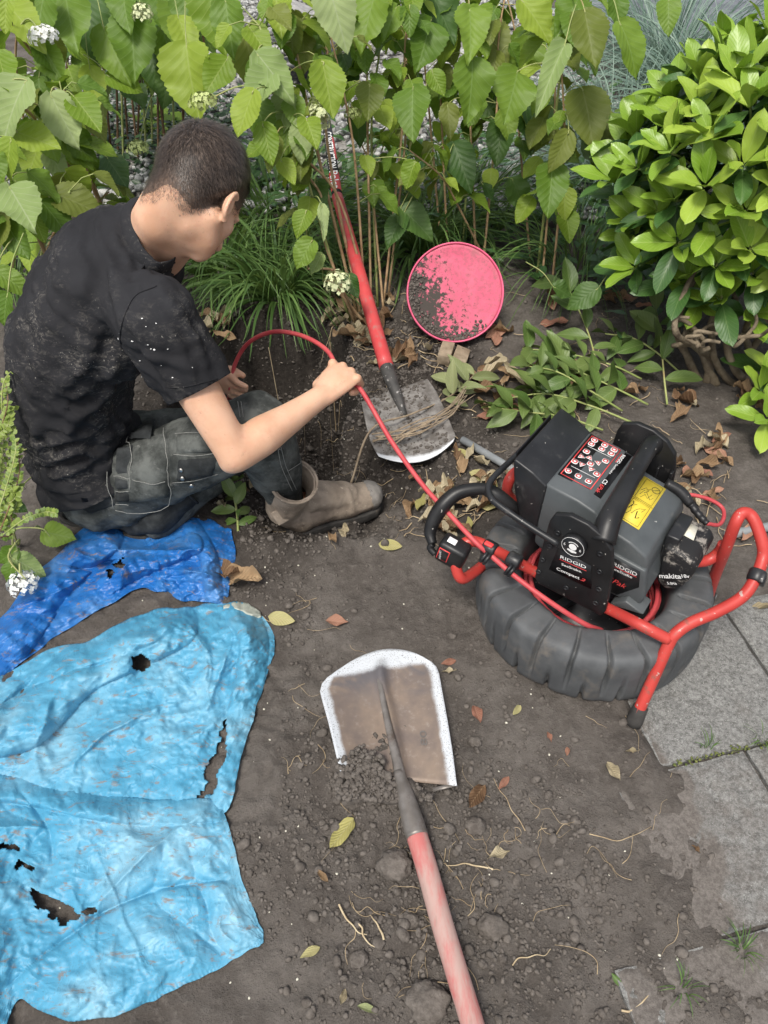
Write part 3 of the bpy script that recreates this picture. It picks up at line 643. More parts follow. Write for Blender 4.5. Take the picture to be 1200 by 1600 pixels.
# legs (inside the trousers)
limb((hipR, .08), (kneR, .055)); limb((kneR, .055), (ankR, .04)); limb((hipL, .08), (kneL, .055)); limb((kneL, .05), (ankL, .04))
limb((ankR, .04), (ankR + .16 * unit(P(592, 790, -.08) - P(452, 842, -.08)) + np.array([0, 0, -.06]), .028)); limb((ankL, .038), (ankL + np.array([-.12, .02, .0]), .028))
bV, bF = remesh(*blobs(ch), .0034, 3, .5)
_hl = (bV - HC) @ HM / HS
wsm = sstep(.24, .17, np.linalg.norm(_hl, axis=1)) * sstep(.075, .088, np.linalg.norm((_hl - np.array([.1, 0, -.055])), axis=1) + .03)
for s_ in (-1, 1): wsm = wsm * sstep(.030, .048, np.linalg.norm((_hl - np.array([-.008, s_ * .082, -.054])) * np.array([1, 1.4, .8]), axis=1))
def segd(a, b):
    t_ = np.clip((bV - a) @ (b - a) / np.dot(b - a, b - a), 0, 1); return np.linalg.norm(bV - a - t_[:, None] * (b - a), axis=1)
for a_, b_ in ((rsh, rel), (rel, rwr)): wsm = np.maximum(wsm, sstep(.085, .07, segd(a_, b_)) * sstep(.02, .06, np.linalg.norm(bV - rwr, axis=1)) * ((bV - rwr) @ unit(rwr - rel) < .0))
E_ = np.vstack([bF[:, [0, 1]], bF[:, [1, 2]], bF[:, [2, 3]], bF[:, [3, 0]]]); deg = np.bincount(E_[:, 0], minlength=len(bV)).astype(float)[:, None]
for _ in range(55):
    acc = np.zeros_like(bV)
    for c_ in range(3): acc[:, c_] = np.bincount(E_[:, 0], weights=bV[E_[:, 1], c_], minlength=len(bV))
    bV = bV + (.5 * wsm)[:, None] * (acc / np.maximum(deg, 1) - bV)
_hl = (bV - HC) @ HM / HS
for s_ in (-1, 1):                                          # hollow of the ears
    e_ = _hl - np.array([-.004, s_ * .086, -.049]); rr_ = (e_[:, 0] / .0115) ** 2 + (e_[:, 2] / .019) ** 2; m_ = (np.abs(e_[:, 1]) < .016)
    bV = bV - (m_ * .0075 * np.clip(1 - rr_, 0, 1) ** .6)[:, None] * (HM[:, 1] * s_)[None]
part('body', bV, bF, MAT['skin'], person)

# hair: cap + strands
hl = (bV - HC) @ HM / HS                                        # head-local
rad = np.linalg.norm(hl, axis=1)
def hair_mask(q):
    x, y, z = q[:, 0], q[:, 1], q[:, 2]
    line = np.where(x < -.03, -.104, np.where(x < .015, -.104 + (x + .03) * 1.55, np.where(x < .05, -.03 , -.03 + (x - .05) * 1.9)))
    line = line + .010 * sstep(.04, .0, np.abs(y)) * (x < -.03)
    return z - line
near = (rad < .15) & (np.abs(hl[:, 1]) < .0775)
hm = np.where(near, hair_mask(hl), -1)
bN = vnormals(bV, bF)
keep = hm > .010
idx = -np.ones(len(bV), int); idx[keep] = np.arange(keep.sum()); fk = keep[bF].all(1)
thick = .0008 + .0085 * sstep(.015, .12, hm) + .005 * sstep(.0, .06, hl[:, 0]) * sstep(.02, .06, hl[:, 2])
capV = bV[keep] + bN[keep] * (thick[keep] * (.78 + .10 * fbm(hl[keep] * 60, 2, 5)))[:, None]
hc_ = part('hair', capV, idx[bF[fk]], MAT['hair'], person); at = hc_.data.attributes.new('fade', 'FLOAT', 'POINT'); at.data.foreach_set('value', (sstep(.050, .006, hm[keep]) * (hl[keep, 0] < .06)).astype(np.float32))
rgh = np.random.default_rng(5)
cand = np.where(hm > -.004)[0]; pk = rgh.choice(cand, 46000); wgt = sstep(-.006, .03, hm[pk]); pk = pk[rgh.random(len(pk)) < .22 + .78 * wgt]
q = bV[pk] + rgh.normal(0, .0016, (len(pk), 3)); nn = bN[pk]; ql = (q - HC) @ HM
th = thick[pk]
flow = unit(np.array([1, 0, 0])) ; comb = HF * .75 - HU * .45
dirs = comb[None] + .13 * rgh.normal(0, 1, (len(pk), 3)); dirs = dirs - nn * np.sum(dirs * nn, 1)[:, None]; dirs /= np.linalg.norm(dirs, axis=1)[:, None]
L = (.0022 + 2.3 * th) * rgh.uniform(.7, 1.3, len(pk))
side = np.cross(dirs, nn); side /= np.linalg.norm(side, axis=1)[:, None]; wd = (.00016 + .028 * th)[:, None].clip(0, .00036)
p0 = q + nn * (th * .85)[:, None]; p1 = p0 + dirs * (L * .55)[:, None] + nn * (.0018 + .12 * L)[:, None]; p2 = p0 + dirs * L[:, None] + nn * (.0012 + .10 * L)[:, None]
n = len(pk); V = np.empty((n, 5, 3)); V[:, 0] = p0 - side * wd; V[:, 1] = p0 + side * wd; V[:, 2] = p1 + side * wd * .9; V[:, 3] = p1 - side * wd * .9; V[:, 4] = p2
k = np.arange(n)[:, None] * 5
tri = np.vstack([k + np.array([0, 1, 2]), k + np.array([0, 2, 3]), k + np.array([3, 2, 4])])
tag(part('hair_strands', V.reshape(-1, 3), tri, MAT['hair_s'], person), kind='stuff')

# brows, lowered lashes and lips laid on the face
fb = BVHTree.FromPolygons([tuple(v) for v in bV], [tuple(int(i) for i in f) for f in bF])
def face(y, z, off=.0005):
    r_ = fb.ray_cast(Vector(H(.26, y, z)), Vector(-HF)); return (np.array(r_[0]) if r_[0] is not None else H(.09, y, z)) + HF * off
for s_ in (-1, 1):
    V, F = tube(catmull([face(s_ * y, z, .001) for y, z in ((.012, -.006), (.026, .000), (.040, -.002), (.050, -.010))], 6), [.0022, .0032, .0028, .0012], 6, flat=.6); part('eyebrow', V, F, MAT['hair'], person)
    V, F = tube(catmull([face(s_ * y, z, .0006) for y, z in ((.018, -.027), (.031, -.030), (.044, -.026))], 6), [.0008, .0016, .0008], 6); part('eyelashes', V, F, MAT['hair'], person)
V, F = tube(catmull([face(y, z, .0004) for y, z in ((-.022, -.090), (-.011, -.087), (0, -.0885), (.011, -.087), (.022, -.090))], 6), [.001, .0036, .0038, .0036, .001], 8); part('lips', V, F, MAT['skin_pink'], person)
# ---- garments
def bisect(V, F, cuts):
    """cuts: (point, outward normal, radius): drop what lies beyond the plane near the point"""
    bm = bmesh.new(); vs = [bm.verts.new(tuple(v)) for v in V]
    for f in F: bm.faces.new([vs[i] for i in f])
    for p, nrm, rad_ in cuts:
        p = Vector(p); nrm = Vector(nrm); fs = [f for f in bm.faces if (f.calc_center_median() - p).length < rad_]
        g = set(fs)
        for f in fs: g.update(f.edges); g.update(f.verts)
        bmesh.ops.bisect_plane(bm, geom=list(g), plane_co=p, plane_no=nrm, clear_outer=True, dist=1e-5)
    bm.verts.index_update(); V2 = np.array([v.co[:] for v in bm.verts]); F2 = [tuple(v.index for v in f.verts) for f in bm.faces]; bm.free(); return V2, F2
def solidify(o, t):
    m = o.modifiers.new('thickness', 'SOLIDIFY'); m.thickness = t; m.offset = -1
T = torso(.010)
T = [(pel + np.array([-.005, 0, -.005]), T[0][1] + np.array([.004, .006, .0]), T[0][2])] + T[1:]
cuff = rsh * .50 + rel * .50; armd = unit(rel - rsh); lcuff = lsh * .5 + lel * .5; larmd = unit(lel - lsh)
sh = [T, [(sp3 * .55 + rsh * .45, .085), (rsh, .080), (rsh * .72 + rel * .28, .071), (cuff, .062), (cuff + .04 * armd, .060)],
      [(sp3 * .55 + lsh * .45, .085), (lsh, .078), (lcuff, .064), (lcuff + .04 * larmd, .062)],
      [(sp2 * .5 + rsh * .5 + np.array([.0, .0, -.02]), .08)]]
sV, sF = remesh(*blobs(sh), .0072, 7, .5)
sN = vnormals(sV, sF)
tt = (sV - pel) @ unit(sp2 - pel)                                   # height along the back
an = np.arctan2((sV - sp1) @ lat, (sV - sp1) @ np.array([1.0, 0, 0]))
q = sV.copy()
wl = sstep(.26, .02, tt)                                            # bunched-up cloth at the waist
fold = ridged(np.column_stack([q[:, 0] * 3.2, q[:, 1] * 3.2 + q[:, 0] * 2, q[:, 2] * 17]), 3, 3)
diag = ridged(np.column_stack([(q[:, 0] + q[:, 2]) * 13, q[:, 1] * 4, (q[:, 2] - q[:, 0]) * 4]), 3, 8)
armm = sstep(.16, .05, np.linalg.norm(sV - (rsh * .7 + rel * .3), axis=1))
af = ridged(np.column_stack([q @ armd * 4, (q @ np.cross(armd, Ff)) * 16, q @ Ff * 8]), 2, 12)
soft = fbm(q * 7, 3, 4)
sV = sV + sN * (.018 * wl * fold + .009 * (1 - wl) * diag + .006 * soft + .008 * armm * af + .003 * ridged(q * 19, 2, 6))[:, None]
# individual folds, drawn where the cloth bunches up
sbv0 = BVHTree.FromPolygons([tuple(v) for v in sV], [tuple(int(i) for i in f) for f in sF])
def hit0(px, py):
    r_ = sbv0.ray_cast(Vector(CAMP), Vector(ray(px, py)).normalized())
    if r_[0] is None: r_ = sbv0.find_nearest(Vector(D(px, py, 1.75)))
    return np.array(r_[0])
for pts, h, w_ in (([(60, 700), (95, 690), (150, 676)], .012, .011), ([(88, 712), (125, 706), (165, 716)], .013, .010), ([(45, 728), (90, 716), (132, 698)], .013, .011), ([(34, 740), (80, 742), (115, 736), (150, 718)], .012, .010), ([(30, 715), (50, 690), (62, 660)], .010, .013),
                   ([(232, 600), (200, 650), (165, 690)], .012, .015), ([(205, 585), (160, 625), (128, 645), (110, 672)], .011, .014), ([(190, 545), (170, 590), (120, 625)], .009, .016), ([(44, 556), (75, 588), (100, 600)], .007, .012), ([(215, 640), (190, 680), (160, 705)], .010, .011), ([(70, 640), (110, 650), (150, 640)], .007, .013),
                   ([(212, 505), (232, 555), (262, 604)], .008, .011), ([(245, 480), (275, 530), (300, 592)], .009, .013), ([(205, 540), (250, 565), (300, 575)], .007, .010), ([(265, 470), (300, 520), (325, 580)], .007, .012), ([(120, 380), (130, 440), (120, 500)], .006, .02), ([(175, 380), (185, 430), (190, 470)], .007, .016), ([(60, 470), (95, 520), (140, 545)], .006, .017), ([(200, 400), (235, 430), (262, 440)], .006, .012), ([(150, 545), (130, 580), (85, 610)], .007, .014), ([(240, 620), (215, 610), (200, 570)], .008, .011)):
    L3 = catmull([hit0(*p_) for p_ in pts], 8); dd = np.full(len(sV), 9.0); tpar = np.zeros(len(sV))
    for k_, p_ in enumerate(L3):
        d_ = np.linalg.norm(sV - p_, axis=1); m_ = d_ < dd; dd[m_] = d_[m_]; tpar[m_] = k_ / (len(L3) - 1)
    env = np.clip(np.sin(np.pi * np.clip(.12 + .76 * tpar, 0, 1)), 0, 1); sV = sV + sN * (h * env * (np.exp(-(dd / w_) ** 2) - .55 * np.exp(-((dd - 1.9 * w_) / w_) ** 2)))[:, None]
hemn = unit(pel - sp1) * .9 + np.array([.25, -.25, -.2]); hemn = unit(hemn)
cuts = [(cuff, armd, .13), (lcuff, larmd, .13), (nkb + .030 * unit(H(-.02, 0, -.05) - nkb), unit(H(-.02, 0, -.05) - nkb), .12), (pel + np.array([0, 0, -.005]), hemn, .35)]
sV2, sF2 = bisect(sV, sF, cuts)
shirt = part('shirt', sV2, sF2, MAT['cotton'], person); solidify(shirt, .0022)
# collar band grown from the neck opening of the shirt
nd = unit(H(-.02, 0, -.05) - nkb); c0 = nkb + .030 * nd
ec = {}
for f in sF2:
    for a, b in zip(f, f[1:] + f[:1]): ec[(min(a, b), max(a, b))] = ec.get((min(a, b), max(a, b)), 0) + 1
rim = sorted({i for e, c_ in ec.items() if c_ == 1 for i in e if np.linalg.norm(sV2[i] - c0) < .14 and abs((sV2[i] - c0) @ nd) < .012})
ux = unit(lat - nd * np.dot(lat, nd)); uy = np.cross(nd, ux)
rp_ = np.array([[(sV2[i] - c0) @ ux, (sV2[i] - c0) @ uy] for i in rim]); ang = np.arctan2(rp_[:, 1], rp_[:, 0]); rr0 = np.hypot(rp_[:, 0], rp_[:, 1]); od = np.argsort(ang)
cn = 64; aa = np.linspace(-math.pi, math.pi, cn, endpoint=False); rad_c = np.interp(aa, ang[od], rr0[od], period=2 * math.pi); k_ = np.ones(7) / 7; rad_c = np.convolve(np.concatenate([rad_c[-3:], rad_c, rad_c[:3]]), k_, 'valid')
cv = []
for h, dr in ((-.010, .004), (-.003, .0045), (.008, .000), (.020, -.006), (.0215, -.009), (.002, -.006)):
    for i in range(cn): cv.append(c0 + nd * h + (ux * math.cos(aa[i]) + uy * math.sin(aa[i])) * (rad_c[i] + dr))
cf = [(j * cn + i, j * cn + (i + 1) % cn, (j + 1) * cn + (i + 1) % cn, (j + 1) * cn + i) for j in range(5) for i in range(cn)]
part('collar', cv, cf, MAT['cotton'], shirt)

tr = [[(pel + np.array([.0, 0, -.012]), np.array([.132, .182, .115]), tframe(pel, sp1))],
      [(hipR, .108), (hipR * .5 + kneR * .5, .096), (kneR, .078)], [(kneR, .080), (kneR * .5 + ankR * .5, .069), (kneR * .28 + ankR * .72, .052), (ankR + .03 * unit(ankR - kneR), .040)],
      [(hipL, .105), (kneL, .076)], [(kneL, .074), (ankL, .05)]]
tV, tF = remesh(*blobs(tr), .0072, 6, .5); tN = vnormals(tV, tF)
thd = unit(kneR - hipR); shd = unit(ankR - kneR); q = tV
f1 = ridged(np.column_stack([q @ thd * 15, (q - (q @ thd)[:, None] * thd) @ np.array([1.0, .6, .4]) * 4, q[:, 1] * 3]), 3, 14)
nk = np.exp(-(np.linalg.norm(q - kneR, axis=1) / .11) ** 2); hp = np.exp(-(np.linalg.norm(q - hipR, axis=1) / .15) ** 2)
tV = tV + tN * ((.003 + .006 * nk + .005 * hp) * f1 + .003 * fbm(q * 9, 3, 15))[:, None]
trousers = part('trousers', tV, tF, MAT['denim'], person)
bvh = BVHTree.FromPolygons([tuple(v) for v in tV], [tuple(int(i) for i in f) for f in tF])
sbvh = BVHTree.FromPolygons([tuple(v) for v in sV2], sF2)
def hit(b, px, py, approx=1.75):
    d = Vector(ray(px, py)).normalized(); r = b.ray_cast(Vector(CAMP), d)
    if r[0] is None: r = b.find_nearest(Vector(D(px, py, approx)))
    return np.array(r[0]), np.array(r[1])
def patch(b, quad, nu, nv, off, name, mat, parent, bulge=.0, approx=1.75, lift=0.0):
    (a, bb, c, d) = [np.array(k, float) for k in quad]; pts = []; nr = []
    for i in range(nu):
        for j in range(nv):
            u, v = i / (nu - 1), j / (nv - 1); p = a * (1 - u) * (1 - v) + bb * u * (1 - v) + c * u * v + d * (1 - u) * v
            h_, n_ = hit(b, p[0], p[1], approx); pts.append(h_); nr.append(n_ if np.dot(n_, Ff) < 0 else -n_)
    pts = np.array(pts).reshape(nu, nv, 3); nr = np.array(nr).reshape(nu, nv, 3)
    for _ in range(4):
        for A_ in (pts, nr):
            A_[1:-1, 1:-1] = .5 * A_[1:-1, 1:-1] + .125 * (A_[:-2, 1:-1] + A_[2:, 1:-1] + A_[1:-1, :-2] + A_[1:-1, 2:])
    nr /= np.linalg.norm(nr, axis=2)[..., None]
    U_, V_ = np.meshgrid(np.linspace(0, 1, nu), np.linspace(0, 1, nv), indexing='ij')
    e = np.minimum(np.minimum(U_, 1 - U_) * nu, np.minimum(V_, 1 - V_) * nv); ee = np.clip(e, 0, 1)
    top = pts + nr * (lift + off * ee + bulge * np.sin(math.pi * U_) * np.sin(math.pi * V_) + (ee - 1) * .004)[..., None]
    return part(name, top.reshape(-1, 3), grid_faces(nu, nv), mat, parent)
def seam(b, pts, r, name, mat, parent, off=.001, approx=1.75, n=10, lift=0):
    pp = catmull([(x, y, 0) for x, y in pts], n); w3 = []
    for p in pp: h_, n_ = hit(b, p[0], p[1], approx); n_ = n_ if np.dot(n_, Ff) < 0 else -n_; w3.append(h_ + n_ * (off + lift))
    V, F = tube(w3, r, 5); return part(name, V, F, mat, parent)
# trouser details: holster pocket, tool loops, waistband, knee pocket, seams
hol = patch(bvh, [(172, 705), (262, 672), (268, 778), (178, 792)], 16, 16, .010, 'holster_pocket', MAT['denim'], trousers, .008)
patch(bvh, [(218, 664), (243, 658), (240, 690), (206, 690)], 8, 8, .006, 'pocket_flap', MAT['denim_dark'], trousers, lift=.016)
patch(bvh, [(189, 704), (212, 700), (208, 742), (186, 742)], 8, 8, .006, 'tool_loop', MAT['denim_dark'], trousers, .003, lift=.016)
patch(bvh, [(185, 746), (208, 746), (206, 760), (183, 762)], 6, 6, .005, 'tool_loop', MAT['denim_dark'], trousers, lift=.015)
patch(bvh, [(183, 766), (206, 764), (205, 780), (182, 782)], 6, 6, .005, 'tool_loop', MAT['denim_dark'], trousers, lift=.015)
patch(bvh, [(274, 676), (338, 676), (336, 708), (272, 712)], 10, 8, .006, 'cargo_pocket', MAT['denim'], trousers, .003)
patch(bvh, [(276, 716), (345, 712), (335, 745), (272, 756)], 10, 8, .005, 'cargo_pocket', MAT['denim_dark'], trousers, .002)
patch(bvh, [(62, 772), (132, 752), (120, 792), (95, 800)], 12, 6, .003, 'waistband', MAT['waistband'], trousers)
patch(bvh, [(112, 786), (150, 752), (196, 786), (140, 806)], 10, 8, .006, 'back_pocket', MAT['denim_dark'], trousers)
for pts in ([(176, 708), (174, 750), (180, 790)], [(262, 676), (268, 730), (262, 780), (225, 793), (182, 792)], [(214, 745), (240, 752), (262, 748)], [(185, 744), (208, 745)], [(184, 763), (206, 763)], [(183, 783), (205, 782)], [(206, 690), (212, 720), (207, 760)]):
    seam(bvh, pts, .0009, 'stitching', MAT['stitch'], trousers, .001, lift=.016)
for pts in ([(72, 776), (100, 772), (130, 760)], [(160, 712), (154, 750), (152, 770)], [(166, 710), (160, 752), (158, 778)], [(274, 678), (304, 676), (336, 678)], [(272, 710), (304, 712), (336, 708)], [(270, 754), (305, 750), (340, 740)],
            [(433, 700), (440, 730), (456, 766)], [(438, 698), (446, 728), (462, 764)], [(450, 735), (470, 722), (484, 708)], [(372, 628), (374, 640), (376, 652)], [(377, 628), (379, 640), (381, 652)]):
    seam(bvh, pts, .0009, 'stitching', MAT['stitch'], trousers, .002)
for px, py in ((285, 732), (299, 755), (286, 745)):
    h_, n_ = hit(bvh, px, py); V, F = lathe([(0.001, 0), (.005, 0), (.006, .002), (.004, .004), (.001, .0045)], 12, frame(h_ + n_ * .006, unit(np.cross(n_, [0, .3, 1])), None, n_)); part('button', V, F, MAT['metal'], trousers)
V, F = tube([hit(bvh, 134, 750)[0] + np.array([0, -.008, .004]), hit(bvh, 134, 766)[0] + np.array([0, -.010, .002])], .003, 8); part('zip_pull', V, F, MAT['metal'], trousers)
# shirt seams and paint flecks
seam(sbvh, [(245, 447), (212, 462), (196, 490), (188, 520), (190, 545)], .0018, 'sleeve_seam', MAT['cotton'], shirt, .001, 1.6)
seam(sbvh, [(258, 605), (290, 604), (340, 592)], .0012, 'cuff_stitching', MAT['cotton'], shirt, .0006, 1.6)
for px, py, r_ in ((186, 529, .0024), (207, 533, .0017), (236, 545, .0014), (241, 546, .0020), (228, 510, .0010), (244, 505, .0012), (231, 538, .0014), (219, 563, .0014), (188, 520, .0012), (262, 545, .0012), (252, 570, .001), (300, 575, .001), (270, 590, .0012), (222, 498, .0014), (216, 590, .001)):
    h_, n_ = hit(sbvh, px, py, 1.6); t1 = unit(np.cross(n_, [0, 0, 1.0])); t2 = np.cross(n_, t1)
    ring = [h_ + n_ * .0018 + r_ * R.uniform(.6, 1.2) * (math.cos(a) * t1 * 1.3 + math.sin(a) * t2) for a in np.linspace(0, 2 * math.pi, 9, endpoint=False)]
    part('paint_fleck', ring + [h_ + n_ * .003], [(i, (i + 1) % 9, 9) for i in range(9)], MAT['white'], shirt)
# boots
def boot(heel, toe, ank, top, rt, mats, name, label=None):
    fw = unit(toe - heel); fw[2] = 0; fw = unit(fw); L_ = np.linalg.norm(toe - heel); sd_ = np.array([-fw[1], fw[0], 0]); up = np.array([0, 0, 1.0]); fr = np.stack([fw, sd_, up], 1)
    def Q(a, b, c): return heel + fw * a * L_ + sd_ * b + up * c
    c_ = [[(Q(.16, 0, .055), (.048, .042, .045), fr), (Q(.45, 0, .052), (.05, .042, .042), fr), (Q(.72, 0, .050), (.05, .050, .042), fr), (Q(.86, 0, .048), (.045, .048, .040), fr)],
          [(Q(.30, 0, .115), (.05, .043, .045), fr), (Q(.62, 0, .078), (.045, .041, .038), fr)],
          [(Q(.16, 0, .05), .046), (ank, .054), (top, rt), (top + .05 * unit(top - ank), rt)]]
    V, F = remesh(*blobs(c_), .0055, 5, .5); N = vnormals(V, F)
    la = (V - heel) @ fw / L_; cz = ridged(np.column_stack([la * 7, (V @ sd_) * 8, V[:, 2] * 16]), 2, 4); w_ = np.exp(-((la - .6) / .13) ** 2) + .8 * np.exp(-((V[:, 2] - ank[2] - .02) / .05) ** 2) * sstep(.5, .2, la)
    V = V + N * (.0045 * w_ * cz + .0015 * fbm(V * 24, 3, 3))[:, None]
    ax = unit(top - ank); V, F = bisect(V, F, [(top, ax, .13)])
    b_ = part(name, V, F, mats[0], person); solidify(b_, .004)
    if label: b_['label'] = label
    tv = (V - heel) @ fw / L_; kp = [f for f in F if min(tv[i] for i in f) > .835]; ii = sorted({i for f in kp for i in f}); mp = {k: n for n, k in enumerate(ii)}
    VV = V[ii]; cc = Q(.8, 0, .04); VV = VV + .0028 * (VV - cc) / np.linalg.norm(VV - cc, axis=1)[:, None]
    part('toe_cap', VV, [tuple(mp[i] for i in f) for f in kp], mats[1], b_)
    ring = []
    for a, wd_ in ((.0, .022), (.03, .034), (.12, .041), (.3, .041), (.45, .040), (.62, .046), (.78, .051), (.9, .046), (.97, .032), (1.0, .016)): ring.append((a, wd_))
    outl = [Q(a, -w_, -.004) for a, w_ in ring] + [Q(a, w_, -.004) for a, w_ in ring[::-1]]
    V, F = prism(outl, (0, 0, .028), .004); part('sole', V, F, mats[2], b_)
    # rolled top edge
    e1 = unit(np.cross(ax, fw)); e2 = np.cross(ax, e1); rr = [top - ax * .001 + (rt + .0005) * (math.cos(a) * e1 + math.sin(a) * e2) for a in np.linspace(0, 2 * math.pi, 40)]
    V, F = tube(rr, .0042, 6); part('top_edge', V, F, mats[0], b_)
    return b_, Q, ax
hr, tr_ = P(448, 836, -.075), P(594, 786, -.075)
btR, Q, ax = boot(hr, tr_, ankR + np.array([-.01, .0, -.005]), D(459, 752, 1.955), .060, (MAT['boot'], MAT['toecap'], MAT['rubber']), 'boot', 'worn tan leather work boot with grey toe cap')
bb = BVHTree.FromObject(btR, bpy.context.evaluated_depsgraph_get())
V, F = box(frame(ankR + np.array([-.012, -.066, .025]), unit([.9, .3, .35]), None, unit([.1, -1, .25])), .034, .045, .008, .003); part('pull_tab', V, F, MAT['boot'], btR)
boot(P(238, 838, .0) + np.array([0, .02, -.02]), P(92, 806, .0) + np.array([0, .03, -.01]), ankL + np.array([0, -.01, .03]), ankL + np.array([.06, .05, .07]), .058, (MAT['denim_dark'], MAT['rubber'], MAT['rubber']), 'boot', 'dark boot tucked under the man')
# ------------------------------------------------------------------ inspection camera reel
RC = np.array([.488, 1.16, 0.0])
reel = thing('camera_reel', 'red-framed pipe camera reel with grey tyre drum, standing half on the paving', 'camera reel', RC)
A_ = unit([.58, .81, 0]); B_ = np.array([A_[1], -A_[0], 0]); Zu = np.array([0, 0, 1.0]); O1 = np.array([.333, 1.10, 0.0])
def U(a, b, z): return O1 + A_ * a + B_ * b + Zu * z
def text(body, o, x, y, h, name, mat, parent, depth=.0006, slant=0.0, width=None, bold=0.0):
    """lettering as thin solid mesh: o = left end of baseline, x / y = unit axes of the line"""
    cu = bpy.data.curves.new('t', 'FONT'); cu.body = body; cu.size = 1.0; cu.extrude = .0; cu.shear = slant; cu.offset = bold; cu.resolution_u = 3
    ob = link('t', cu); dg = bpy.context.evaluated_depsgraph_get(); me = bpy.data.meshes.new_from_object(ob.evaluated_get(dg))
    V = np.array([v.co[:] for v in me.vertices]); F = [tuple(p.vertices) for p in me.polygons]
    bpy.data.objects.remove(ob); bpy.data.curves.remove(cu); bpy.data.meshes.remove(me)
    w0 = V[:, 0].max() - V[:, 0].min(); sx = h if width is None else width / w0
    x = unit(x); y = unit(np.asarray(y) - x * np.dot(x, y)); n = np.cross(x, y)
    W = np.asarray(o) + np.outer((V[:, 0] - V[:, 0].min()) * sx, x) + np.outer(V[:, 1] * h, y) + n * depth
    return part(name, W, F, mat, parent, False)
# tyre: ring with cut tread
NS = 30; nA = 21 * NS; prof = []
cR, hw, hh = .217, .050, .080
for k in range(36):
    a = 2 * math.pi * k / 36; ca, sa = math.cos(a), math.sin(a); e = 2 / 4.6
    prof.append((cR + hw * math.copysign(abs(ca) ** e, ca), .084 + hh * math.copysign(abs(sa) ** e, sa), ca, sa))
V = []
for i in range(nA):
    th = 2 * math.pi * i / nA; ph = (i % NS) / NS
    for r_, z_, ca, sa in prof:
        outer = float(sstep(-.45, .1, ca)) if sa > 0 else float(sstep(-.1, .4, ca))
        g = math.exp(-((ph - .5) / .060) ** 4) * outer
        mid = math.exp(-((z_ - .062) / .006) ** 2) * float(sstep(.3, .8, ca))
        ring = math.exp(-((r_ - (cR - .012)) / .006) ** 2) * (sa > .5) * .35
        shift = .5 if (z_ < .062 and ca > .2) else 0
        if shift: g = math.exp(-((((ph + .5) % 1) - .5) / .060) ** 4) * outer
        d = .016 * g + .012 * mid + .004 * ring
        rr = r_ - d * ca; zz = z_ - d * sa
        V.append((RC[0] + rr * math.cos(th), RC[1] + rr * math.sin(th), zz))
V = np.array(V); n = 36
F = [(i * n + k, i * n + (k + 1) % n, ((i + 1) % nA) * n + (k + 1) % n, ((i + 1) % nA) * n + k) for i in range(nA) for k in range(n)]
V = V + .002 * fbm(V * 20, 3, 2)[:, None] * np.array([1, 1, 1.0])
tyre = part('tyre', V, [f[::-1] for f in F], MAT['tyre'], reel)
V, F = lathe([(.002, .03), (.176, .03), (.176, .05), (.172, .055), (.168, .04), (.06, .04), (.055, .10), (.002, .10)], 48); part('drum', V + RC, F, MAT['black2'], reel)
rc = []
for k in range(6 * 40):
    a = k / 40 * 2 * math.pi; rc.append(RC + np.array([math.cos(a) * (.150 - .006 * math.sin(a * 1.7)), math.sin(a) * (.150 - .006 * math.cos(a * 1.3)), .05 + .012 * (k / 40)]))
V, F = tube(rc, .006, 6); part('coiled_cable', V, F, MAT['cable'], reel)
for k in range(4):
    a = .6 + k * 1.57; c = RC + np.array([math.cos(a) * .1, math.sin(a) * .1, .09]); V, F = box(frame(c, unit([math.cos(a), math.sin(a), .1]), unit([-math.sin(a), math.cos(a), 0])), .12, .022, .02, .004); part('drum_spoke', V, F, MAT['black2'], reel)
# red tube frame
fr = bpy.data.objects.new('frame', None); COL.objects.link(fr); fr.parent = reel
def red(pts, r=.0125, n=8):
    V, F = tube(catmull(pts, n), r, 14); return part('frame_tube', V, F, MAT['red_tube'], reel)
bpy.data.objects.remove(fr)
OB = O1 + A_ * .030
red([PL(905, 930, OB, A_), PL(835, 893, OB, A_), P(772, 859, .252), P(742, 846, .254), P(724, 850, .248), P(715, 866, .232), P(713, 888, .205), P(722, 904, .178), P(742, 893, .155), P(768, 872, .14)])
red([PL(905, 930, OB, A_), PL(950, 951, OB, A_), P(1000, 976, .210), P(1046, 1000, .192)])
red([P(995, 1117, .026), P(1018, 1066, .10), P(1044, 1008, .18), P(1056, 990, .205), P(1080, 973, .222), P(1120, 956, .238), P(1158, 934, .256), P(1178, 908, .278), P(1192, 872, .305), P(1191, 848, .33), P(1180, 816, .36), P(1170, 803, .37), P(1158, 803, .37), P(1148, 820, .35), P(1133, 860, .27), P(1118, 897, .16), P(1105, 936, .034)])
red([P(1040, 866, .235), P(1075, 877, .225), P(1104, 876, .222), P(1122, 864, .240), P(1131, 850, .27)])
red([P(822, 728, .30), P(803, 740, .305), P(794, 755, .29), P(794, 772, .25), P(810, 790, .2)])
for px, py, dx, dy in ((989, 1132, 29, -66), (1102, 946, 16, -48)):
    b0 = P(px, py, .0); b1 = P(px + dx * .42, py + dy * .42, .042); V, F = tube([b0, b0 * .75 + b1 * .25, b0 * .3 + b1 * .7, b1], [.0165, .0180, .0165, .0160], 16); part('rubber_foot', V, F, MAT['rubber'], reel)
def ring_clip(p, d, r, L, name='cable_clip', mat='black2'):
    d = unit(d); V, F = tube([p - d * L / 2, p - d * L * .4, p + d * L * .4, p + d * L / 2], [r * .9, r, r, r * .9], 16); return part(name, V, F, MAT[mat], reel)
bar = unit(P(835, 893, .245) - P(772, 859, .252))
c1, c2 = P(765, 857, .254), P(803, 876, .250)
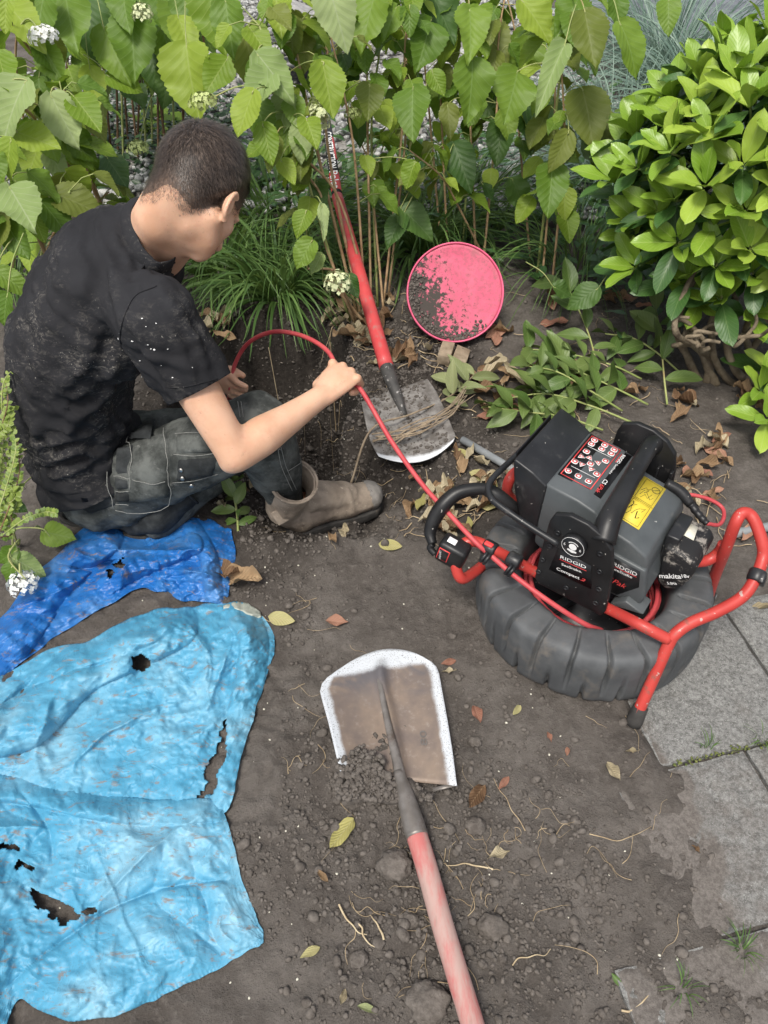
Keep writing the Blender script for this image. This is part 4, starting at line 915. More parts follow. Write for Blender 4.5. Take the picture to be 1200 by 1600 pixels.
for c in (c1, c2):
    ring_clip(c, bar, .0185, .030)
    dn = unit(np.cross(bar, Zu)); dn = dn if dn[1] < 0 else -dn
    ringp = c + dn * .022 + np.array([0, 0, -.006]); ringd = unit(P(860, 942, .21) - P(765, 868, .26))
    s1 = unit(np.cross(ringd, Zu)); s2 = np.cross(ringd, s1)
    pts = [ringp + .0125 * (math.cos(a) * s1 + math.sin(a) * s2) for a in np.linspace(0, 2 * math.pi, 20)]
    V, F = tube(pts, .0042, 8, flat=1.0); mbq = MB(); mbq.add(V, F); V, F = tube([p + ringd * .008 for p in pts], .0042, 8); mbq.add(V, F); V, F = mbq.get()
    part('cable_guide', V, F, MAT['black2'], reel)
V, F = box(frame(c1 + np.array([-.004, -.006, .02]), bar, unit(np.cross(Zu, bar))), .020, .012, .006, .002); part('clip_tab', V, F, MAT['redprint'], reel)
ring_clip(P(1182, 900, .285), P(1192, 872, .305) - P(1178, 908, .278), .0175, .026, 'cable_clip')
V, F = box(frame(P(1190, 905, .285), unit(P(1192, 872, .305) - P(1178, 908, .278)), unit([.7, -.7, .1])), .024, .016, .03, .004); part('clip_tab', V, F, MAT['black2'], reel)
# clamp block at the left end with its badge
cb = P(708, 862, .235); cx = unit(P(735, 875, .225) - P(690, 850, .24)); cyv = unit(np.cross(Zu, cx)); 
V, F = box(frame(cb, cx, cyv), .066, .046, .062, .009); clamp = part('clamp', V, F, MAT['black'], reel)
nf = -cyv if cyv[1] > 0 else cyv
V, F = box(frame(cb - cx * .014 + nf * .0235 + Zu * .002, cx, np.cross(nf, cx), nf), .026, .036, .002, .0006); bd = part('badge', V, F, MAT['redprint'], clamp)
V, F = box(frame(cb - cx * .014 + nf * .0246 + Zu * .002, cx, np.cross(nf, cx), nf), .022, .032, .002, .0006); part('badge_panel', V, F, MAT['badge'], clamp)
text('RIDGID', cb - cx * .018 + nf * .0258 - Zu * .012, Zu, -cx, .007, 'lettering', MAT['white'], clamp, 0, width=.026)
V, F = box(frame(cb - cx * .004 - cyv * .0 + Zu * .0315, cx, cyv), .020, .016, .002, .0005); part('white_label', V, F, MAT['white'], clamp)
# carrying handle and wire bail
V, F = tube(catmull([P(676, 850, .235), P(672, 832, .25), P(678, 812, .275), P(692, 790, .305), P(712, 772, .325), P(735, 765, .332), P(760, 764, .332), P(778, 770, .326)], 8), [.010, .014, .0165, .0175, .0165, .015, .013, .012], 14); part('carry_handle', V, F, MAT['black'], reel)
V, F = tube(catmull([P(676, 850, .235), P(672, 856, .225), P(680, 866, .215)], 6), .008, 10); part('handle_eye', V, F, MAT['black'], reel)
V, F = tube(catmull([P(760, 764, .33), P(778, 775, .32), P(800, 792, .29), P(812, 800, .26)], 6), [.016, .017, .016, .014], 12); part('handle_bracket', V, F, MAT['black'], reel)
V, F = tube(catmull([P(868, 696, .36), P(846, 688, .375), P(830, 690, .38), P(800, 718, .38), P(771, 746, .38), P(763, 762, .378), P(768, 779, .374), P(790, 797, .368), P(830, 824, .355), P(872, 850, .34)], 8), .0072, 10); part('wire_bail', V, F, MAT['black2'], reel)

# side plates and handle bar
n0 = -A_
def plate_at(a, thick, dz=0.0):
    pts2 = [(835, 903), (842, 872), (850, 842), (858, 815), (866, 804), (890, 806), (918, 820), (942, 840), (956, 862), (957, 890), (951, 930), (945, 957), (938, 963), (890, 938), (840, 912)]
    w_ = [PL(x, y, O1, A_) + A_ * a + Zu * dz for x, y in pts2]
    return prism(w_, A_ * thick, .0035)
V, F = plate_at(0, .014); plate = part('side_plate', V, F, MAT['black'], reel)
V, F = plate_at(.325, .014, .022); plate2 = part('side_plate', V, F, MAT['black'], reel)
for i in range(5):                      # ribs on the inside of the far plate
    V, F = box(frame(U(.318, .03 + i * .03, .27), B_, A_), .006, .014, .17, .0015); part('plate_rib', V, F, MAT['black'], plate2)
def onp(px, py, off=0.0): return PL(px, py, O1, A_) - A_ * off
# knob
kc = onp(900, 848); V, F = lathe([(.002, 0), (.026, 0), (.026, .012), (.0245, .0145), (.002, .0145)], 40, frame(kc, B_, None, n0)); knob = part('locking_knob', V, F, MAT['black2'], plate)
V, F = lathe([(.0238, .0146), (.0245, .0146), (.0245, .0152), (.0238, .0152)], 40, frame(kc, B_, None, n0), True); part('knob_ring', V, F, MAT['white'], knob)
def arc(c, r0, r1, a0, a1, name, mat, parent, off, n=14):
    V = []; 
    for k in range(n + 1):
        a = a0 + (a1 - a0) * k / n
        for r_ in (r0, r1): V.append(c + n0 * off + B_ * r_ * math.cos(a) + Zu * r_ * math.sin(a))
    return part(name, V, [(2 * k, 2 * k + 1, 2 * k + 3, 2 * k + 2) for k in range(n)], mat, parent, False)
arc(kc, .0, .0085, 0, 2 * math.pi, 'knob_mark', MAT['white'], knob, .0150); arc(kc, .0115, .0135, .6, 2.5, 'knob_mark', MAT['white'], knob, .0150)
tp = [kc + n0 * .0152 + B_ * x + Zu * z for x, z in ((-.010, -.009), (.010, -.009), (.010, -.013), (.0, -.016), (-.010, -.013))]; part('knob_mark', tp, [(0, 4, 3, 2, 1)], MAT['white'], knob, False)
text('6', kc + n0 * .0152 + B_ * -.020 + Zu * -.004, B_, Zu, .010, 'lettering', MAT['white'], knob, 0); text('6', kc + n0 * .0152 + B_ * .0145 + Zu * -.004, B_, Zu, .010, 'lettering', MAT['white'], knob, 0)
for px, py in ((872, 832), (860, 853), (848, 874), (938, 865), (937, 893), (936, 920), (842, 893), (885, 918), (931, 942)):
    V, F = lathe([(.002, 0), (.0068, 0), (.0062, .003), (.004, .0032), (.0035, .0015), (.002, .0015)], 16, frame(onp(px, py), B_, None, n0)); part('bolt', V, F, MAT['black2'], plate)
lw = [onp(px, py) for px, py in ((872, 856), (924, 884), (924, 920), (858, 889))]
V, F = prism([p - A_ * .0012 for p in lw], A_ * .001); part('name_plate', V, F, MAT['badge'], plate)
def line(px, py, px2, py2): return onp(px, py, .0022), onp(px2, py2, .0022)
for body, a0, a1, hgt, mat, sl in (('RIDGID', (876, 871), (916, 888), .0125, 'white', .0), ('SeeSnake.', (878, 882), (910, 894.5), .0095, 'white', 0), ('Compact', (870, 889), (906, 904.5), .0115, 'white', .0), ('2', (907, 905), (915, 908.5), .0115, 'redprint', .3)):
    p0, p1 = line(*a0, *a1); text(body, p0, p1 - p0, Zu, hgt, 'lettering', MAT[mat], plate, 0, sl, np.linalg.norm(p1 - p0), .012)
p0, p1 = line(875, 872.5, 917, 891); V, F = prism([p0, p1, p1 - Zu * .0016, p0 - Zu * .0016], A_ * .0006); part('underline', V, F, MAT['redprint'], plate)
# top handle bar across the unit
hb = [U(.012, .118, .375), U(.045, .110, .402), U(.10, .105, .412), U(.17, .100, .418), U(.25, .095, .420), U(.30, .092, .415), U(.335, .09, .395)]
V, F = tube(catmull(hb, 6), [.026, .024, .021, .019, .0185, .020, .024], 18); part('handle_bar', V, F, MAT['black'], reel)

# ------------------------------------------------------------------ control monitor docked on the reel
MC = U(.18, .05, .17)
mon = thing('control_monitor', 'grey and black control monitor with red keypad docked on the reel', 'monitor', MC)
prf = [(-.045, .215), (-.048, .300), (-.045, .396), (.03, .389), (.072, .378), (.10, .352), (.158, .340), (.196, .322), (.204, .300), (.206, .262), (.222, .215), (.212, .178), (.02, .175)]
V, F = prism([U(.075, b, z) for b, z in prf], A_ * .215, .006); part('housing', V, F, MAT['grey'], mon)
V, F = prism([U(.068, b, z) for b, z in [(.10, .30), (.205, .29), (.222, .215), (.215, .18), (.12, .18)]], A_ * .02, .004); part('front_panel', V, F, MAT['grey'], mon)
hood = [(-.040, .392), (-.075, .412), (-.122, .428), (-.124, .420), (-.112, .345), (-.085, .262), (-.045, .255)]
V, F = prism([U(.072, b, z) for b, z in hood], A_ * .222, .006); hd = part('sun_hood', V, F, MAT['black2'], mon)
V, F = box(frame(U(.183, -.1225, .372), A_, unit(U(0, -.122, .425) - U(0, -.090, .275))), .16, .10, .004, .001); part('screen', V, F, MAT['badge'], mon)
kp = [U(a, b, 0) for a, b in ((.118, -.036), (.283, -.036), (.283, .046), (.118, .046))]
def topz(b): return float(np.interp(b, [-.045, .03, .072], [.396, .389, .378]))
def K(a, b, off=0.0): return U(a, b, topz(b) + off)
V, F = prism([K(a, b, .0005) for a, b in ((.118, -.038), (.283, -.038), (.283, .064), (.118, .064))], Zu * .0014); kpad = part('keypad', V, F, MAT['badge'], mon)
for (a0, b0, a1, b1) in ((.122, -.034, .279, -.032), (.122, .036, .279, .038), (.122, -.032, .124, .036), (.277, -.032, .279, .036)):
    V, F = prism([K(a0, b0, .0022), K(a1, b0, .0022), K(a1, b1, .0022), K(a0, b1, .0022)], Zu * .0003); part('keypad_border', V, F, MAT['redprint'], kpad)
for a0 in (.158, .240):
    V, F = prism([K(a0, -.026, .0022), K(a0 + .0012, -.026, .0022), K(a0 + .0012, .030, .0022), K(a0, .030, .0022)], Zu * .0003); part('keypad_line', V, F, MAT['white'], kpad)
def key(a, b, kind):
    def shape(s_):
        if kind == 'o': return [(s_ * math.cos(t) * .0078, s_ * math.sin(t) * .0078) for t in np.linspace(0, 2 * math.pi, 16, endpoint=False)]
        if kind == 's': return [(x * s_ * .0072, y * s_ * .0072) for x, y in ((1, .6), (.6, 1), (-.6, 1), (-1, .6), (-1, -.6), (-.6, -1), (.6, -1), (1, -.6))]
        ang = {'u': 0, 'r': -math.pi / 2, 'd': math.pi, 'l': math.pi / 2}[kind]
        return [(s_ * .0095 * math.cos(ang + t), s_ * .0095 * math.sin(ang + t)) for t in (0, 2 * math.pi / 3, 4 * math.pi / 3)]
    V, F = prism([K(a + x, b + y, .0021) for x, y in shape(1)], Zu * .0012); k_ = part('key', V, F, MAT['white'], kpad)
    V, F = prism([K(a + x, b + y, .0034) for x, y in shape(.78)], Zu * .0004); part('key_face', V, F, MAT['redprint'], k_)
    V, F = prism([K(a + x, b + y, .0039) for x, y in [(q[0] * .38, q[1] * .38) for q in shape(1)]], Zu * .0002); part('key_symbol', V, F, MAT['white'], k_)
for a, b, kd in ((.268, -.022, 'o'), (.268, .003, 's'), (.268, .026, 's'), (.252, -.022, 's'), (.252, .003, 's'), (.252, .026, 's'), (.222, -.020, 's'), (.208, -.006, 'u'), (.200, -.022, 'l'), (.192, .004, 's'), (.206, .016, 'r'), (.222, .026, 's'), (.178, -.010, 'd'), (.178, .012, 'd'), (.172, .028, 's'), (.176, -.026, 's'), (.140, -.024, 'o'), (.140, .000, 's'), (.140, .024, 's')):
    key(a, b, kd)
text('CS', K(.172, .047, .0024), -A_, B_, .013, 'lettering', MAT['white'], kpad, 0, .25, .016, .01); text('6Pak', K(.154, .047, .0024), -A_, B_, .013, 'lettering', MAT['redprint'], kpad, 0, .3, .030, .005)
text('RIDGID', K(.270, .046, .0024), -A_, B_, .010, 'lettering', MAT['white'], kpad, 0, 0, .034, .012); text('SeeSnake', K(.232, .047, .0024), -A_, B_, .007, 'lettering', MAT['white'], kpad, 0, 0, .038)
V, F = prism([K(.236, .0435, .0024), K(.270, .0435, .0024), K(.270, .045, .0024), K(.236, .045, .0024)], Zu * .0002); part('underline', V, F, MAT['redprint'], kpad)
# yellow warning sticker
def yz(b): return float(np.interp(b, [.10, .158, .196], [.352, .340, .322]))
def Y_(a, b, off=0.0): return U(a, b, yz(b) + off)
V, F = prism([Y_(a, b, .0006) for a, b in ((.120, .104), (.272, .104), (.272, .157), (.120, .157))], Zu * .0008); ys = part('warning_sticker', V, F, MAT['yellow'], mon)
def ink(pts, r=.0005): V, F = tube([Y_(a, b, .0018) for a, b in pts], r, 4); part('sticker_print', V, F, MAT['ink'], ys)
for a0, a1 in ((.124, .192), (.200, .268)): ink([(a0, .112), (a1, .112), (a1, .152), (a0, .152), (a0, .112)])
ink([(.146, .106), (.146, .110)]); ink([(.196, .106), (.196, .156)])
ink([(.250 + .009 * math.cos(t), .142 + .009 * math.sin(t)) for t in np.linspace(0, 6.3, 18)], .0007); ink([(.244, .136), (.256, .148)], .0007)
ink([(.214, .118), (.232, .122), (.246, .132), (.230, .128), (.214, .142), (.224, .146)]); ink([(.206, .122), (.222, .128), (.214, .136), (.232, .140)]); ink([(.228, .116), (.242, .122), (.236, .130), (.224, .124)], .0007)
ink([(.150, .144), (.142, .138), (.164, .134)], .0012); ink([(.140, .116), (.156, .122), (.170, .118), (.182, .126)]); ink([(.150, .126), (.166, .130), (.176, .136)]); ink([(.160, .115), (.178, .119), (.186, .116)], .0009); ink([(.168, .142), (.182, .146), (.176, .138)])
# side label
fl = [U(.0675, b, z) for b, z in ((.112, .290), (.196, .284), (.204, .240), (.166, .187), (.112, .190))]
V, F = prism(fl, -A_ * .001); sl_ = part('side_label', V, F, MAT['badge'], mon)
text('RIDGID', U(.0658, .140, .268), B_, Zu, .0145, 'lettering', MAT['white'], sl_, 0, 0, .052, .012); text('SeeSnake', U(.0658, .139, .256), B_, Zu, .0105, 'lettering', MAT['white'], sl_, 0, 0, .046, .01)
V, F = prism([U(.0660, .139, .2665), U(.0660, .193, .2665), U(.0660, .193, .2650), U(.0660, .139, .2650)], -A_ * .0003); part('underline', V, F, MAT['redprint'], sl_)
text('CS6Pak', U(.0658, .116, .218), B_, Zu, .020, 'lettering', MAT['redprint'], sl_, 0, .35, .064, .0)
V, F = prism([U(.05, .19, .20), U(.05, .235, .185), U(.05, .16, .165)], A_ * .05, .003); part('foot_wedge', V, F, MAT['grey'], mon)
# plug with cable
V, F = tube(catmull([Y_(.285, .150, .004), U(.290, .185, .335), U(.284, .215, .318)], 5), [.0115, .0125, .0125, .010], 14); plug = part('plug', V, F, MAT['black'], mon)
sp = catmull([U(.284, .215, .318), U(.278, .240, .304), U(.274, .262, .294)], 8); V, F = tube(sp, [.0095, .0075, .0095, .0075, .0095, .0075, .009, .007, .008], 12); part('strain_relief', V, F, MAT['black'], plug)
V, F = tube(catmull([U(.274, .262, .294), P(1123, 820, .28), P(1131, 808, .28), P(1128, 793, .28), P(1110, 781, .29), P(1085, 774, .30), P(1060, 772, .30), P(1045, 776, .28)], 8), .0046, 8); part('lead', V, F, MAT['cable'], mon)
# battery
V, F = prism([U(.165, b, z) for b, z in ((.206, .318), (.235, .318), (.232, .225), (.206, .222))], A_ * .085, .004); part('battery_mount', V, F, MAT['black2'], mon)
bz = [(.212, .300), (.275, .292), (.288, .278), (.286, .240), (.270, .195), (.244, .178), (.222, .190)]
V, F = prism([U(.150, b, z) for b, z in bz], A_ * .118, .008); bat = part('battery', V, F, MAT['battery'], mon)
V, F = prism([U(a, b, float(np.interp(b, [.212, .275], [.300, .292])) + .0006) for a, b in ((.206, .222), (.246, .222), (.250, .250), (.206, .256))], Zu * .0008); part('paper_label', V, F, MAT['paper'], bat)
text('makita', U(.1494, .226, .206), unit(U(0, .272, .235) - U(0, .226, .206)), Zu, .018, 'lettering', MAT['white'], bat, .0002, .15, .050, .02)
text('18v', U(.1494, .268, .236), unit(U(0, .272, .235) - U(0, .240, .215)), Zu, .013, 'lettering', MAT['white'], bat, .0002, .1, .018, .02)
text('5.0Ah', U(.1494, .246, .198), unit(U(0, .272, .215) - U(0, .240, .195)), Zu, .010, 'lettering', MAT['white'], bat, .0002, .1, .022, .02)
# push cable from the reel through both hands into the hole
cps = [D(380, 690, 2.75), D(362, 650, 2.4), D(358, 615, 2.16), D(362, 592, 2.125), D(368, 567, 2.10), D(384, 540, 2.06), D(408, 524, 2.02), D(438, 518, 1.98), D(478, 527, 1.935), D(513, 550, 1.885), RH(.088, -.018, -.026), RH(.086, .012, -.028), D(566, 612, 1.825), D(612, 690, 1.79), D(660, 757, 1.745), D(700, 801, 1.71), D(742, 846, 1.675)]
cps += [P(767, 868, .25), P(808, 903, .236), P(860, 941, .215), P(912, 974, .17), P(940, 985, .12)]
V, F = tube(catmull(cps, 10), .0058, 10)
solo('push_cable', V, F, MAT['cable'], 'thin red push cable running from the reel through the man\'s hands', 'cable')

# ------------------------------------------------------------------ shovels
def blade_mesh(fn, nu, nv, thick, mat, parent, name='blade'):
    V = []; uv = []
    for i in range(nu):
        for j in range(nv):
            u, v = i / (nu - 1), j / (nv - 1); V.append(fn(u, v)); uv.append((u, v))
    V = np.array(V); o = part(name, V, grid_faces(nu, nv), mat, parent, True, uv); m = o.modifiers.new('t', 'SOLIDIFY'); m.thickness = thick; m.offset = 0; return o
# foreground shovel: tip edge up in the picture, shaft runs off the bottom edge
s0 = on_ground(652, 1262); 
shovel = thing('shovel', 'worn shovel in the foreground, bright-edged blade, faded red shaft running out of frame', 'shovel', s0, 'shovels')
outlL = [(533, 1212), (523, 1170), (513, 1128), (504, 1096), (500, 1080), (503, 1068), (512, 1058), (527, 1048)]
outlR = [(714, 1228), (708, 1180), (700, 1130), (692, 1085), (686, 1052), (682, 1042), (674, 1034), (662, 1027)]
tipc = (597, 1016)
def fgz(u, v):
    c = abs(u - .5) * 2; return .016 + .014 * c ** 2 + .020 * (1 - v) * c + .010 * v - .008 * math.exp(-((u - .5) / .06) ** 2) * 0
def fgb(u, v):
    k = v * (len(outlL) - 1); i = min(int(k), len(outlL) - 2); f = k - i
    l = np.array(outlL[i]) * (1 - f) + np.array(outlL[i + 1]) * f; r_ = np.array(outlR[i]) * (1 - f) + np.array(outlR[i + 1]) * f
    p = l * (1 - u) + r_ * u
    if v > .72: p = p + np.array([2, -21]) * (1 - abs(2 * u - 1) ** 2.2) * ((v - .72) / .28) ** 1.5
    w_ = P(p[0], p[1], fgz(u, v)); rid = math.exp(-((u - .5 - .035 * (1 - v)) / .045) ** 2) * sstep(.93, .80, v); w_[2] += .014 * float(rid) + .003 * math.exp(-((u - .5) / .15) ** 2); return w_
blade_mesh(fgb, 45, 41, .0022, MAT['blade'], shovel)
q1, q2 = P(704, 1226, .046), P(716, 1224, .046)
V, F = tube([P(676, 1234, .036), P(714, 1225, .044)], .0045, 8, flat=.4); part('tread_lip', V, F, MAT['steel'], shovel)
rp = [P(590, 1046, .028), P(596, 1080, .038), P(606, 1130, .044), P(618, 1180, .047), P(628, 1225, .047)]; V, F = tube(catmull(rp, 6), [.004, .006, .0075, .0095, .012], 12, flat=.7); part('blade_rib', V, F, MAT['steel'], shovel)
V, F = tube(catmull([P(622, 1205, .046), P(634, 1245, .045), P(644, 1280, .043), P(652, 1308, .042)], 6), [.010, .0165, .0198, .0212, .0215], 18); part('socket', V, F, MAT['steel'], shovel)
sh_p = [P(651, 1304, .042), P(668, 1360, .041), P(690, 1440, .040), P(714, 1520, .042), P(740, 1606, .046), P(772, 1720, .055), P(820, 1890, .07)]
V, F = tube(catmull(sh_p, 8), [.0205, .0200, .0195, .0192, .0192], 20); part('shaft', V, F, MAT['shaft'], shovel)
text('80', P(668, 1165, .036) , unit(P(664, 1130, .036) - P(668, 1165, .036)), unit([-1, 0, 0]), .020, 'lettering', MAT['steel'], shovel, .0012, 0, .034)
# soil lying on the foreground blade
rgs = np.random.default_rng(9); pts = []; 
while len(pts) < 900:
    px, py = rgs.uniform(525, 675), rgs.uniform(1150, 1250); lim = 1160 + (18 if px < 600 else 40) + 14 * math.sin(px / 19) + (0 if px < 600 else max(0, px - 640) * 1.6)
    if py > lim + rgs.exponential(6) and not (612 < px - (py - 1180) * .25 < 640): pts.append((px, py))
pp = np.array([P(x, y, .040 + .012 * rgs.random()) for x, y in pts]); s_ = .0022 + .0065 * rgs.random(len(pp)) ** 2.2
V, F = lumps(pp, s_, 1, rgs, .75, .15); tag(part('soil_on_blade', V, F, MAT['clod'], shovel), kind='stuff')
gx_, gy_ = np.meshgrid(np.linspace(0, 1, 30), np.linspace(0, 1, 16), indexing='ij'); V = []
for u, v in zip(gx_.ravel(), gy_.ravel()):
    px = 526 + 148 * u; lim = 1168 + (14 if px < 600 else 34) + 10 * math.sin(px / 19) + (0 if px < 600 else max(0, px - 640) * 1.4); py = lim + (1262 - lim) * v; e = min(u, 1 - u, v * .8, (1 - v) * 1.2) * 6; e = min(1, max(0, e)); e = e - .9 * max(0, 1 - 5 * min(u, 1 - u, 1 - v))
    V.append(P(px, py, .018 + .026 * e + .003 * math.sin(px * .3) * math.cos(py * .35)))
part('soil_heap', V, grid_faces(30, 16), MAT['clod'], shovel)

# rear shovel, blade towards the camera, shaft leaning back into the hydrangea
s1 = on_ground(640, 655)
shovel2 = thing('shovel', 'soil-dusted shovel lying across the hole edge, its red shaft leaning into the shrubs', 'shovel', s1, 'shovels')
oL = [(565, 628), (568, 645), (573, 668), (579, 690), (586, 704), (592, 713)]
oR = [(668, 592), (682, 612), (695, 640), (705, 664), (712, 681), (708, 690)]
def bz2(u, v): return .022 + .020 * (abs(u - .5) * 2) ** 2 + .018 * (1 - v)
def fb2(u, v):
    k = v * (len(oL) - 1); i = min(int(k), len(oL) - 2); f = k - i
    l = np.array(oL[i]) * (1 - f) + np.array(oL[i + 1]) * f; r_ = np.array(oR[i]) * (1 - f) + np.array(oR[i + 1]) * f
    p = l * (1 - u) + r_ * u + np.array([6, 20]) * (1 - (2 * u - 1) ** 2) * v ** 2.2
    w_ = P(p[0], p[1], bz2(u, v)); w_[2] += .024 * math.exp(-((u - .47 - .10 * (v - .4)) / .07) ** 2) * float(sstep(.85, .1, v)); return w_
blade_mesh(fb2, 41, 37, .0024, MAT['blade2'], shovel2)
rg2 = np.random.default_rng(19); uu_ = rg2.random(420); vv_ = rg2.random(420) ** 1.3 * .85; pp = np.array([fb2(a_, b_) for a_, b_ in zip(.08 + .84 * uu_, vv_)]) + np.array([0, 0, .002])
V, F = lumps(pp, .0018 + .006 * rg2.random(420) ** 2.4, 1, rg2, .7, .15); tag(part('soil_on_blade', V, F, MAT['clod'], shovel2), kind='stuff')
V, F = tube(catmull([P(632, 650, .045), P(622, 622, .062), P(612, 596, .085), P(603, 570, .10)], 6), [.009, .016, .0205, .0235], 18); part('socket', V, F, MAT['socket2'], shovel2)
sa, sb = P(604, 574, .098), D(527, 307, 2.84); sc = D(507, 170, 3.30)
V, F = tube(catmull([sa, sa * .5 + sb * .5, sb], 10), [.0238, .0225, .0205], 20); part('shaft', V, F, MAT['shaft2'], shovel2)
V, F = tube([sb, sb * .5 + sc * .5, sc], [.0200, .0195, .019], 20); slv = part('label_sleeve', V, F, MAT['sleeve_black'], shovel2)
sdr = unit(sc - sb); sfn = unit(-(sb - CAMP) + sdr * np.dot(sb - CAMP, sdr)); ssd = np.cross(sdr, sfn)
def wrapbox(t0, t1, mat, name, a0=-1.2, a1=1.2, r=.0209):
    V = [];
    for t in np.linspace(t0, t1, 6):
        for a in np.linspace(a0, a1, 12): V.append(sb + sdr * t + r * (math.cos(a) * sfn + math.sin(a) * ssd))
    return part(name, V, grid_faces(6, 12), mat, slv)
wrapbox(.02, .155, MAT['redprint'], 'red_label'); wrapbox(.26, .44, MAT['redprint'], 'red_label', .6, 1.5)
for body, t0, wd_, hgt, off in (('Polet', .150, .13, .044, .0), ('CONSTRUCTION', .47, .30, .040, -.003)):
    o_ = sb + sdr * t0 + sfn * .0215 - ssd * (hgt * .36) * (1 if True else 1) + ssd * off; ydir = ssd if np.dot(ssd, Rr) > 0 else -ssd
    text(body, sb + sdr * t0 + sfn * .0222 - ydir * hgt * .36, -sdr, ydir, hgt, 'lettering', MAT['white'], slv, 0, 0, wd_, .015)
# ------------------------------------------------------------------ plastic sheets
def inpoly(x, y, poly):
    c = np.zeros(len(x), bool); n = len(poly); j = n - 1
    for i in range(n):
        xi, yi = poly[i]; xj, yj = poly[j]
        m = ((yi > y) != (yj > y)) & (x < (xj - xi) * (y - yi) / (yj - yi + 1e-9) + xi); c ^= m; j = i
    return c
def smooth_curve(c, x):
    c = np.array(c, float); xs = np.linspace(c[0, 0], c[-1, 0], 400); y = np.interp(xs, c[:, 0], c[:, 1]); k = np.ones(9) / 9
    y2 = np.convolve(np.pad(y, 4, mode='edge'), k, 'valid'); return np.interp(x, xs, y2)
def film(name, top, bot, nx, ny, base, amp, mat, parent, seed, holes=(), rolls=(), edge_drop=.012, wave=1.0):
    x0, x1 = top[0][0], top[-1][0]; tx = np.linspace(0, 1, nx); tx = 1 - (1 - tx) ** 1.35; xs = x0 + (x1 - x0) * tx
    tp, bt = smooth_curve(top, xs), smooth_curve(bot, xs); v = np.linspace(0, 1, ny)
    PX = np.repeat(xs[:, None], ny, 1); PY = tp[:, None] * (1 - v) + bt[:, None] * v
    jx = 4.5 * fbm(np.stack([PX.ravel() * .022, PY.ravel() * .022, PX.ravel() * 0], 1), 2, seed + 40).reshape(nx, ny)
    PX = PX + jx; PY = PY + jx[::-1, ::-1] * .8
    g = Pv(PX.ravel(), PY.ravel(), .03 + 0 * PX.ravel()); q = g.copy(); q[:, 2] = 0
    gr_ = np.random.default_rng(seed); z = amp * .020 * fbm(q * 2.6, 2, seed + 1)
    qw = q + .022 * np.stack([fbm(q * 7 + 9, 2, seed), fbm(q * 7 - 4, 2, seed + 5), q[:, 2]], 1)
    lo_, hi_ = q.min(0), q.max(0); main = gr_.uniform(0, math.pi, 3)
    for k in range(330):                                   # creases: sharp ridges and troughs that fade along their length
        big = k < 16; c_ = lo_ + (hi_ - lo_) * gr_.random(3); a_ = main[k % 3] + gr_.normal(0, .35); dx_ = np.array([math.cos(a_), math.sin(a_), 0]); nx_ = np.array([-dx_[1], dx_[0], 0])
        tiny = k > 90; Lk = gr_.uniform(.10, .26) if big else gr_.uniform(.02, .07) if tiny else gr_.uniform(.03, .16); wk = gr_.uniform(.010, .024) if big else gr_.uniform(.0022, .0045) if tiny else gr_.uniform(.003, .009); hk = gr_.uniform(.014, .036) if big else gr_.uniform(.0005, .0017) if tiny else gr_.uniform(.0015, .0055)
        u0 = (qw - c_) @ dx_; bend, asym, sgn = gr_.normal(0, 1), gr_.uniform(.35, 1.6), (1 if gr_.random() < .75 else -.7); ii = np.where(np.abs(u0) < 2.2 * Lk)[0]; u_ = u0[ii]; d_ = (qw[ii] - c_) @ nx_ + .25 * u_ * u_ / Lk * bend; prof_ = np.where(d_ > 0, np.exp(-np.abs(d_) / wk), np.exp(-np.abs(d_) / (wk * asym))); z[ii] += amp * hk * sgn * prof_ * np.exp(-(u_ / Lk) ** 2)
    bx_ = np.concatenate([xs[::3], xs[::3], np.full(8, xs[-1])]); by_ = np.concatenate([tp[::3], bt[::3], np.linspace(tp[-1], bt[-1], 8)]); pxr, pyr = np.repeat(xs, ny), (tp[:, None] * (1 - v) + bt[:, None] * v).ravel(); dist = np.empty(nx * ny)
    for k in range(0, nx * ny, 8000): dist[k:k + 8000] = np.sqrt(((pxr[k:k + 8000, None] - bx_) ** 2 + (pyr[k:k + 8000, None] - by_) ** 2).min(1))
    ed = dist / 46 * (1 + .5 * fbm(q * 11, 3, seed + 70)); fe = np.clip(ed, 0, 1) ** .8; z = (base + z) * (.10 + .90 * fe) - base
    for (line, rw, rh) in rolls:
        L = catmull([(a, b, 0) for a, b in line], 8)[:, :2]; pc = np.stack([PX.ravel(), PY.ravel()], 1)
        d = np.min(np.hypot(pc[:, None, 0] - L[None, :, 0], pc[:, None, 1] - L[None, :, 1]), 1); z = z + rh * np.sqrt(np.clip(1 - (d / rw) ** 2, 0, 1)) * (1 + .25 * fbm(q * 22, 2, seed + 90)) * (.25 + .75 * fe)
    gzv = gz(g[:, 0], g[:, 1]); zf = np.maximum(base + z, .004) + np.clip(gzv, -.01, .03)
    W = Pv(PX.ravel(), PY.ravel(), zf)
    F = grid_faces(nx, ny)
    if holes:
        nz = 5 * fbm(np.stack([PX.ravel() * .09, PY.ravel() * .09, PX.ravel() * 0], 1), 3, seed + 50); dead = np.zeros(nx * ny, bool)
        for h in holes: dead |= inpoly(PX.ravel() + nz, PY.ravel() + nz[::-1], h)
        F = F[~dead[F].any(1)]
    o = part(name, W, F, mat, parent); m = o.modifiers.new('t', 'SOLIDIFY'); m.thickness = .0012; m.offset = 1; return o
lb = thing('plastic_sheet', 'large torn light blue plastic sheet spread over the soil at lower left', 'plastic sheet', P(200, 1250, 0), 'blue plastic sheets')
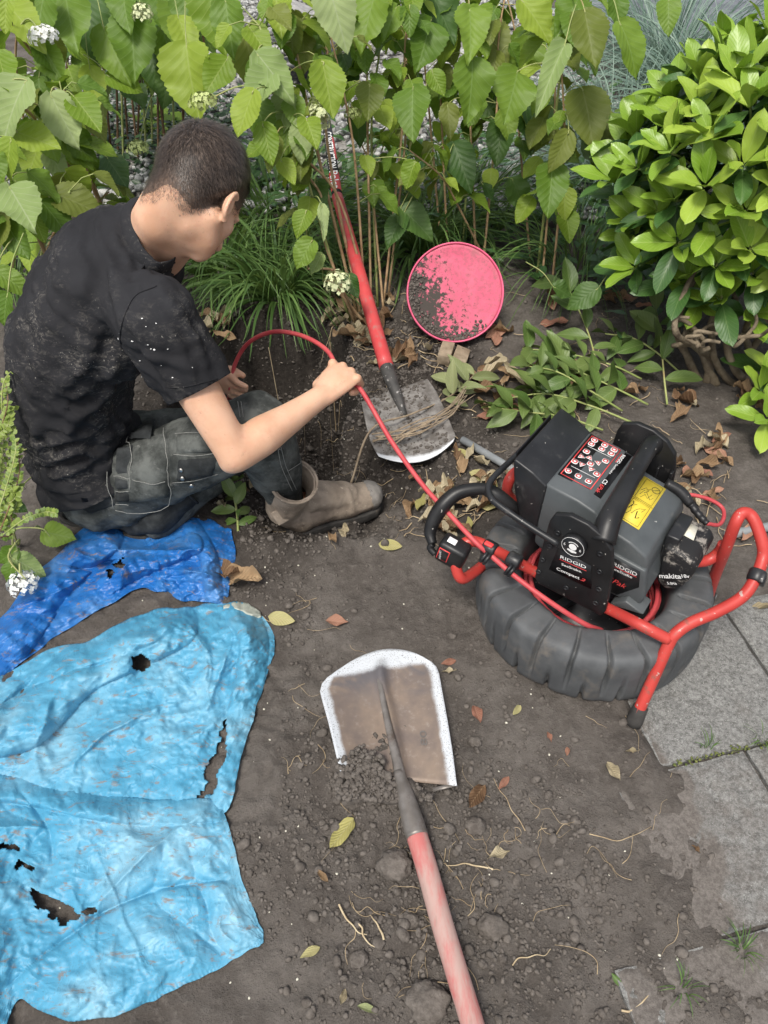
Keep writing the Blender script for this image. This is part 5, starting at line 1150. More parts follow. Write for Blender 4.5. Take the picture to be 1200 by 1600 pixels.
film('upper_fold', [(-250, 1150), (0, 1057), (60, 1022), (130, 1002), (200, 966), (250, 950), (330, 944), (385, 941), (415, 962), (427, 1000)],
     [(-250, 1270), (0, 1255), (130, 1275), (330, 1285), (356, 1262), (372, 1210), (390, 1140), (412, 1085), (427, 1012)], 270, 170, .012, 1.0, MAT['bag'], lb, 11,
     holes=[[(205, 1028), (222, 1024), (232, 1036), (222, 1048), (210, 1040)], [(352, 1128), (357, 1150), (345, 1200), (335, 1238), (312, 1246), (322, 1215), (338, 1172)]],
     rolls=[([(-40, 1150), (40, 1130), (120, 1050), (200, 1010), (270, 975)], 40, .045), ([(375, 955), (396, 1000), (390, 1060), (375, 1130), (360, 1200), (352, 1260)], 24, .034)])
film('lower_fold', [(-250, 1215), (0, 1212), (60, 1222), (130, 1238), (240, 1250), (330, 1243), (352, 1258), (362, 1300), (370, 1365), (392, 1400), (412, 1463)],
     [(-250, 1690), (0, 1625), (10, 1592), (30, 1556), (55, 1578), (100, 1595), (180, 1590), (240, 1565), (300, 1535), (370, 1500), (412, 1470)], 270, 210, .018, 1.05, MAT['bag'], lb, 23,
     holes=[[(48, 1382), (62, 1396), (76, 1402), (108, 1414), (122, 1434), (96, 1442), (74, 1426), (52, 1412)], [(128, 1424), (150, 1416), (150, 1426), (134, 1432)], [(0, 1318), (34, 1322), (32, 1328), (0, 1325)], [(24, 1345), (52, 1350), (50, 1358), (26, 1354)]],
     rolls=[([(-40, 1225), (60, 1240), (160, 1262), (260, 1268), (335, 1262)], 22, .026)])
film('mud_patch', [(352, 948), (372, 941), (392, 942), (411, 958)], [(352, 956), (372, 968), (380, 978), (396, 976), (411, 966)], 24, 16, .062, .25, MAT['bag_stain'], lb, 5)
db = thing('plastic_sheet', 'smaller dark blue plastic sheet crumpled between the man and the light blue one', 'plastic sheet', P(150, 930, 0), 'blue plastic sheets')
film('sheet', [(-150, 1040), (0, 968), (30, 925), (80, 870), (130, 824), (165, 808), (190, 826), (230, 842), (260, 824), (290, 804), (330, 814), (364, 828)],
     [(-150, 1110), (0, 1056), (100, 986), (200, 926), (222, 914), (290, 940), (352, 942), (358, 905), (364, 862)], 250, 130, .016, 1.35, MAT['bag_dark'], db, 31,
     holes=[[(176, 878), (190, 872), (198, 884), (188, 890)], [(164, 892), (176, 890), (168, 900)]], rolls=[([(20, 1000), (90, 900), (160, 835)], 34, .048), ([(60, 1000), (180, 905), (300, 850)], 18, .028), ([(300, 825), (325, 870), (335, 930)], 15, .026)])
# ------------------------------------------------------------------ leaves
def leaf_mesh(name, W, pw, serr, fold, curl, wave, nv=24, nu=9, mat=None, seed=0, tip=.75):
    g = np.random.default_rng(seed); V = []; uv = []; ph = g.uniform(0, 6)
    for i in range(nv + 1):
        v = i / nv; w_ = W * .5 * max(0.0, math.sin(math.pi * v ** pw)) ** tip
        if serr: w_ *= 1 + serr * ((i % 2) * 2 - 1)
        for j in range(nu):
            u = -1 + 2 * j / (nu - 1); x = u * w_; z = fold * abs(x) - curl * v * v + wave * math.sin(v * 9 + ph + u * 1.3) * abs(u) ** 1.5 + .25 * wave * math.sin(v * 23 + ph) * abs(u)
            back = -.06 * (abs(u) ** 2) * (1 - v) ** 6 if pw < .7 else 0
            V.append((x, v + back, z)); uv.append((.5 + u * .5 * (w_ / (W * .5) if W else 1), v))
    return make_mesh(name, V, grid_faces(nv + 1, nu), mat, True, uv)
LM = {}
def leaf_set(key, mat, n, W, pw, serr, fold, curl, wave, seed, tip=.75, nv=24, nu=9):
    LM[key] = [leaf_mesh('leaf', W * R.uniform(.9, 1.12), pw, serr, fold * R.uniform(.5, 1.5), curl * R.uniform(.3, 1.6), wave * R.uniform(.6, 1.5), nv, nu, MAT[mat], seed + i, tip) for i in range(n)]
for k_, m_ in (('b', 'hyd_bright'), ('m', 'hyd_mid'), ('d', 'hyd_dark'), ('p', 'hyd_pale'), ('o', 'hyd_olive')): leaf_set(k_, m_, 6, .74, .64, .040, .26, .22, .05, ord(k_), .80, 26, 9)
leaf_set('e', 'ever', 5, .43, 1.25, 0, .34, .16, .02, 300, .62, 12, 7); leaf_set('eo', 'ever_old', 3, .42, 1.2, 0, .28, .22, .02, 310, .65, 12, 7)
leaf_set('c', 'cut_leaf', 4, .42, .95, 0, .35, .25, .02, 320, .85, 10, 5); leaf_set('w', 'wilt_leaf', 2, .32, .85, 0, .6, .25, .03, 330, .85, 10, 5)
leaf_set('r', 'dry_leaf', 8, .46, .85, 0, 1.0, -.35, .12, 340, .85, 12, 7); leaf_set('rp', 'dry_pale', 6, .42, .85, 0, 1.1, -.40, .12, 350, .85, 12, 7)
leaf_set('y', 'yellow_leaf', 2, .44, .8, 0, .35, -.1, .05, 360, .85, 12, 7); leaf_set('rd', 'red_leaf', 2, .45, .8, 0, .4, -.15, .06, 370, .85, 12, 7)
def put_leaf(key, base, tipdir, nrm, L, parent, name='leaf', wscale=1.0):
    y = unit(tipdir); z = np.asarray(nrm, float); z = unit(z - y * np.dot(z, y)); x = np.cross(y, z)
    o = link(name, R.choice(LM[key]), parent); M = np.eye(4); M[:3, 0] = x * L * wscale; M[:3, 1] = y * L; M[:3, 2] = z * L
    M[:3, 3] = np.asarray(base) - (np.array(root_of(parent).location) if parent is not None else 0)
    o.matrix_basis = Matrix(M.tolist()); return o
def proj(p):
    d = np.asarray(p) - CAMP; t = d @ Ff; return 600 + FPX * d[0] / t, 800 - FPX * (d @ Uu) / t, t
FL = {}
def flower_mesh(mat, shape, seed, n=70):
    g = np.random.default_rng(seed); mb = MB()
    for i in range(n):
        a = i * 2.399; h = 1 - 1.25 * (i + .5) / n; r_ = math.sqrt(max(0, 1 - h * h)); d = np.array([math.cos(a) * r_, math.sin(a) * r_, h]); d = unit(d + g.normal(0, .12, 3))
        c = d * shape * g.uniform(.88, 1.08); n_ = unit(d + g.normal(0, .25, 3)); x = unit(np.cross(n_, [.3, .1, 1])); y = np.cross(n_, x); a0 = g.uniform(0, 6); s_ = g.uniform(.16, .24)
        for k in range(4):
            b = a0 + k * math.pi / 2; e = math.cos(b) * x + math.sin(b) * y; f = -math.sin(b) * x + math.cos(b) * y
            mb.add([c, c + s_ * (.5 * e + .45 * f) + .04 * n_, c + s_ * (1.0 * e) + .02 * n_, c + s_ * (.5 * e - .45 * f) + .04 * n_], [(0, 1, 2, 3)])
        mb.add(*tube([np.zeros(3), c * .55, c], [.02, .012, .01], 3, False))
    V, F = mb.get(); return make_mesh('flower_head', V, F, MAT[mat], True)
FL['w'] = flower_mesh('petal_white', np.array([1, 1, .7]), 1); FL['c'] = flower_mesh('petal_cream', np.array([.9, .9, 1.0]), 2); FL['l'] = flower_mesh('petal_lime', np.array([1, 1, .6]), 3); FL['k'] = flower_mesh('petal_cream', np.array([.62, .62, 1.5]), 4, 110)
def put_flower(key, px, py, t, rpx, parent, up=None):
    p = D(px, py, t); s_ = rpx / FPX * t; o = link('flower_head', FL[key], parent); z = unit(up if up is not None else -Ff * .6 + Zu * .7); x = unit(np.cross([0.3, 1, .2], z)); M = frame(p - np.array(parent.location), x * s_, None, z); M[:3, 1] = np.cross(z, x) * s_; M[:3, 2] = z * s_
    o.matrix_basis = Matrix(M.tolist()); return p
KEEP = []       # picture areas other things are seen through
def blocked(p):
    x, y, t = proj(p)
    if t > 2.9: return False
    if 215 < x < 420 and 170 < y < 440 and t < 1.9: return True
    if 615 < x < 800 and 370 < y < 560: return True
    sx = 512 + (y - 190) * (605 - 512) / 390
    if 175 < y < 600 and abs(x - sx) < 42 and t < 3.2: return True
    if y > 440 and x > 330: return True
    return False
def shrub(name, label, group, stems, leaves, fill=(0, 'm', 0, 1), flowers=(), stem_mat='stem_tan', base=None, petmat='stem_green', fillL=(.09, .15), seed=1):
    g = random.Random(seed); b0 = base if base is not None else stems[0][0]
    root = thing(name, label, 'shrub', (b0[0], b0[1], 0), group); pts = []
    for (a, b, r_) in stems:
        a, b = np.asarray(a, float), np.asarray(b, float); mid = a * .5 + b * .5 + np.array([g.uniform(-.03, .03), g.uniform(-.03, .03), .05]); mid2 = a * .25 + b * .75 + np.array([g.uniform(-.03, .03), g.uniform(-.03, .03), .04])
        c = catmull([a, mid, mid2, b], 7); pts.append(c); V, F = tube(c, [r_, r_ * .85, r_ * .7, r_ * .5], 6); part('stem', V, F, MAT[stem_mat] if g.random() < .75 else MAT[petmat], root)
    allp = np.vstack(pts)
    def petiole(bp, tipd):
        k = np.argmin(np.linalg.norm(allp - bp, axis=1)); q_ = allp[k]
        if np.linalg.norm(q_ - bp) > .28: q_ = bp - unit(tipd) * .10 + np.array([0, .05, .02])
        V, F = tube(catmull([q_, q_ * .4 + bp * .6 + np.array([0, 0, .015]), bp, bp + unit(tipd) * .01], 4), .0018, 5, False); return V, F
    for lf in leaves:
        px, py, t, Lp, ang, key = lf[:6]
        L = .92 * Lp / FPX * t; a = math.radians(ang); tipd = -Uu * math.cos(a) + Rr * math.sin(a) + Ff * g.uniform(-.35, .25); nrm = -Ff + .45 * Zu + Rr * g.uniform(-.45, .45) + Uu * g.uniform(-.3, .4)
        c = D(px, py, t); bp = c - unit(tipd) * L * .5; lo = put_leaf(key, bp, tipd, nrm, L, root, wscale=g.uniform(.82, 1.05) if len(lf) < 7 else lf[6])
        V, F = petiole(bp, tipd); part('petiole', V, F, MAT[petmat], lo).matrix_parent_inverse = lo.matrix_basis.inverted()
    n, keys, z0, z1 = fill; made = 0; tries = 0
    while made < n and tries < n * 12:
        tries += 1; c = g.choice(pts); k = g.randrange(len(c)); q_ = c[k]
        if not (z0 <= q_[2] <= z1): continue
        az = g.uniform(0, 2 * math.pi); hd_ = np.array([math.cos(az), math.sin(az), 0]); bp = q_ + hd_ * g.uniform(.03, .09) + np.array([0, 0, g.uniform(-.02, .05)]); tipd = hd_ * .8 + np.array([0, -.25, g.uniform(-1.1, -.1)]); L = g.uniform(*fillL)
        if blocked(bp + unit(tipd) * L * .6) or blocked(bp): continue
        nrm = np.array([0, 0, 1.0]) + hd_ * .6 + np.array([g.uniform(-.3, .3), g.uniform(-.6, .1), 0]); lo = put_leaf(g.choice(keys), bp, tipd, nrm, L, root); made += 1
        V, F = tube([q_, q_ * .4 + bp * .6 + np.array([0, 0, .01]), bp], .0017, 4, False); part('petiole', V, F, MAT[petmat], lo).matrix_parent_inverse = lo.matrix_basis.inverted()
    for (px, py, t, rp, key) in flowers:
        p = put_flower(key, px, py, t, rp, root, unit(-Ff * .5 + Uu * .5) if key != 'k' else unit(Uu * 1.0 - Rr * .35)); k = np.argmin(np.linalg.norm(allp - p, axis=1)); q_ = allp[k]
        V, F = tube(catmull([q_, q_ * .5 + p * .5 + np.array([0, .02, .03]), p], 5), .0024, 5, False); part('flower_stalk', V, F, MAT[petmat], root)
    return root
def st(bx, by, tx, ty, t, r=.005, z=0.0): return (P(bx, by, z), D(tx, ty, t), r)
HG = 'hydrangea shrubs behind the man'
shrub('hydrangea_shrub', 'bright green hydrangea leaning over the rear shovel, cream flower spikes', HG,
      [st(560, 500, 430, -60, 2.2, .006), st(566, 505, 478, -60, 2.4, .006), st(572, 495, 505, 10, 2.35), st(556, 510, 470, 260, 2.45, .006), st(580, 490, 560, -40, 2.55), st(590, 480, 596, -50, 2.6), st(598, 486, 650, -60, 2.55), st(585, 500, 440, 150, 2.3), st(606, 470, 640, -40, 2.75), st(548, 506, 405, 40, 2.2), st(600, 492, 560, 215, 2.75), st(575, 512, 480, 420, 2.5, .007), st(560, 508, 505, 440, 2.5)],
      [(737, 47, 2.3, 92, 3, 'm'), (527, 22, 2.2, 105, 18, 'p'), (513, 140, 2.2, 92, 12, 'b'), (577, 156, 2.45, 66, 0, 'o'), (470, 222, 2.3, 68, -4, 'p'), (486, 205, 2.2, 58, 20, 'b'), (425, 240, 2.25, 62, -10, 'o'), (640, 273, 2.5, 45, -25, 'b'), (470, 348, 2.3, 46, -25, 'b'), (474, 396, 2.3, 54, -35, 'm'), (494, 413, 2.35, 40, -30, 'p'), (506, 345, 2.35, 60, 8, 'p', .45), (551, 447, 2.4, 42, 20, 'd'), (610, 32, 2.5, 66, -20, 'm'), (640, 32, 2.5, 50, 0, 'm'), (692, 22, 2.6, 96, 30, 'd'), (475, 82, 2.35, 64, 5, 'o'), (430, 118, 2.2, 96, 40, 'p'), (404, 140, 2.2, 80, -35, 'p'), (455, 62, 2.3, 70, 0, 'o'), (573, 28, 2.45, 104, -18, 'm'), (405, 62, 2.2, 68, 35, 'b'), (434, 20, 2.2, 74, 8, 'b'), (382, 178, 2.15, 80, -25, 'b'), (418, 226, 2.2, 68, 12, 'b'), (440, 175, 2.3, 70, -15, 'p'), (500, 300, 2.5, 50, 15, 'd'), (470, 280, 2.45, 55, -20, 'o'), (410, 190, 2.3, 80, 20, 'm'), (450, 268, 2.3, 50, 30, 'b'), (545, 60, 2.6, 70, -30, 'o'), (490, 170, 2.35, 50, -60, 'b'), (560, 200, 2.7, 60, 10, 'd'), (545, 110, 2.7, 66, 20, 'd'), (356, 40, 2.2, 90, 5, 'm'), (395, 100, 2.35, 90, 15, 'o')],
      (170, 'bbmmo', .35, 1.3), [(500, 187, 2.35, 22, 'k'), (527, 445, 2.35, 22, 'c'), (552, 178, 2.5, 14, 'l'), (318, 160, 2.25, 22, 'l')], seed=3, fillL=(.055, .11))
shrub('hydrangea_shrub', 'tall hydrangea with tan stems standing behind the pink lid', HG,
      [st(700, 405, 690, -60, 2.6), st(745, 440, 735, -60, 2.6), st(752, 445, 800, -60, 2.6), st(838, 440, 905, -60, 2.3, .006), st(846, 452, 885, -40, 2.5), st(690, 395, 640, -40, 2.9), st(830, 420, 780, -50, 2.7), st(722, 410, 770, 60, 2.8), st(770, 430, 640, 235, 2.6, .0045), st(860, 470, 870, 40, 2.4)],
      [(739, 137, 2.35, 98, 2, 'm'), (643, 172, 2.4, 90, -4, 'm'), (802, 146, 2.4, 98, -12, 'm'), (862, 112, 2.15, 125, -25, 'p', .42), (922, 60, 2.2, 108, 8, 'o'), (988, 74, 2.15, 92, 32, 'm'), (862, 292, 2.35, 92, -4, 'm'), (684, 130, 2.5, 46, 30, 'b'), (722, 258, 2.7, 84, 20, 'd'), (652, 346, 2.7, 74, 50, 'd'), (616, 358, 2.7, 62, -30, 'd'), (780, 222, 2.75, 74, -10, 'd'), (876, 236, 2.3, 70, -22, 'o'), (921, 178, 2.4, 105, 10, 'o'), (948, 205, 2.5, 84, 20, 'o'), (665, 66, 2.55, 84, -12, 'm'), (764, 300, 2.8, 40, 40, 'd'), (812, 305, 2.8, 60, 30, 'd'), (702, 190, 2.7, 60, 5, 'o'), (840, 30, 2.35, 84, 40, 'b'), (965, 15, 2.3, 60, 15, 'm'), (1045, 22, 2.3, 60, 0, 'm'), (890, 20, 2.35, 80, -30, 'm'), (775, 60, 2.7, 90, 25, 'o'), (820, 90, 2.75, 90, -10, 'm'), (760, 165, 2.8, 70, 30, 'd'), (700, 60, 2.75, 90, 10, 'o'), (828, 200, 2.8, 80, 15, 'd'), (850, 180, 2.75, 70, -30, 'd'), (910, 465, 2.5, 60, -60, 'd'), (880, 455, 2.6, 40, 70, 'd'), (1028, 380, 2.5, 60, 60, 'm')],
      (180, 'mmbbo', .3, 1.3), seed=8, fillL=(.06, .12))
shrub('hydrangea_shrub', 'yellow-green hydrangea at the left edge with bare tan stems and a white flower head', HG,
      [(D(150, 320, 2.5), D(-20, 150, 1.9), .006), (D(160, 330, 2.5), D(20, 40, 2.0), .006), (D(100, 460, 2.2), D(-30, 230, 1.9), .006), (D(60, 440, 2.3), D(110, 300, 2.0), .006), (D(170, 350, 2.6), D(60, 100, 2.1), .005), (P(60, 430), D(170, 300, 2.5), .005), (P(20, 430), D(40, -40, 2.0), .005), (P(-40, 440), D(-40, -60, 2.0), .005), (D(130, 290, 2.4), D(100, 140, 2.0), .003)],
      [(36, 34, 2.0, 96, 40, 'b'), (18, 168, 1.9, 105, -30, 'p'), (60, 218, 1.95, 80, 70, 'b'), (33, 322, 1.85, 100, 35, 'p'), (100, 190, 2.0, 94, 25, 'p'), (80, 98, 2.05, 76, 25, 'm'), (52, 290, 2.0, 66, 80, 'm'), (10, 248, 1.85, 66, -20, 'b'), (124, 315, 2.0, 88, 75, 'o'), (20, 440, 1.9, 66, 60, 'm'), (182, 268, 2.4, 68, 35, 'd'), (8, 22, 1.9, 60, -10, 'b'), (60, 140, 2.1, 70, -20, 'm'), (118, 205, 2.2, 70, 40, 'm'), (25, 375, 1.95, 70, 30, 'm'), (90, 260, 2.1, 60, 30, 'p'), (130, 235, 2.2, 50, 60, 'm'), (4, 110, 1.9, 80, 20, 'b'), (70, 330, 2.1, 70, -40, 'o'), (5, 485, 1.8, 60, -20, 'm'), (118, 170, 2.2, 50, 10, 'b'), (40, 255, 2.15, 70, -50, 'm'), (95, 300, 2.2, 60, 80, 'm')],
      (100, 'bbmmo', .2, 1.4), [(68, 58, 2.0, 22, 'w'), (104, 172, 2.1, 16, 'l')], base=P(0, 430), seed=5, fillL=(.07, .12))
shrub('hydrangea_shrub', 'dark green hydrangea thicket at the top left behind the man\'s head', HG,
      [(D(x_, 260 + 20 * (i_ % 3), 3.9), D(x_ + R.uniform(-25, 25), -90, 3.0 + .3 * R.random()), .006) for i_, x_ in enumerate(range(95, 330, 9))],
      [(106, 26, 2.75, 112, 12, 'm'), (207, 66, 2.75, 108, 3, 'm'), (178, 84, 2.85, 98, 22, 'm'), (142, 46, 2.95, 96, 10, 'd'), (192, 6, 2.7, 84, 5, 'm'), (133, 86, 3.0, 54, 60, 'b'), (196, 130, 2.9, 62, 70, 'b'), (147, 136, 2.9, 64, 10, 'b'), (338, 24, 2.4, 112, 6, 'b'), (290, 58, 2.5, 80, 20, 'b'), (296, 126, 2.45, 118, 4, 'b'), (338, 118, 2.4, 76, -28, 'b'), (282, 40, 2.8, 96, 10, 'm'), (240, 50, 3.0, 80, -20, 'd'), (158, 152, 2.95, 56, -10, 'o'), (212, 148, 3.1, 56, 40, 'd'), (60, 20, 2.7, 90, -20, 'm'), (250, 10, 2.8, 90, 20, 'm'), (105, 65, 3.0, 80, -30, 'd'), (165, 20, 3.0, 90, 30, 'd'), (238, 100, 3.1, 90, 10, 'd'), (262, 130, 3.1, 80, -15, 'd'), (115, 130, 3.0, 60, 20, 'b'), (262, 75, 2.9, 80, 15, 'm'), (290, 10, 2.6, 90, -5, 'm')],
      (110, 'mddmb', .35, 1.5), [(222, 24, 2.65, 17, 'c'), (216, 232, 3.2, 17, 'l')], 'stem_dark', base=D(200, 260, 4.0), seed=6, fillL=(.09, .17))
shrub('hydrangea_shoot', 'low hydrangea shoot with a white flower head beside the dark blue sheet', None,
      [(P(20, 860), D(45, 700, 1.85), .003), (P(30, 850), P(40, 905, .10), .003), (P(28, 852), P(78, 838, .08), .0025)],
      [(90, 836, 1.98, 58, 78, 'm'), (45, 885, 1.90, 62, 60, 'p'), (14, 900, 1.88, 44, -20, 'm'), (25, 790, 1.95, 40, 60, 'd'), (85, 745, 2.0, 34, 60, 'd'), (10, 870, 1.9, 50, -60, 'm')], flowers=[(36, 912, 1.86, 23, 'w')], stem_mat='stem_green', seed=9)

# ------------------------------------------------------------------ evergreen shrub at the right
ev = thing('evergreen_shrub', 'dense glossy evergreen shrub with bright green rosettes at the right edge', 'shrub', P(1140, 590))
EC = D(1172, 292, 2.32); er = np.array([.35, .36, .37]); gE = random.Random(4)
trunks = [[(1092, 592), (1075, 560), (1058, 520), (1070, 470)], [(1120, 600), (1100, 560), (1082, 515), (1095, 460)], [(1150, 600), (1120, 570), (1112, 520), (1125, 470)], [(1185, 600), (1150, 580), (1135, 530), (1150, 480)], [(1105, 596), (1110, 560), (1085, 540), (1055, 500)], [(1215, 600), (1180, 560), (1165, 520), (1180, 470)], [(1165, 602), (1168, 560), (1190, 520), (1200, 470)]]
for tk in trunks:
    zz = [0, .07, .17, .30]; ptsk = [P(x, y, z) for (x, y), z in zip(tk, zz)] + [EC + np.array([gE.uniform(-.15, .15), gE.uniform(-.1, .1), gE.uniform(-.1, .15)])]
    ptsk[0] = on_ground(*tk[0], -.01); V, F = tube(catmull(ptsk, 8), [.015, .012, .011, .009, .006], 9); V = V + .002 * fbm(V * 40, 2, 1)[:, None]; part('trunk', V, F, MAT['bark'], ev)
for k in range(16):
    x0, y0 = gE.uniform(1050, 1190), gE.uniform(488, 545); p0 = P(x0, y0, .16 + .1 * gE.random()); cs = [p0]
    for s_ in range(3): cs.append(cs[-1] + np.array([gE.uniform(-.06, .06), gE.uniform(-.05, .03), gE.uniform(.0, .06)]))
    V, F = tube(catmull(cs, 5), [.008, .006, .005], 7); part('branch', V, F, MAT['bark'], ev)
ros = []
N = 150
for i in range(N):
    h = 1 - 2 * (i + .5) / N; a = i * 2.39996; r_ = math.sqrt(1 - h * h); d = np.array([r_ * math.cos(a), r_ * math.sin(a), h])
    if h < -.75: continue
    rr_ = 1 + .07 * gE.gauss(0, 1); p = EC + er * d * rr_; vis = -(d @ Ff); ros.append((vis, p, d))
for x_, y_, t_ in ((1188, 612, 2.38), (1200, 655, 2.3), (1205, 580, 2.4)): ros.append((.9, D(x_, y_, t_), unit(np.array([-.4, -.6, .5]))))
ros.sort(key=lambda q_: -q_[0]); cnt = 0; restV = []; restF = []; nrest = 0; outV = []; outF = []; outU = []; nout = 0
def mesh_np(me):
    v = np.empty(len(me.vertices) * 3, np.float32); me.vertices.foreach_get('co', v); f = np.empty(len(me.loops), np.int32); me.loops.foreach_get('vertex_index', f); uvv = np.empty(len(me.loops) * 2, np.float32); me.uv_layers[0].data.foreach_get('uv', uvv); return v.reshape(-1, 3).astype(float), f.reshape(-1, 4), uvv.reshape(-1, 2)
ruv = []
for vis, p, d in ros:
    up = unit(d * .6 + Zu * .75 - Ff * .15 + np.array([gE.gauss(0, .2), gE.gauss(0, .2), 0])); x = unit(np.cross(up, [.2, .5, .1])); y = np.cross(up, x); a0 = gE.uniform(0, 6)
    tw = tube(catmull([p - up * .02 - d * .10, p - d * .04, p], 4), .003, 5, False)
    if vis > .05: part('twig', tw[0], tw[1], MAT['stem_green'], ev)
    for k in range(8):
        inner = k < 5; a = a0 + k * 2.399 + gE.uniform(-.25, .25); rd = math.cos(a) * x + math.sin(a) * y; el = gE.uniform(.6, 1.25) if inner else gE.uniform(.1, .6)
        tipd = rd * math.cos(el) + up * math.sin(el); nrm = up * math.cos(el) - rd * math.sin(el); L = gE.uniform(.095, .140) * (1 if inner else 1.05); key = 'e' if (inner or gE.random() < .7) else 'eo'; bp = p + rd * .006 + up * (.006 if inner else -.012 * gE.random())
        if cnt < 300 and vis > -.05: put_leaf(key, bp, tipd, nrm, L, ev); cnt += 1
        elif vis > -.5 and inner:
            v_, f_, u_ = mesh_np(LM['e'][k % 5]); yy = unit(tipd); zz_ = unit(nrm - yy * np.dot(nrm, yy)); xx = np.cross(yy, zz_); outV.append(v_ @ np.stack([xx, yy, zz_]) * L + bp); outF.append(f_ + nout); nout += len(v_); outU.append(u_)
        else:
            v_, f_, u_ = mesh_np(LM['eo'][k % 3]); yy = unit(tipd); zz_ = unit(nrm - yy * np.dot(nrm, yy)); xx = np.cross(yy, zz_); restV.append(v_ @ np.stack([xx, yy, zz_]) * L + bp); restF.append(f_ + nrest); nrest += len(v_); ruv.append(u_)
o = part('outer_leaves', np.vstack(outV), np.vstack(outF), MAT['ever'], ev); tag(o, kind='stuff'); l_ = o.data.uv_layers.new(name='uv'); l_.data.foreach_set('uv', np.vstack(outU).astype(np.float32).ravel())
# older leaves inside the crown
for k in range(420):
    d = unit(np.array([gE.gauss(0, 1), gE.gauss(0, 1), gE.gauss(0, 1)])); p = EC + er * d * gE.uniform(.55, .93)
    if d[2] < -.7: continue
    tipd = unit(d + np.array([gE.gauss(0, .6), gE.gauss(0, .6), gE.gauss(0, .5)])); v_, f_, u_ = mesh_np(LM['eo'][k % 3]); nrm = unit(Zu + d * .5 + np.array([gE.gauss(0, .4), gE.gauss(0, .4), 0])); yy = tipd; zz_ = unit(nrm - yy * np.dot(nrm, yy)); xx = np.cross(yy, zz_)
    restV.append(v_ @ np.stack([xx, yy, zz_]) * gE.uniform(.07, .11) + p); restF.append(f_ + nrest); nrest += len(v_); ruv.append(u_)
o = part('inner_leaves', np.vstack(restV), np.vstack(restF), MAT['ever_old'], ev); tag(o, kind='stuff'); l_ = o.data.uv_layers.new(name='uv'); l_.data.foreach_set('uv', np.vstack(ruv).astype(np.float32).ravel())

# ------------------------------------------------------------------ grasses
def clump(name, label, base, n, Lr, wd, mat, spread, seed, lean=(0, 0), group=None, droop=1.0, rad=.07):
    g = np.random.default_rng(seed); root = thing(name, label, 'grass', base, group); V = []; F = []; k = 0; segs = 8
    for i in range(n):
        az = g.uniform(0, 2 * math.pi); hd_ = np.array([math.cos(az), math.sin(az), 0]) ; b = np.asarray(base) + hd_ * rad * math.sqrt(g.random()) + np.array([0, 0, -.005]); L = g.uniform(*Lr); el = g.uniform(.55, 1.45); out = unit(hd_ * spread + np.array([lean[0], lean[1], 0]) + .2 * g.normal(0, 1, 3) * np.array([1, 1, 0]))
        p = b.copy(); d = unit(out * math.cos(el) + Zu * math.sin(el)); side = unit(np.cross(d, Zu) + .3 * g.normal(0, 1, 3)); w_ = wd * g.uniform(.6, 1.2)
        for s_ in range(segs + 1):
            t = s_ / segs; ww = w_ * (1 - t ** 2.5) * (.6 + .4 * min(1, t * 4)); V += [p - side * ww / 2, p + side * ww / 2 + np.array([0, 0, ww * .12])]
            if s_ < segs: F.append((k, k + 1, k + 3, k + 2)); 
            k += 2; d = unit(d + np.array([0, 0, -1.0]) * droop * .28 * (.3 + t * 1.3) + out * .05); p = p + d * L / segs
            if p[2] < .012: p[2] = .012 + .004 * g.random()
    V = np.array(V); tag(part('blades', V, np.array(F), MAT[mat], root), kind='stuff'); return root
GG = 'green strap-leaved grass clumps'
clump('grass_clump', 'dark green strap-leaved grass clump in front of the man\'s knees', P(432, 462), 260, (.28, .5), .012, 'grass_green', 1.0, 1, (-.15, -.3), GG)
clump('grass_clump', 'dark green grass clump just right of the man\'s chin', P(350, 425), 240, (.3, .52), .012, 'grass_green', 1.0, 2, (.1, -.3), GG, rad=.1)
clump('grass_clump', 'dark green grass clump between the rear shovel shaft and pink lid', P(655, 392), 220, (.3, .6), .012, 'grass_green', .8, 3, (0, -.1), GG)
clump('grass_clump', 'dark green grass clump at the left edge behind the man\'s back', P(20, 440), 190, (.25, .5), .010, 'grass_green', 1.0, 4, (.1, -.2), GG, rad=.12)
clump('grass_clump', 'tall dark grass clump behind the man\'s profile', P(440, 350), 260, (.4, .65), .012, 'grass_green', .8, 15, (0, -.15), GG, rad=.22)
clump('grass_clump', 'dark grass clump low among the stems right of the rear shaft', P(720, 345), 200, (.35, .6), .011, 'grass_green', .8, 16, (0, -.1), GG, rad=.2)
clump('grass_clump', 'small dark grass clump behind the rear shovel shaft', P(520, 420), 120, (.25, .42), .009, 'grass_green', .9, 5, (-.1, -.2), GG)
clump('grass_clump', 'dark grass in the shade left of the evergreen shrub', P(900, 420), 150, (.35, .6), .006, 'grass_green', .7, 6, (0, -.1), GG, rad=.15)
BG = 'blue-green ornamental grasses'
clump('ornamental_grass', 'blue-green ornamental grass arching at the top right corner', D(1150, 130, 3.7) * np.array([1, 1, 0]), 620, (.6, 1.0), .009, 'grass_blue', .9, 7, (0, -.25), BG, .75, .2)
clump('ornamental_grass', 'blue-green ornamental grass left of the evergreen shrub', D(985, 190, 3.5) * np.array([1, 1, 0]), 520, (.5, .95), .008, 'grass_blue', .9, 8, (-.05, -.25), BG, .75, .18)
clump('ornamental_grass', 'blue-green ornamental grass behind the pale gravel at the right', D(1060, 40, 4.6) * np.array([1, 1, 0]), 560, (.6, 1.1), .010, 'grass_blue', .9, 9, (0, -.1), BG, .75, .22)

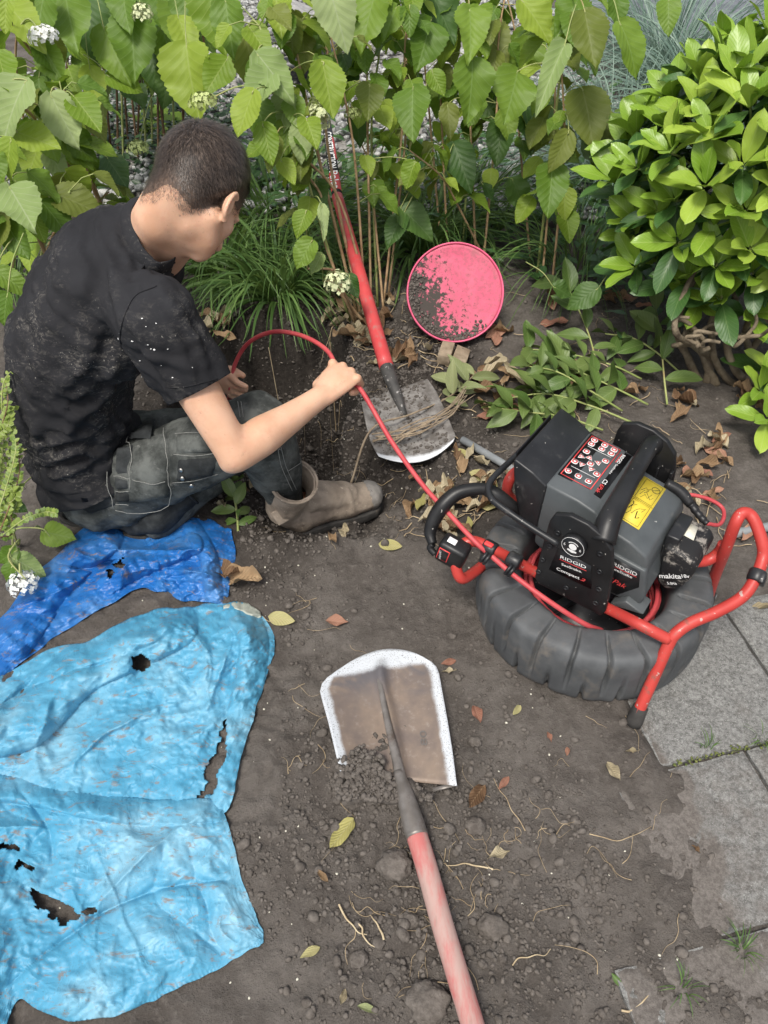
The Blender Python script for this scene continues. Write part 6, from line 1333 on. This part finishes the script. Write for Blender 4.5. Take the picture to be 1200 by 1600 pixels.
# ------------------------------------------------------------------ ground cover behind the man
def small_leaf_mass(name, label, spots, L, key, seed, wfac=.5):
    g = np.random.default_rng(seed); Vs = []; Fs = []; us = []; k = 0
    for p, n, rad_, hgt in spots:
        for i in range(n):
            q_ = np.asarray(p) + np.array([g.normal(0, rad_), g.normal(0, rad_), abs(g.normal(0, hgt))]); az = g.uniform(0, 6.28); tipd = unit([math.cos(az), math.sin(az), g.uniform(-.3, .5)]); nrm = unit([g.normal(0, .35), g.normal(0, .35) - .2, 1]); v_, f_, u_ = mesh_np(LM[key][i % len(LM[key])]); yy = tipd; zz_ = unit(nrm - yy * np.dot(nrm, yy)); xx = np.cross(yy, zz_)
            Vs.append(v_ @ np.stack([xx, yy, zz_]) * g.uniform(*L) + q_); Fs.append(f_ + k); k += len(v_); us.append(u_)
    V = np.vstack(Vs); o = link(name, make_mesh(name, V, np.vstack(Fs), LM[key][0].materials[0])); l_ = o.data.uv_layers.new(name='uv'); l_.data.foreach_set('uv', np.vstack(us).astype(np.float32).ravel()); return tag(o, label, 'ground cover', None, 'stuff')
leaf_set('v', 'vinca', 3, .45, .85, 0, .3, .1, .02, 500, .85, 4, 3); leaf_set('t', 'tiny', 2, .72, .8, 0, .2, .1, .0, 510, .8, 6, 5); leaf_set('g', 'hyd_mid', 2, .95, .55, .12, .1, .1, .06, 520, .6, 8, 7)
small_leaf_mass('periwinkle_cover', 'dark small-leaved ground cover behind the man\'s head', [(P(px_, py_, .02), 230, .17, .06) for px_, py_ in ((150, 240), (190, 200), (230, 180), (250, 230), (200, 270), (300, 190), (150, 190), (270, 150), (110, 260), (240, 280), (200, 150), (330, 200))], (.035, .06), 'v', 3)
small_leaf_mass('cranesbill_cover', 'soft green lobed ground cover left of the man\'s hair', [(P(px_, py_, .05), 18, .07, .04) for px_, py_ in ((275, 130), (285, 160), (255, 195), (300, 205), (230, 210))], (.05, .08), 'g', 4)
small_leaf_mass('shade_foliage', 'dark undergrowth between the hydrangea stems', [(P(px_, py_, .02), 60, .2, .10) for px_, py_ in ((450, 330), (560, 330), (640, 300), (720, 330), (800, 340), (870, 380), (940, 420), (1000, 430), (1040, 460), (1100, 420), (420, 260), (830, 260), (900, 330), (1000, 330), (960, 260), (1020, 240), (880, 200), (760, 250), (690, 250), (500, 290), (400, 310), (430, 290), (560, 280))], (.05, .09), 'eo', 6)

# ------------------------------------------------------------------ box-leaved honeysuckle at the left edge
hs_ = thing('honeysuckle_shrub', 'small-leaved yellow-green honeysuckle sprays at the left edge', 'shrub', P(-20, 850)); gh = random.Random(2)
sprays = [[(-10, 800), (5, 700), (5, 600), (40, 565)], [(-10, 820), (10, 760), (25, 700), (15, 660)], [(0, 830), (15, 790), (30, 740), (28, 690)], [(5, 835), (40, 810), (70, 800), (88, 802)], [(-15, 780), (0, 680), (12, 630), (8, 590)], [(0, 840), (20, 830), (12, 770), (20, 720)], [(-20, 860), (0, 800), (22, 780), (30, 760)], [(-25, 760), (-10, 690), (12, 665), (14, 640)], [(-20, 840), (8, 815), (25, 790), (20, 765)]]
rest = []
lc = 0
for spr in sprays:
    c = catmull([D(x_, y_, 1.72 + .05 * gh.random()) for x_, y_ in spr], 14); V, F = tube(c, [.002, .0015, .0008], 5, False); tw_ = part('spray', V, F, MAT['stem_dark'] if gh.random() < .4 else MAT['stem_green'], hs_)
    for i in range(2, len(c), 1):
        for s_ in (-1, 1):
            if gh.random() < .42: continue
            T_ = unit(c[i] - c[i - 1]); sd_ = unit(np.cross(T_, Ff)) * s_; tipd = sd_ + T_ * .4 + Zu * gh.uniform(0, .3)
            if lc < 300: put_leaf('t', c[i], tipd, -Ff * .7 + Zu * .6 + Rr * gh.uniform(-.4, .4), gh.uniform(.009, .0135), hs_); lc += 1
            else: rest.append((c[i], tipd, gh.uniform(.011, .017)))
for k in range(260):
    p = D(gh.uniform(-40, 22), gh.uniform(600, 830), gh.uniform(1.74, 1.9)); rest.append((p, np.array([gh.gauss(0, 1), gh.gauss(0, 1), gh.gauss(0, .6)]), gh.uniform(.010, .016)))
Vs = []; Fs = []; us = []; k = 0
for p, tipd, L in rest:
    v_, f_, u_ = mesh_np(LM['t'][0]); yy = unit(tipd); nrm = unit(-Ff + np.array([gh.gauss(0, .5), 0, gh.gauss(0, .5)])); zz_ = unit(nrm - yy * np.dot(nrm, yy)); xx = np.cross(yy, zz_); Vs.append(v_ @ np.stack([xx, yy, zz_]) * L + p); Fs.append(f_ + k); k += len(v_); us.append(u_)
o = part('small_leaves', np.vstack(Vs), np.vstack(Fs), MAT['tiny'], hs_); tag(o, kind='stuff'); l_ = o.data.uv_layers.new(name='uv'); l_.data.foreach_set('uv', np.vstack(us).astype(np.float32).ravel())
# ------------------------------------------------------------------ pink lid, wood block, pipes
lc_ = D(711, 458, 2.66); ln2 = unit(np.array([.02, -.80, .58])); lxx = unit(np.cross([0, 0, 1.0], ln2)); lM = frame(lc_, lxx, None, ln2)
Rl = 76 / FPX * 2.66
lid = thing('bucket_lid', 'round pink plastic lid smeared with soil, propped up against the hydrangea stems', 'lid', (lc_[0], lc_[1], 0))
seg = 96
V, F = lathe([(.001, 0), (Rl * .3, .0005), (Rl * .6, .001), (Rl * .9, .002), (Rl * .955, .006)], seg, lM); dk = part('disc', V, F[:-1], MAT['pink'], lid); solid_ = dk.modifiers.new('t', 'SOLIDIFY'); solid_.thickness = .0025
V, F = lathe([(Rl * .955, .002), (Rl * .965, .012), (Rl * .985, .015), (Rl, .011), (Rl * 1.0, -.012), (Rl * .98, -.013)], seg, lM, True); part('rim', V, F, MAT['pinkrim'], lid)
rgl = np.random.default_rng(12); pts = []
while len(pts) < 300:
    a = rgl.uniform(math.pi * .85, math.pi * 1.75); r_ = Rl * (1 - abs(rgl.normal(0, .13))); 
    if r_ < Rl * .95 and r_ > .4 * Rl: pts.append(lc_ + lxx * r_ * math.cos(a) + np.cross(ln2, lxx) * r_ * math.sin(a) + ln2 * .005)
V, F = lumps(np.array(pts), .002 + .007 * rgl.random(len(pts)) ** 2, 1, rgl, 1, .2); tag(part('stuck_soil', V, F, MAT['clod'], lid), kind='stuff')
wb = thing('wood_block', 'short weathered wood offcut lying in the soil below the pink lid', 'wood', on_ground(715, 565))
c = on_ground(706, 562, .012); V, F = box(frame(c + np.array([-.022, .0, .014]), unit([.96, -.25, -.06]), unit([.25, .95, .05])), .044, .085, .040, .003); part('wood_strip', V, F, MAT['wood'], wb)
V, F = box(frame(c + np.array([.027, -.013, .006]), unit([.93, -.28, -.26]), unit([.27, .96, .0])), .050, .080, .036, .003); part('wood_strip', V, F, MAT['wood'], wb)
def pipe(p0, p1, r, label):
    d = unit(p1 - p0); M = frame(p0, unit(np.cross(d, Zu)), None, d); L = np.linalg.norm(p1 - p0); V, F = lathe([(r, 0), (r, L), (r * .8, L), (r * .8, 0)], 20, M, True); solo('conduit_pipe', V, F, MAT['pipe'], label, 'pipe', 'grey conduit pipes under the reel')
pipe(P(722, 687, .02), P(850, 762, .02), .0115, 'thin grey conduit pipe under the reel, its end by the rear shovel')
pipe(P(1135, 836, .02), P(1290, 806, .02), .0125, 'thin grey conduit pipe behind the red frame at the right edge')
pipe(P(1095, 925, .016), P(1118, 935, .016), .010, 'short grey pipe stub at the red frame\'s rear foot')

# ------------------------------------------------------------------ fallen leaves
def fallen(px, py, Lp, ang, key, label, group=None, lift=.006, p=None, flip=False):
    p = on_ground(px, py, lift) if p is None else p; t = (p - CAMP) @ Ff; L = Lp / FPX * t * 1.1; a = math.radians(ang)
    tipd = np.array([math.sin(a), -math.cos(a) , R.uniform(-.12, .12)]); nrm = np.array([R.uniform(-.45, .45), R.uniform(-.5, .3), 1.0])
    o = link('fallen_leaf', R.choice(LM[key])); y = unit(tipd); z = unit(nrm - y * np.dot(nrm, y)); x = np.cross(y, z); M = np.eye(4); M[:3, 0] = x * L * R.uniform(.8, 1.1); M[:3, 1] = y * L; M[:3, 2] = z * L; M[:3, 3] = p - y * L * .5 + np.array([0, 0, .003]); o.matrix_basis = Matrix(M.tolist())
    return tag(o, label, 'leaf', group)
for px, py, Lp, ang, key, lab in (
    (535, 1306, 54, -35, 'y', 'pale yellow torn leaf left of the front shovel socket'), (485, 1491, 32, -60, 'y', 'small folded pale leaf near the light blue sheet\'s corner'),
    (741, 1250, 50, -40, 'r', 'curled brown leaf right of the front blade\'s lip'), (786, 1227, 26, -40, 'rd', 'small reddish leaf right of the front shovel blade'),
    (778, 1340, 36, -70, 'rp', 'tan leaf right of the front shovel shaft'), (957, 1210, 34, 20, 'rp', 'cream upright leaf near the paving joint'),
    (745, 1120, 32, 10, 'rd', 'spotted pinkish-brown leaf beside the front blade'), (700, 1038, 24, -70, 'rd', 'orange-brown leaf between front blade and tyre'), (700, 1056, 20, 70, 'rp', 'thin pale leaf below the orange-brown one by the blade'),
    (806, 1113, 22, -40, 'y', 'small pale green-yellow leaf below the tyre'), (577, 1578, 36, 80, 'w', 'pale green leaf at the bottom edge left of the shaft'), (963, 1535, 24, 30, 'c', 'small fresh green leaf on soil near the bottom right'),
    (527, 975, 34, 80, 'rd', 'reddish-brown leaf on bare soil above the front blade'), (441, 971, 42, 75, 'y', 'half-eaten yellow leaf beside the light blue sheet'), (382, 911, 62, 78, 'r', 'long brown leaf right of the dark blue sheet'), (355, 906, 46, 80, 'r', 'dull brown leaf touching the dark blue sheet'),
    (610, 856, 34, 85, 'y', 'yellow-green leaf in front of the boot'), (540, 838, 34, 10, 'rp', 'upright tan leaf under the boot sole'), (520, 848, 30, 20, 'r', 'brown leaf beside the upright tan one under the boot'), (505, 1374, 26, 40, 'r', 'small brown leaf on soil right of the light blue sheet'),
    (885, 1178, 16, -20, 'rd', 'tiny orange leaf on soil below the red foot'), (985, 1180, 18, 70, 'rp', 'tiny grey leaf near the red frame\'s front foot'), (857, 1155, 18, 10, 'rd', 'tiny pink leaf on soil below the tyre'), (535, 1560, 22, -20, 'rp', 'thin brown leaf scrap near the bottom edge'),
    (1188, 958, 30, 70, 'rp', 'pale leaf on paving at the right edge under the frame'), (345, 800, 30, 30, 'rp', 'buff leaf between the dark blue sheet and boot'), (396, 765, 34, 5, 'rp', 'buff leaf standing by the small weed'), (382, 778, 30, -20, 'r', 'brown leaf next to the small weed'), (1085, 1330, 14, 30, 'r', 'tiny brown leaf on the dusty paving')):
    fallen(px, py, Lp, ang, key, lab)
rz = random.Random(21)
for zone_, n_, lab, keys in (((585, 690, 470, 575), 26, 'dry leaf in the litter between rear shovel and pink lid', ('r', 'r', 'rp')), ((615, 790, 715, 850), 44, 'dry leaf in the litter left of the reel\'s black handle', ('r', 'rp', 'r', 'rp', 'r', 'y')), ((500, 575, 465, 540), 20, 'dry leaf in the litter at the hydrangea\'s foot', ('rp', 'r')),
                            ((1040, 1195, 690, 840), 26, 'dry leaf in the litter behind the red frame\'s right end', ('r', 'r', 'rp', 'rd')), ((315, 370, 500, 540), 10, 'dry leaf at the hole\'s far left rim', ('rp', 'r')), ((690, 860, 520, 690), 26, 'dry leaf in the litter below the pink lid', ('r', 'r', 'rp', 'rd')),
                            ((1060, 1195, 620, 720), 16, 'dry leaf on soil between evergreen shrub and reel', ('r', 'r', 'rp')), ((860, 1060, 470, 640), 22, 'dry leaf on shaded soil by the evergreen shrub', ('r', 'rd', 'r')), ((640, 700, 760, 850), 12, 'dry leaf beside the reel\'s clamp', ('rp', 'r'))):
    for i in range(n_):
        
        if i % 5 == 0: ccx, ccy = rz.uniform(zone_[0], zone_[1]), rz.uniform(zone_[2], zone_[3])
        px, py = ccx + rz.gauss(0, 20), ccy + rz.gauss(0, 14)
        px, py = min(max(px, zone_[0]), zone_[1]), min(max(py, zone_[2]), zone_[3]); ky = rz.choice(keys); ad = {'r': 'curled brown dry leaf', 'rp': 'pale buff dry leaf', 'y': 'yellowed leaf', 'rd': 'reddish dry leaf'}[ky]; fallen(px, py, rz.uniform(20, 42), rz.uniform(0, 360), ky, lab.replace('dry leaf', ad), lab.replace('dry leaf', 'leaves'), .004 + .012 * rz.random())

# ------------------------------------------------------------------ cut branches
def branch(path, nl, Lp, key, label, zs, mat='stem_green', lo=.25, group='cut leafy branches by the reel', sub=0):
    pts = catmull([on_ground(x, y, z) for (x, y), z in zip(path, zs)], 8); root = thing('cut_branch', label, 'branch', pts[0], group)
    V, F = tube(pts, [.0035, .003, .002], 6); part('stem', V, F, MAT[mat], root)
    for i in range(nl):
        f = lo + (1 - lo) * (i + .5) / nl; k = min(len(pts) - 2, int(f * (len(pts) - 1))); p = pts[k]; T_ = unit(pts[k + 1] - pts[k]); az = i * 2.4 + R.uniform(-.4, .4); sd_ = unit(np.cross(T_, Zu)); rd = math.cos(az) * sd_ + math.sin(az) * np.cross(T_, sd_); tipd = rd + T_ * R.uniform(-.1, 1.0) + Zu * R.uniform(-.1, .5); t = (p - CAMP) @ Ff
        if tipd[2] < -.3: tipd[2] = -.1
        put_leaf(key, p, tipd, unit(Zu + .5 * rd + T_ * -.3), Lp / FPX * t * R.uniform(.75, 1.3), root)
    return root
for path, nl, Lp, zs, lab in (
    ([(985, 668), (920, 655), (850, 648), (790, 650)], 15, 54, (.02, .05, .08, .07), 'cut leafy branch touching the black hood, leaves pointing left'),
    ([(1010, 640), (950, 628), (890, 610), (840, 590)], 15, 52, (.02, .06, .08, .07), 'cut leafy branch lying above the black hood'),
    ([(1000, 600), (950, 590), (880, 580), (812, 572)], 14, 46, (.02, .05, .07, .07), 'cut leafy branch with its tip toward the pink lid'),
    ([(940, 680), (880, 668), (820, 668), (760, 660)], 14, 50, (.02, .04, .06, .06), 'cut leafy branch over the grey conduit pipe'),
    ([(1060, 590), (1020, 570), (980, 555), (940, 545)], 12, 46, (.02, .05, .07, .06), 'cut leafy branch in front of the evergreen stems'),
    ([(935, 600), (915, 560), (890, 520), (870, 488)], 10, 44, (.02, .08, .12, .13), 'thin upright cut shoot right of the pink lid'),
    ([(970, 650), (910, 640), (860, 625), (815, 612)], 13, 48, (.02, .08, .11, .10), 'cut leafy branch topmost in the pile by the hood'),
    ([(1040, 640), (1030, 610), (1020, 560), (1010, 520)], 8, 50, (.02, .06, .1, .12), 'cut shoot with broad leaves under the evergreen shrub')):
    branch(path, nl, Lp, 'c', lab, zs)
tb = branch([(548, 782), (580, 700), (640, 672), (700, 640), (745, 600)], 10, 50, 'w', 'bundle of bare twigs with wilted leaves across the rear shovel blade', (.06, .07, .06, .05, .05), 'twig', .72, None)
for k in range(9):
    a_ = np.array([P(585 + R.uniform(-8, 30), 690 + R.uniform(-16, 10), .06), P(650 + R.uniform(-8, 8), 668 + R.uniform(-14, 12), .07), P(700 + R.uniform(-8, 8), 640 + R.uniform(-14, 14), .06), P(730 + R.uniform(-12, 20), 612 + R.uniform(-14, 16), .05)]); V, F = tube(catmull(a_, 6), [.0026, .002, .0014], 5); part('twig', V, F, MAT['twig'], tb)
branch([(372, 830), (372, 812), (368, 790), (362, 772)], 12, 36, 'c', 'small green weed sprouting between the man\'s thigh and boot', (.0, .02, .04, .06), 'stem_green', .1, None)
lf_ = fallen(312, 764, 56, 75, 'd', 'large dark green leaf lying under the man\'s thigh')
# ------------------------------------------------------------------ roots, straw, moss
gr = np.random.default_rng(14); mb = MB()
def strand(px, py, L, r, wig, z=.004, ang=None):
    p = on_ground(px, py, z); a = gr.uniform(0, 6.28) if ang is None else math.radians(ang); c = [p]
    for k in range(5):
        a += gr.normal(0, wig); q_ = c[-1] + np.array([math.cos(a), math.sin(a), 0]) * L / 5; q_[2] = float(gz(q_[0], q_[1])[0]) + z + .004 * gr.random(); c.append(q_)
    return tube(catmull(c, 4), [r, r * .8, r * .4], 4, False)
for i in range(150):
    z_ = gr.integers(0, 6); cx, cy, sx, sy = ((640, 1420, 90, 120), (730, 1380, 60, 60), (900, 1300, 160, 160), (470, 1050, 90, 120), (880, 600, 130, 60), (560, 700, 60, 90))[z_]
    px, py = cx + gr.normal(0, sx), cy + gr.normal(0, sy)
    if 430 < px < 1180 and 480 < py < 1590: mb.add(*strand(px, py, gr.uniform(.03, .10), gr.uniform(.0004, .0009), .5))
for i in range(170):
    cx, cy, sx, sy = ((700, 800, 60, 50), (640, 520, 45, 35), (1100, 760, 60, 50), (560, 490, 40, 25), (900, 560, 80, 50), (760, 640, 50, 40))[gr.integers(0, 6)]; px, py = cx + gr.normal(0, sx), cy + gr.normal(0, sy)
    if 470 < px < 1195 and 455 < py < 900: mb.add(*strand(px, py, gr.uniform(.03, .11), gr.uniform(.0008, .0022), .22, .008))
V, F = mb.get(); o = link('root_fibres', make_mesh('root_fibres', V, F, MAT['root'])); tag(o, 'pale root fibres and twig scraps strewn over the soil', 'roots', None, 'stuff')
for px, py, L, ang, r_, lab in ((530, 1415, .075, -40, .0022, 'folded straw-coloured dry stem left of the front shaft'), (560, 1445, .05, -80, .002, 'short straw piece below the folded dry stem'), (600, 1470, .05, 100, .0022, 'pale rootlet stub beside the front shaft'), (920, 1305, .13, 5, .0012, 'thin reddish root lying in the middle right soil'), (820, 1300, .12, 110, .0012, 'thin curved root between shaft and paving'), (970, 1580, .06, 0, .0022, 'white splinter of wood at the bottom edge'), (770, 1360, .09, 150, .002, 'dark twig right of the front shaft'), (800, 1510, .08, 10, .0014, 'forked pale root near the bottom edge'), (330, 590, .0, 0, 0, ''),
                             (420, 545, .12, 20, .0016, 'pale root hanging on the hole\'s back wall'), (510, 690, .09, 30, .0018, 'cut root sticking out of the hole\'s side'), (400, 955, .09, -30, .0013, 'looping straw fibre beside the light blue sheet'), (1020, 700, .10, 170, .0028, 'pale dead twig behind the black side plate')):
    if not lab: continue
    V, F = strand(px, py, L, r_, .35, .006, ang); solo('dead_root' if 'root' in lab else 'dry_stem', V, F, MAT['straw'] if r_ > .0013 else MAT['root'], lab, 'root' if 'root' in lab else 'stem')
# moss and tufts in the paving joints
mb = MB()
for k in range(120):
    u = gr.random(); p = SC0 + SL1 * (.02 + .28 * u) + SL2 * (-.004 + gr.normal(0, .004)); V, F = lumps(np.array([p + np.array([0, 0, .000])]), np.array([gr.uniform(.001, .0036)]), 1, gr, .6, .2); mb.add(V, F)
V, F = mb.get(); o = link('joint_moss', make_mesh('joint_moss', V, F, MAT['moss'])); tag(o, 'yellow-green moss along the paving joint', 'moss', None, 'stuff')
for px, py, n_, lab in ((1155, 1490, 30, 'sparse grass tuft on soil at lower right'), (1065, 1545, 14, 'thin grass tuft near the bottom right corner'), (1185, 1165, 15, 'tiny weed tuft in the paving joint'), (1100, 1180, 10, 'tiny moss-edged tuft beside the red foot')):
    clump('grass_tuft', lab, on_ground(px, py), n_, (.02, .055), .0025, 'grass_green', 1.0, px, (0, 0), None, .9, .015)
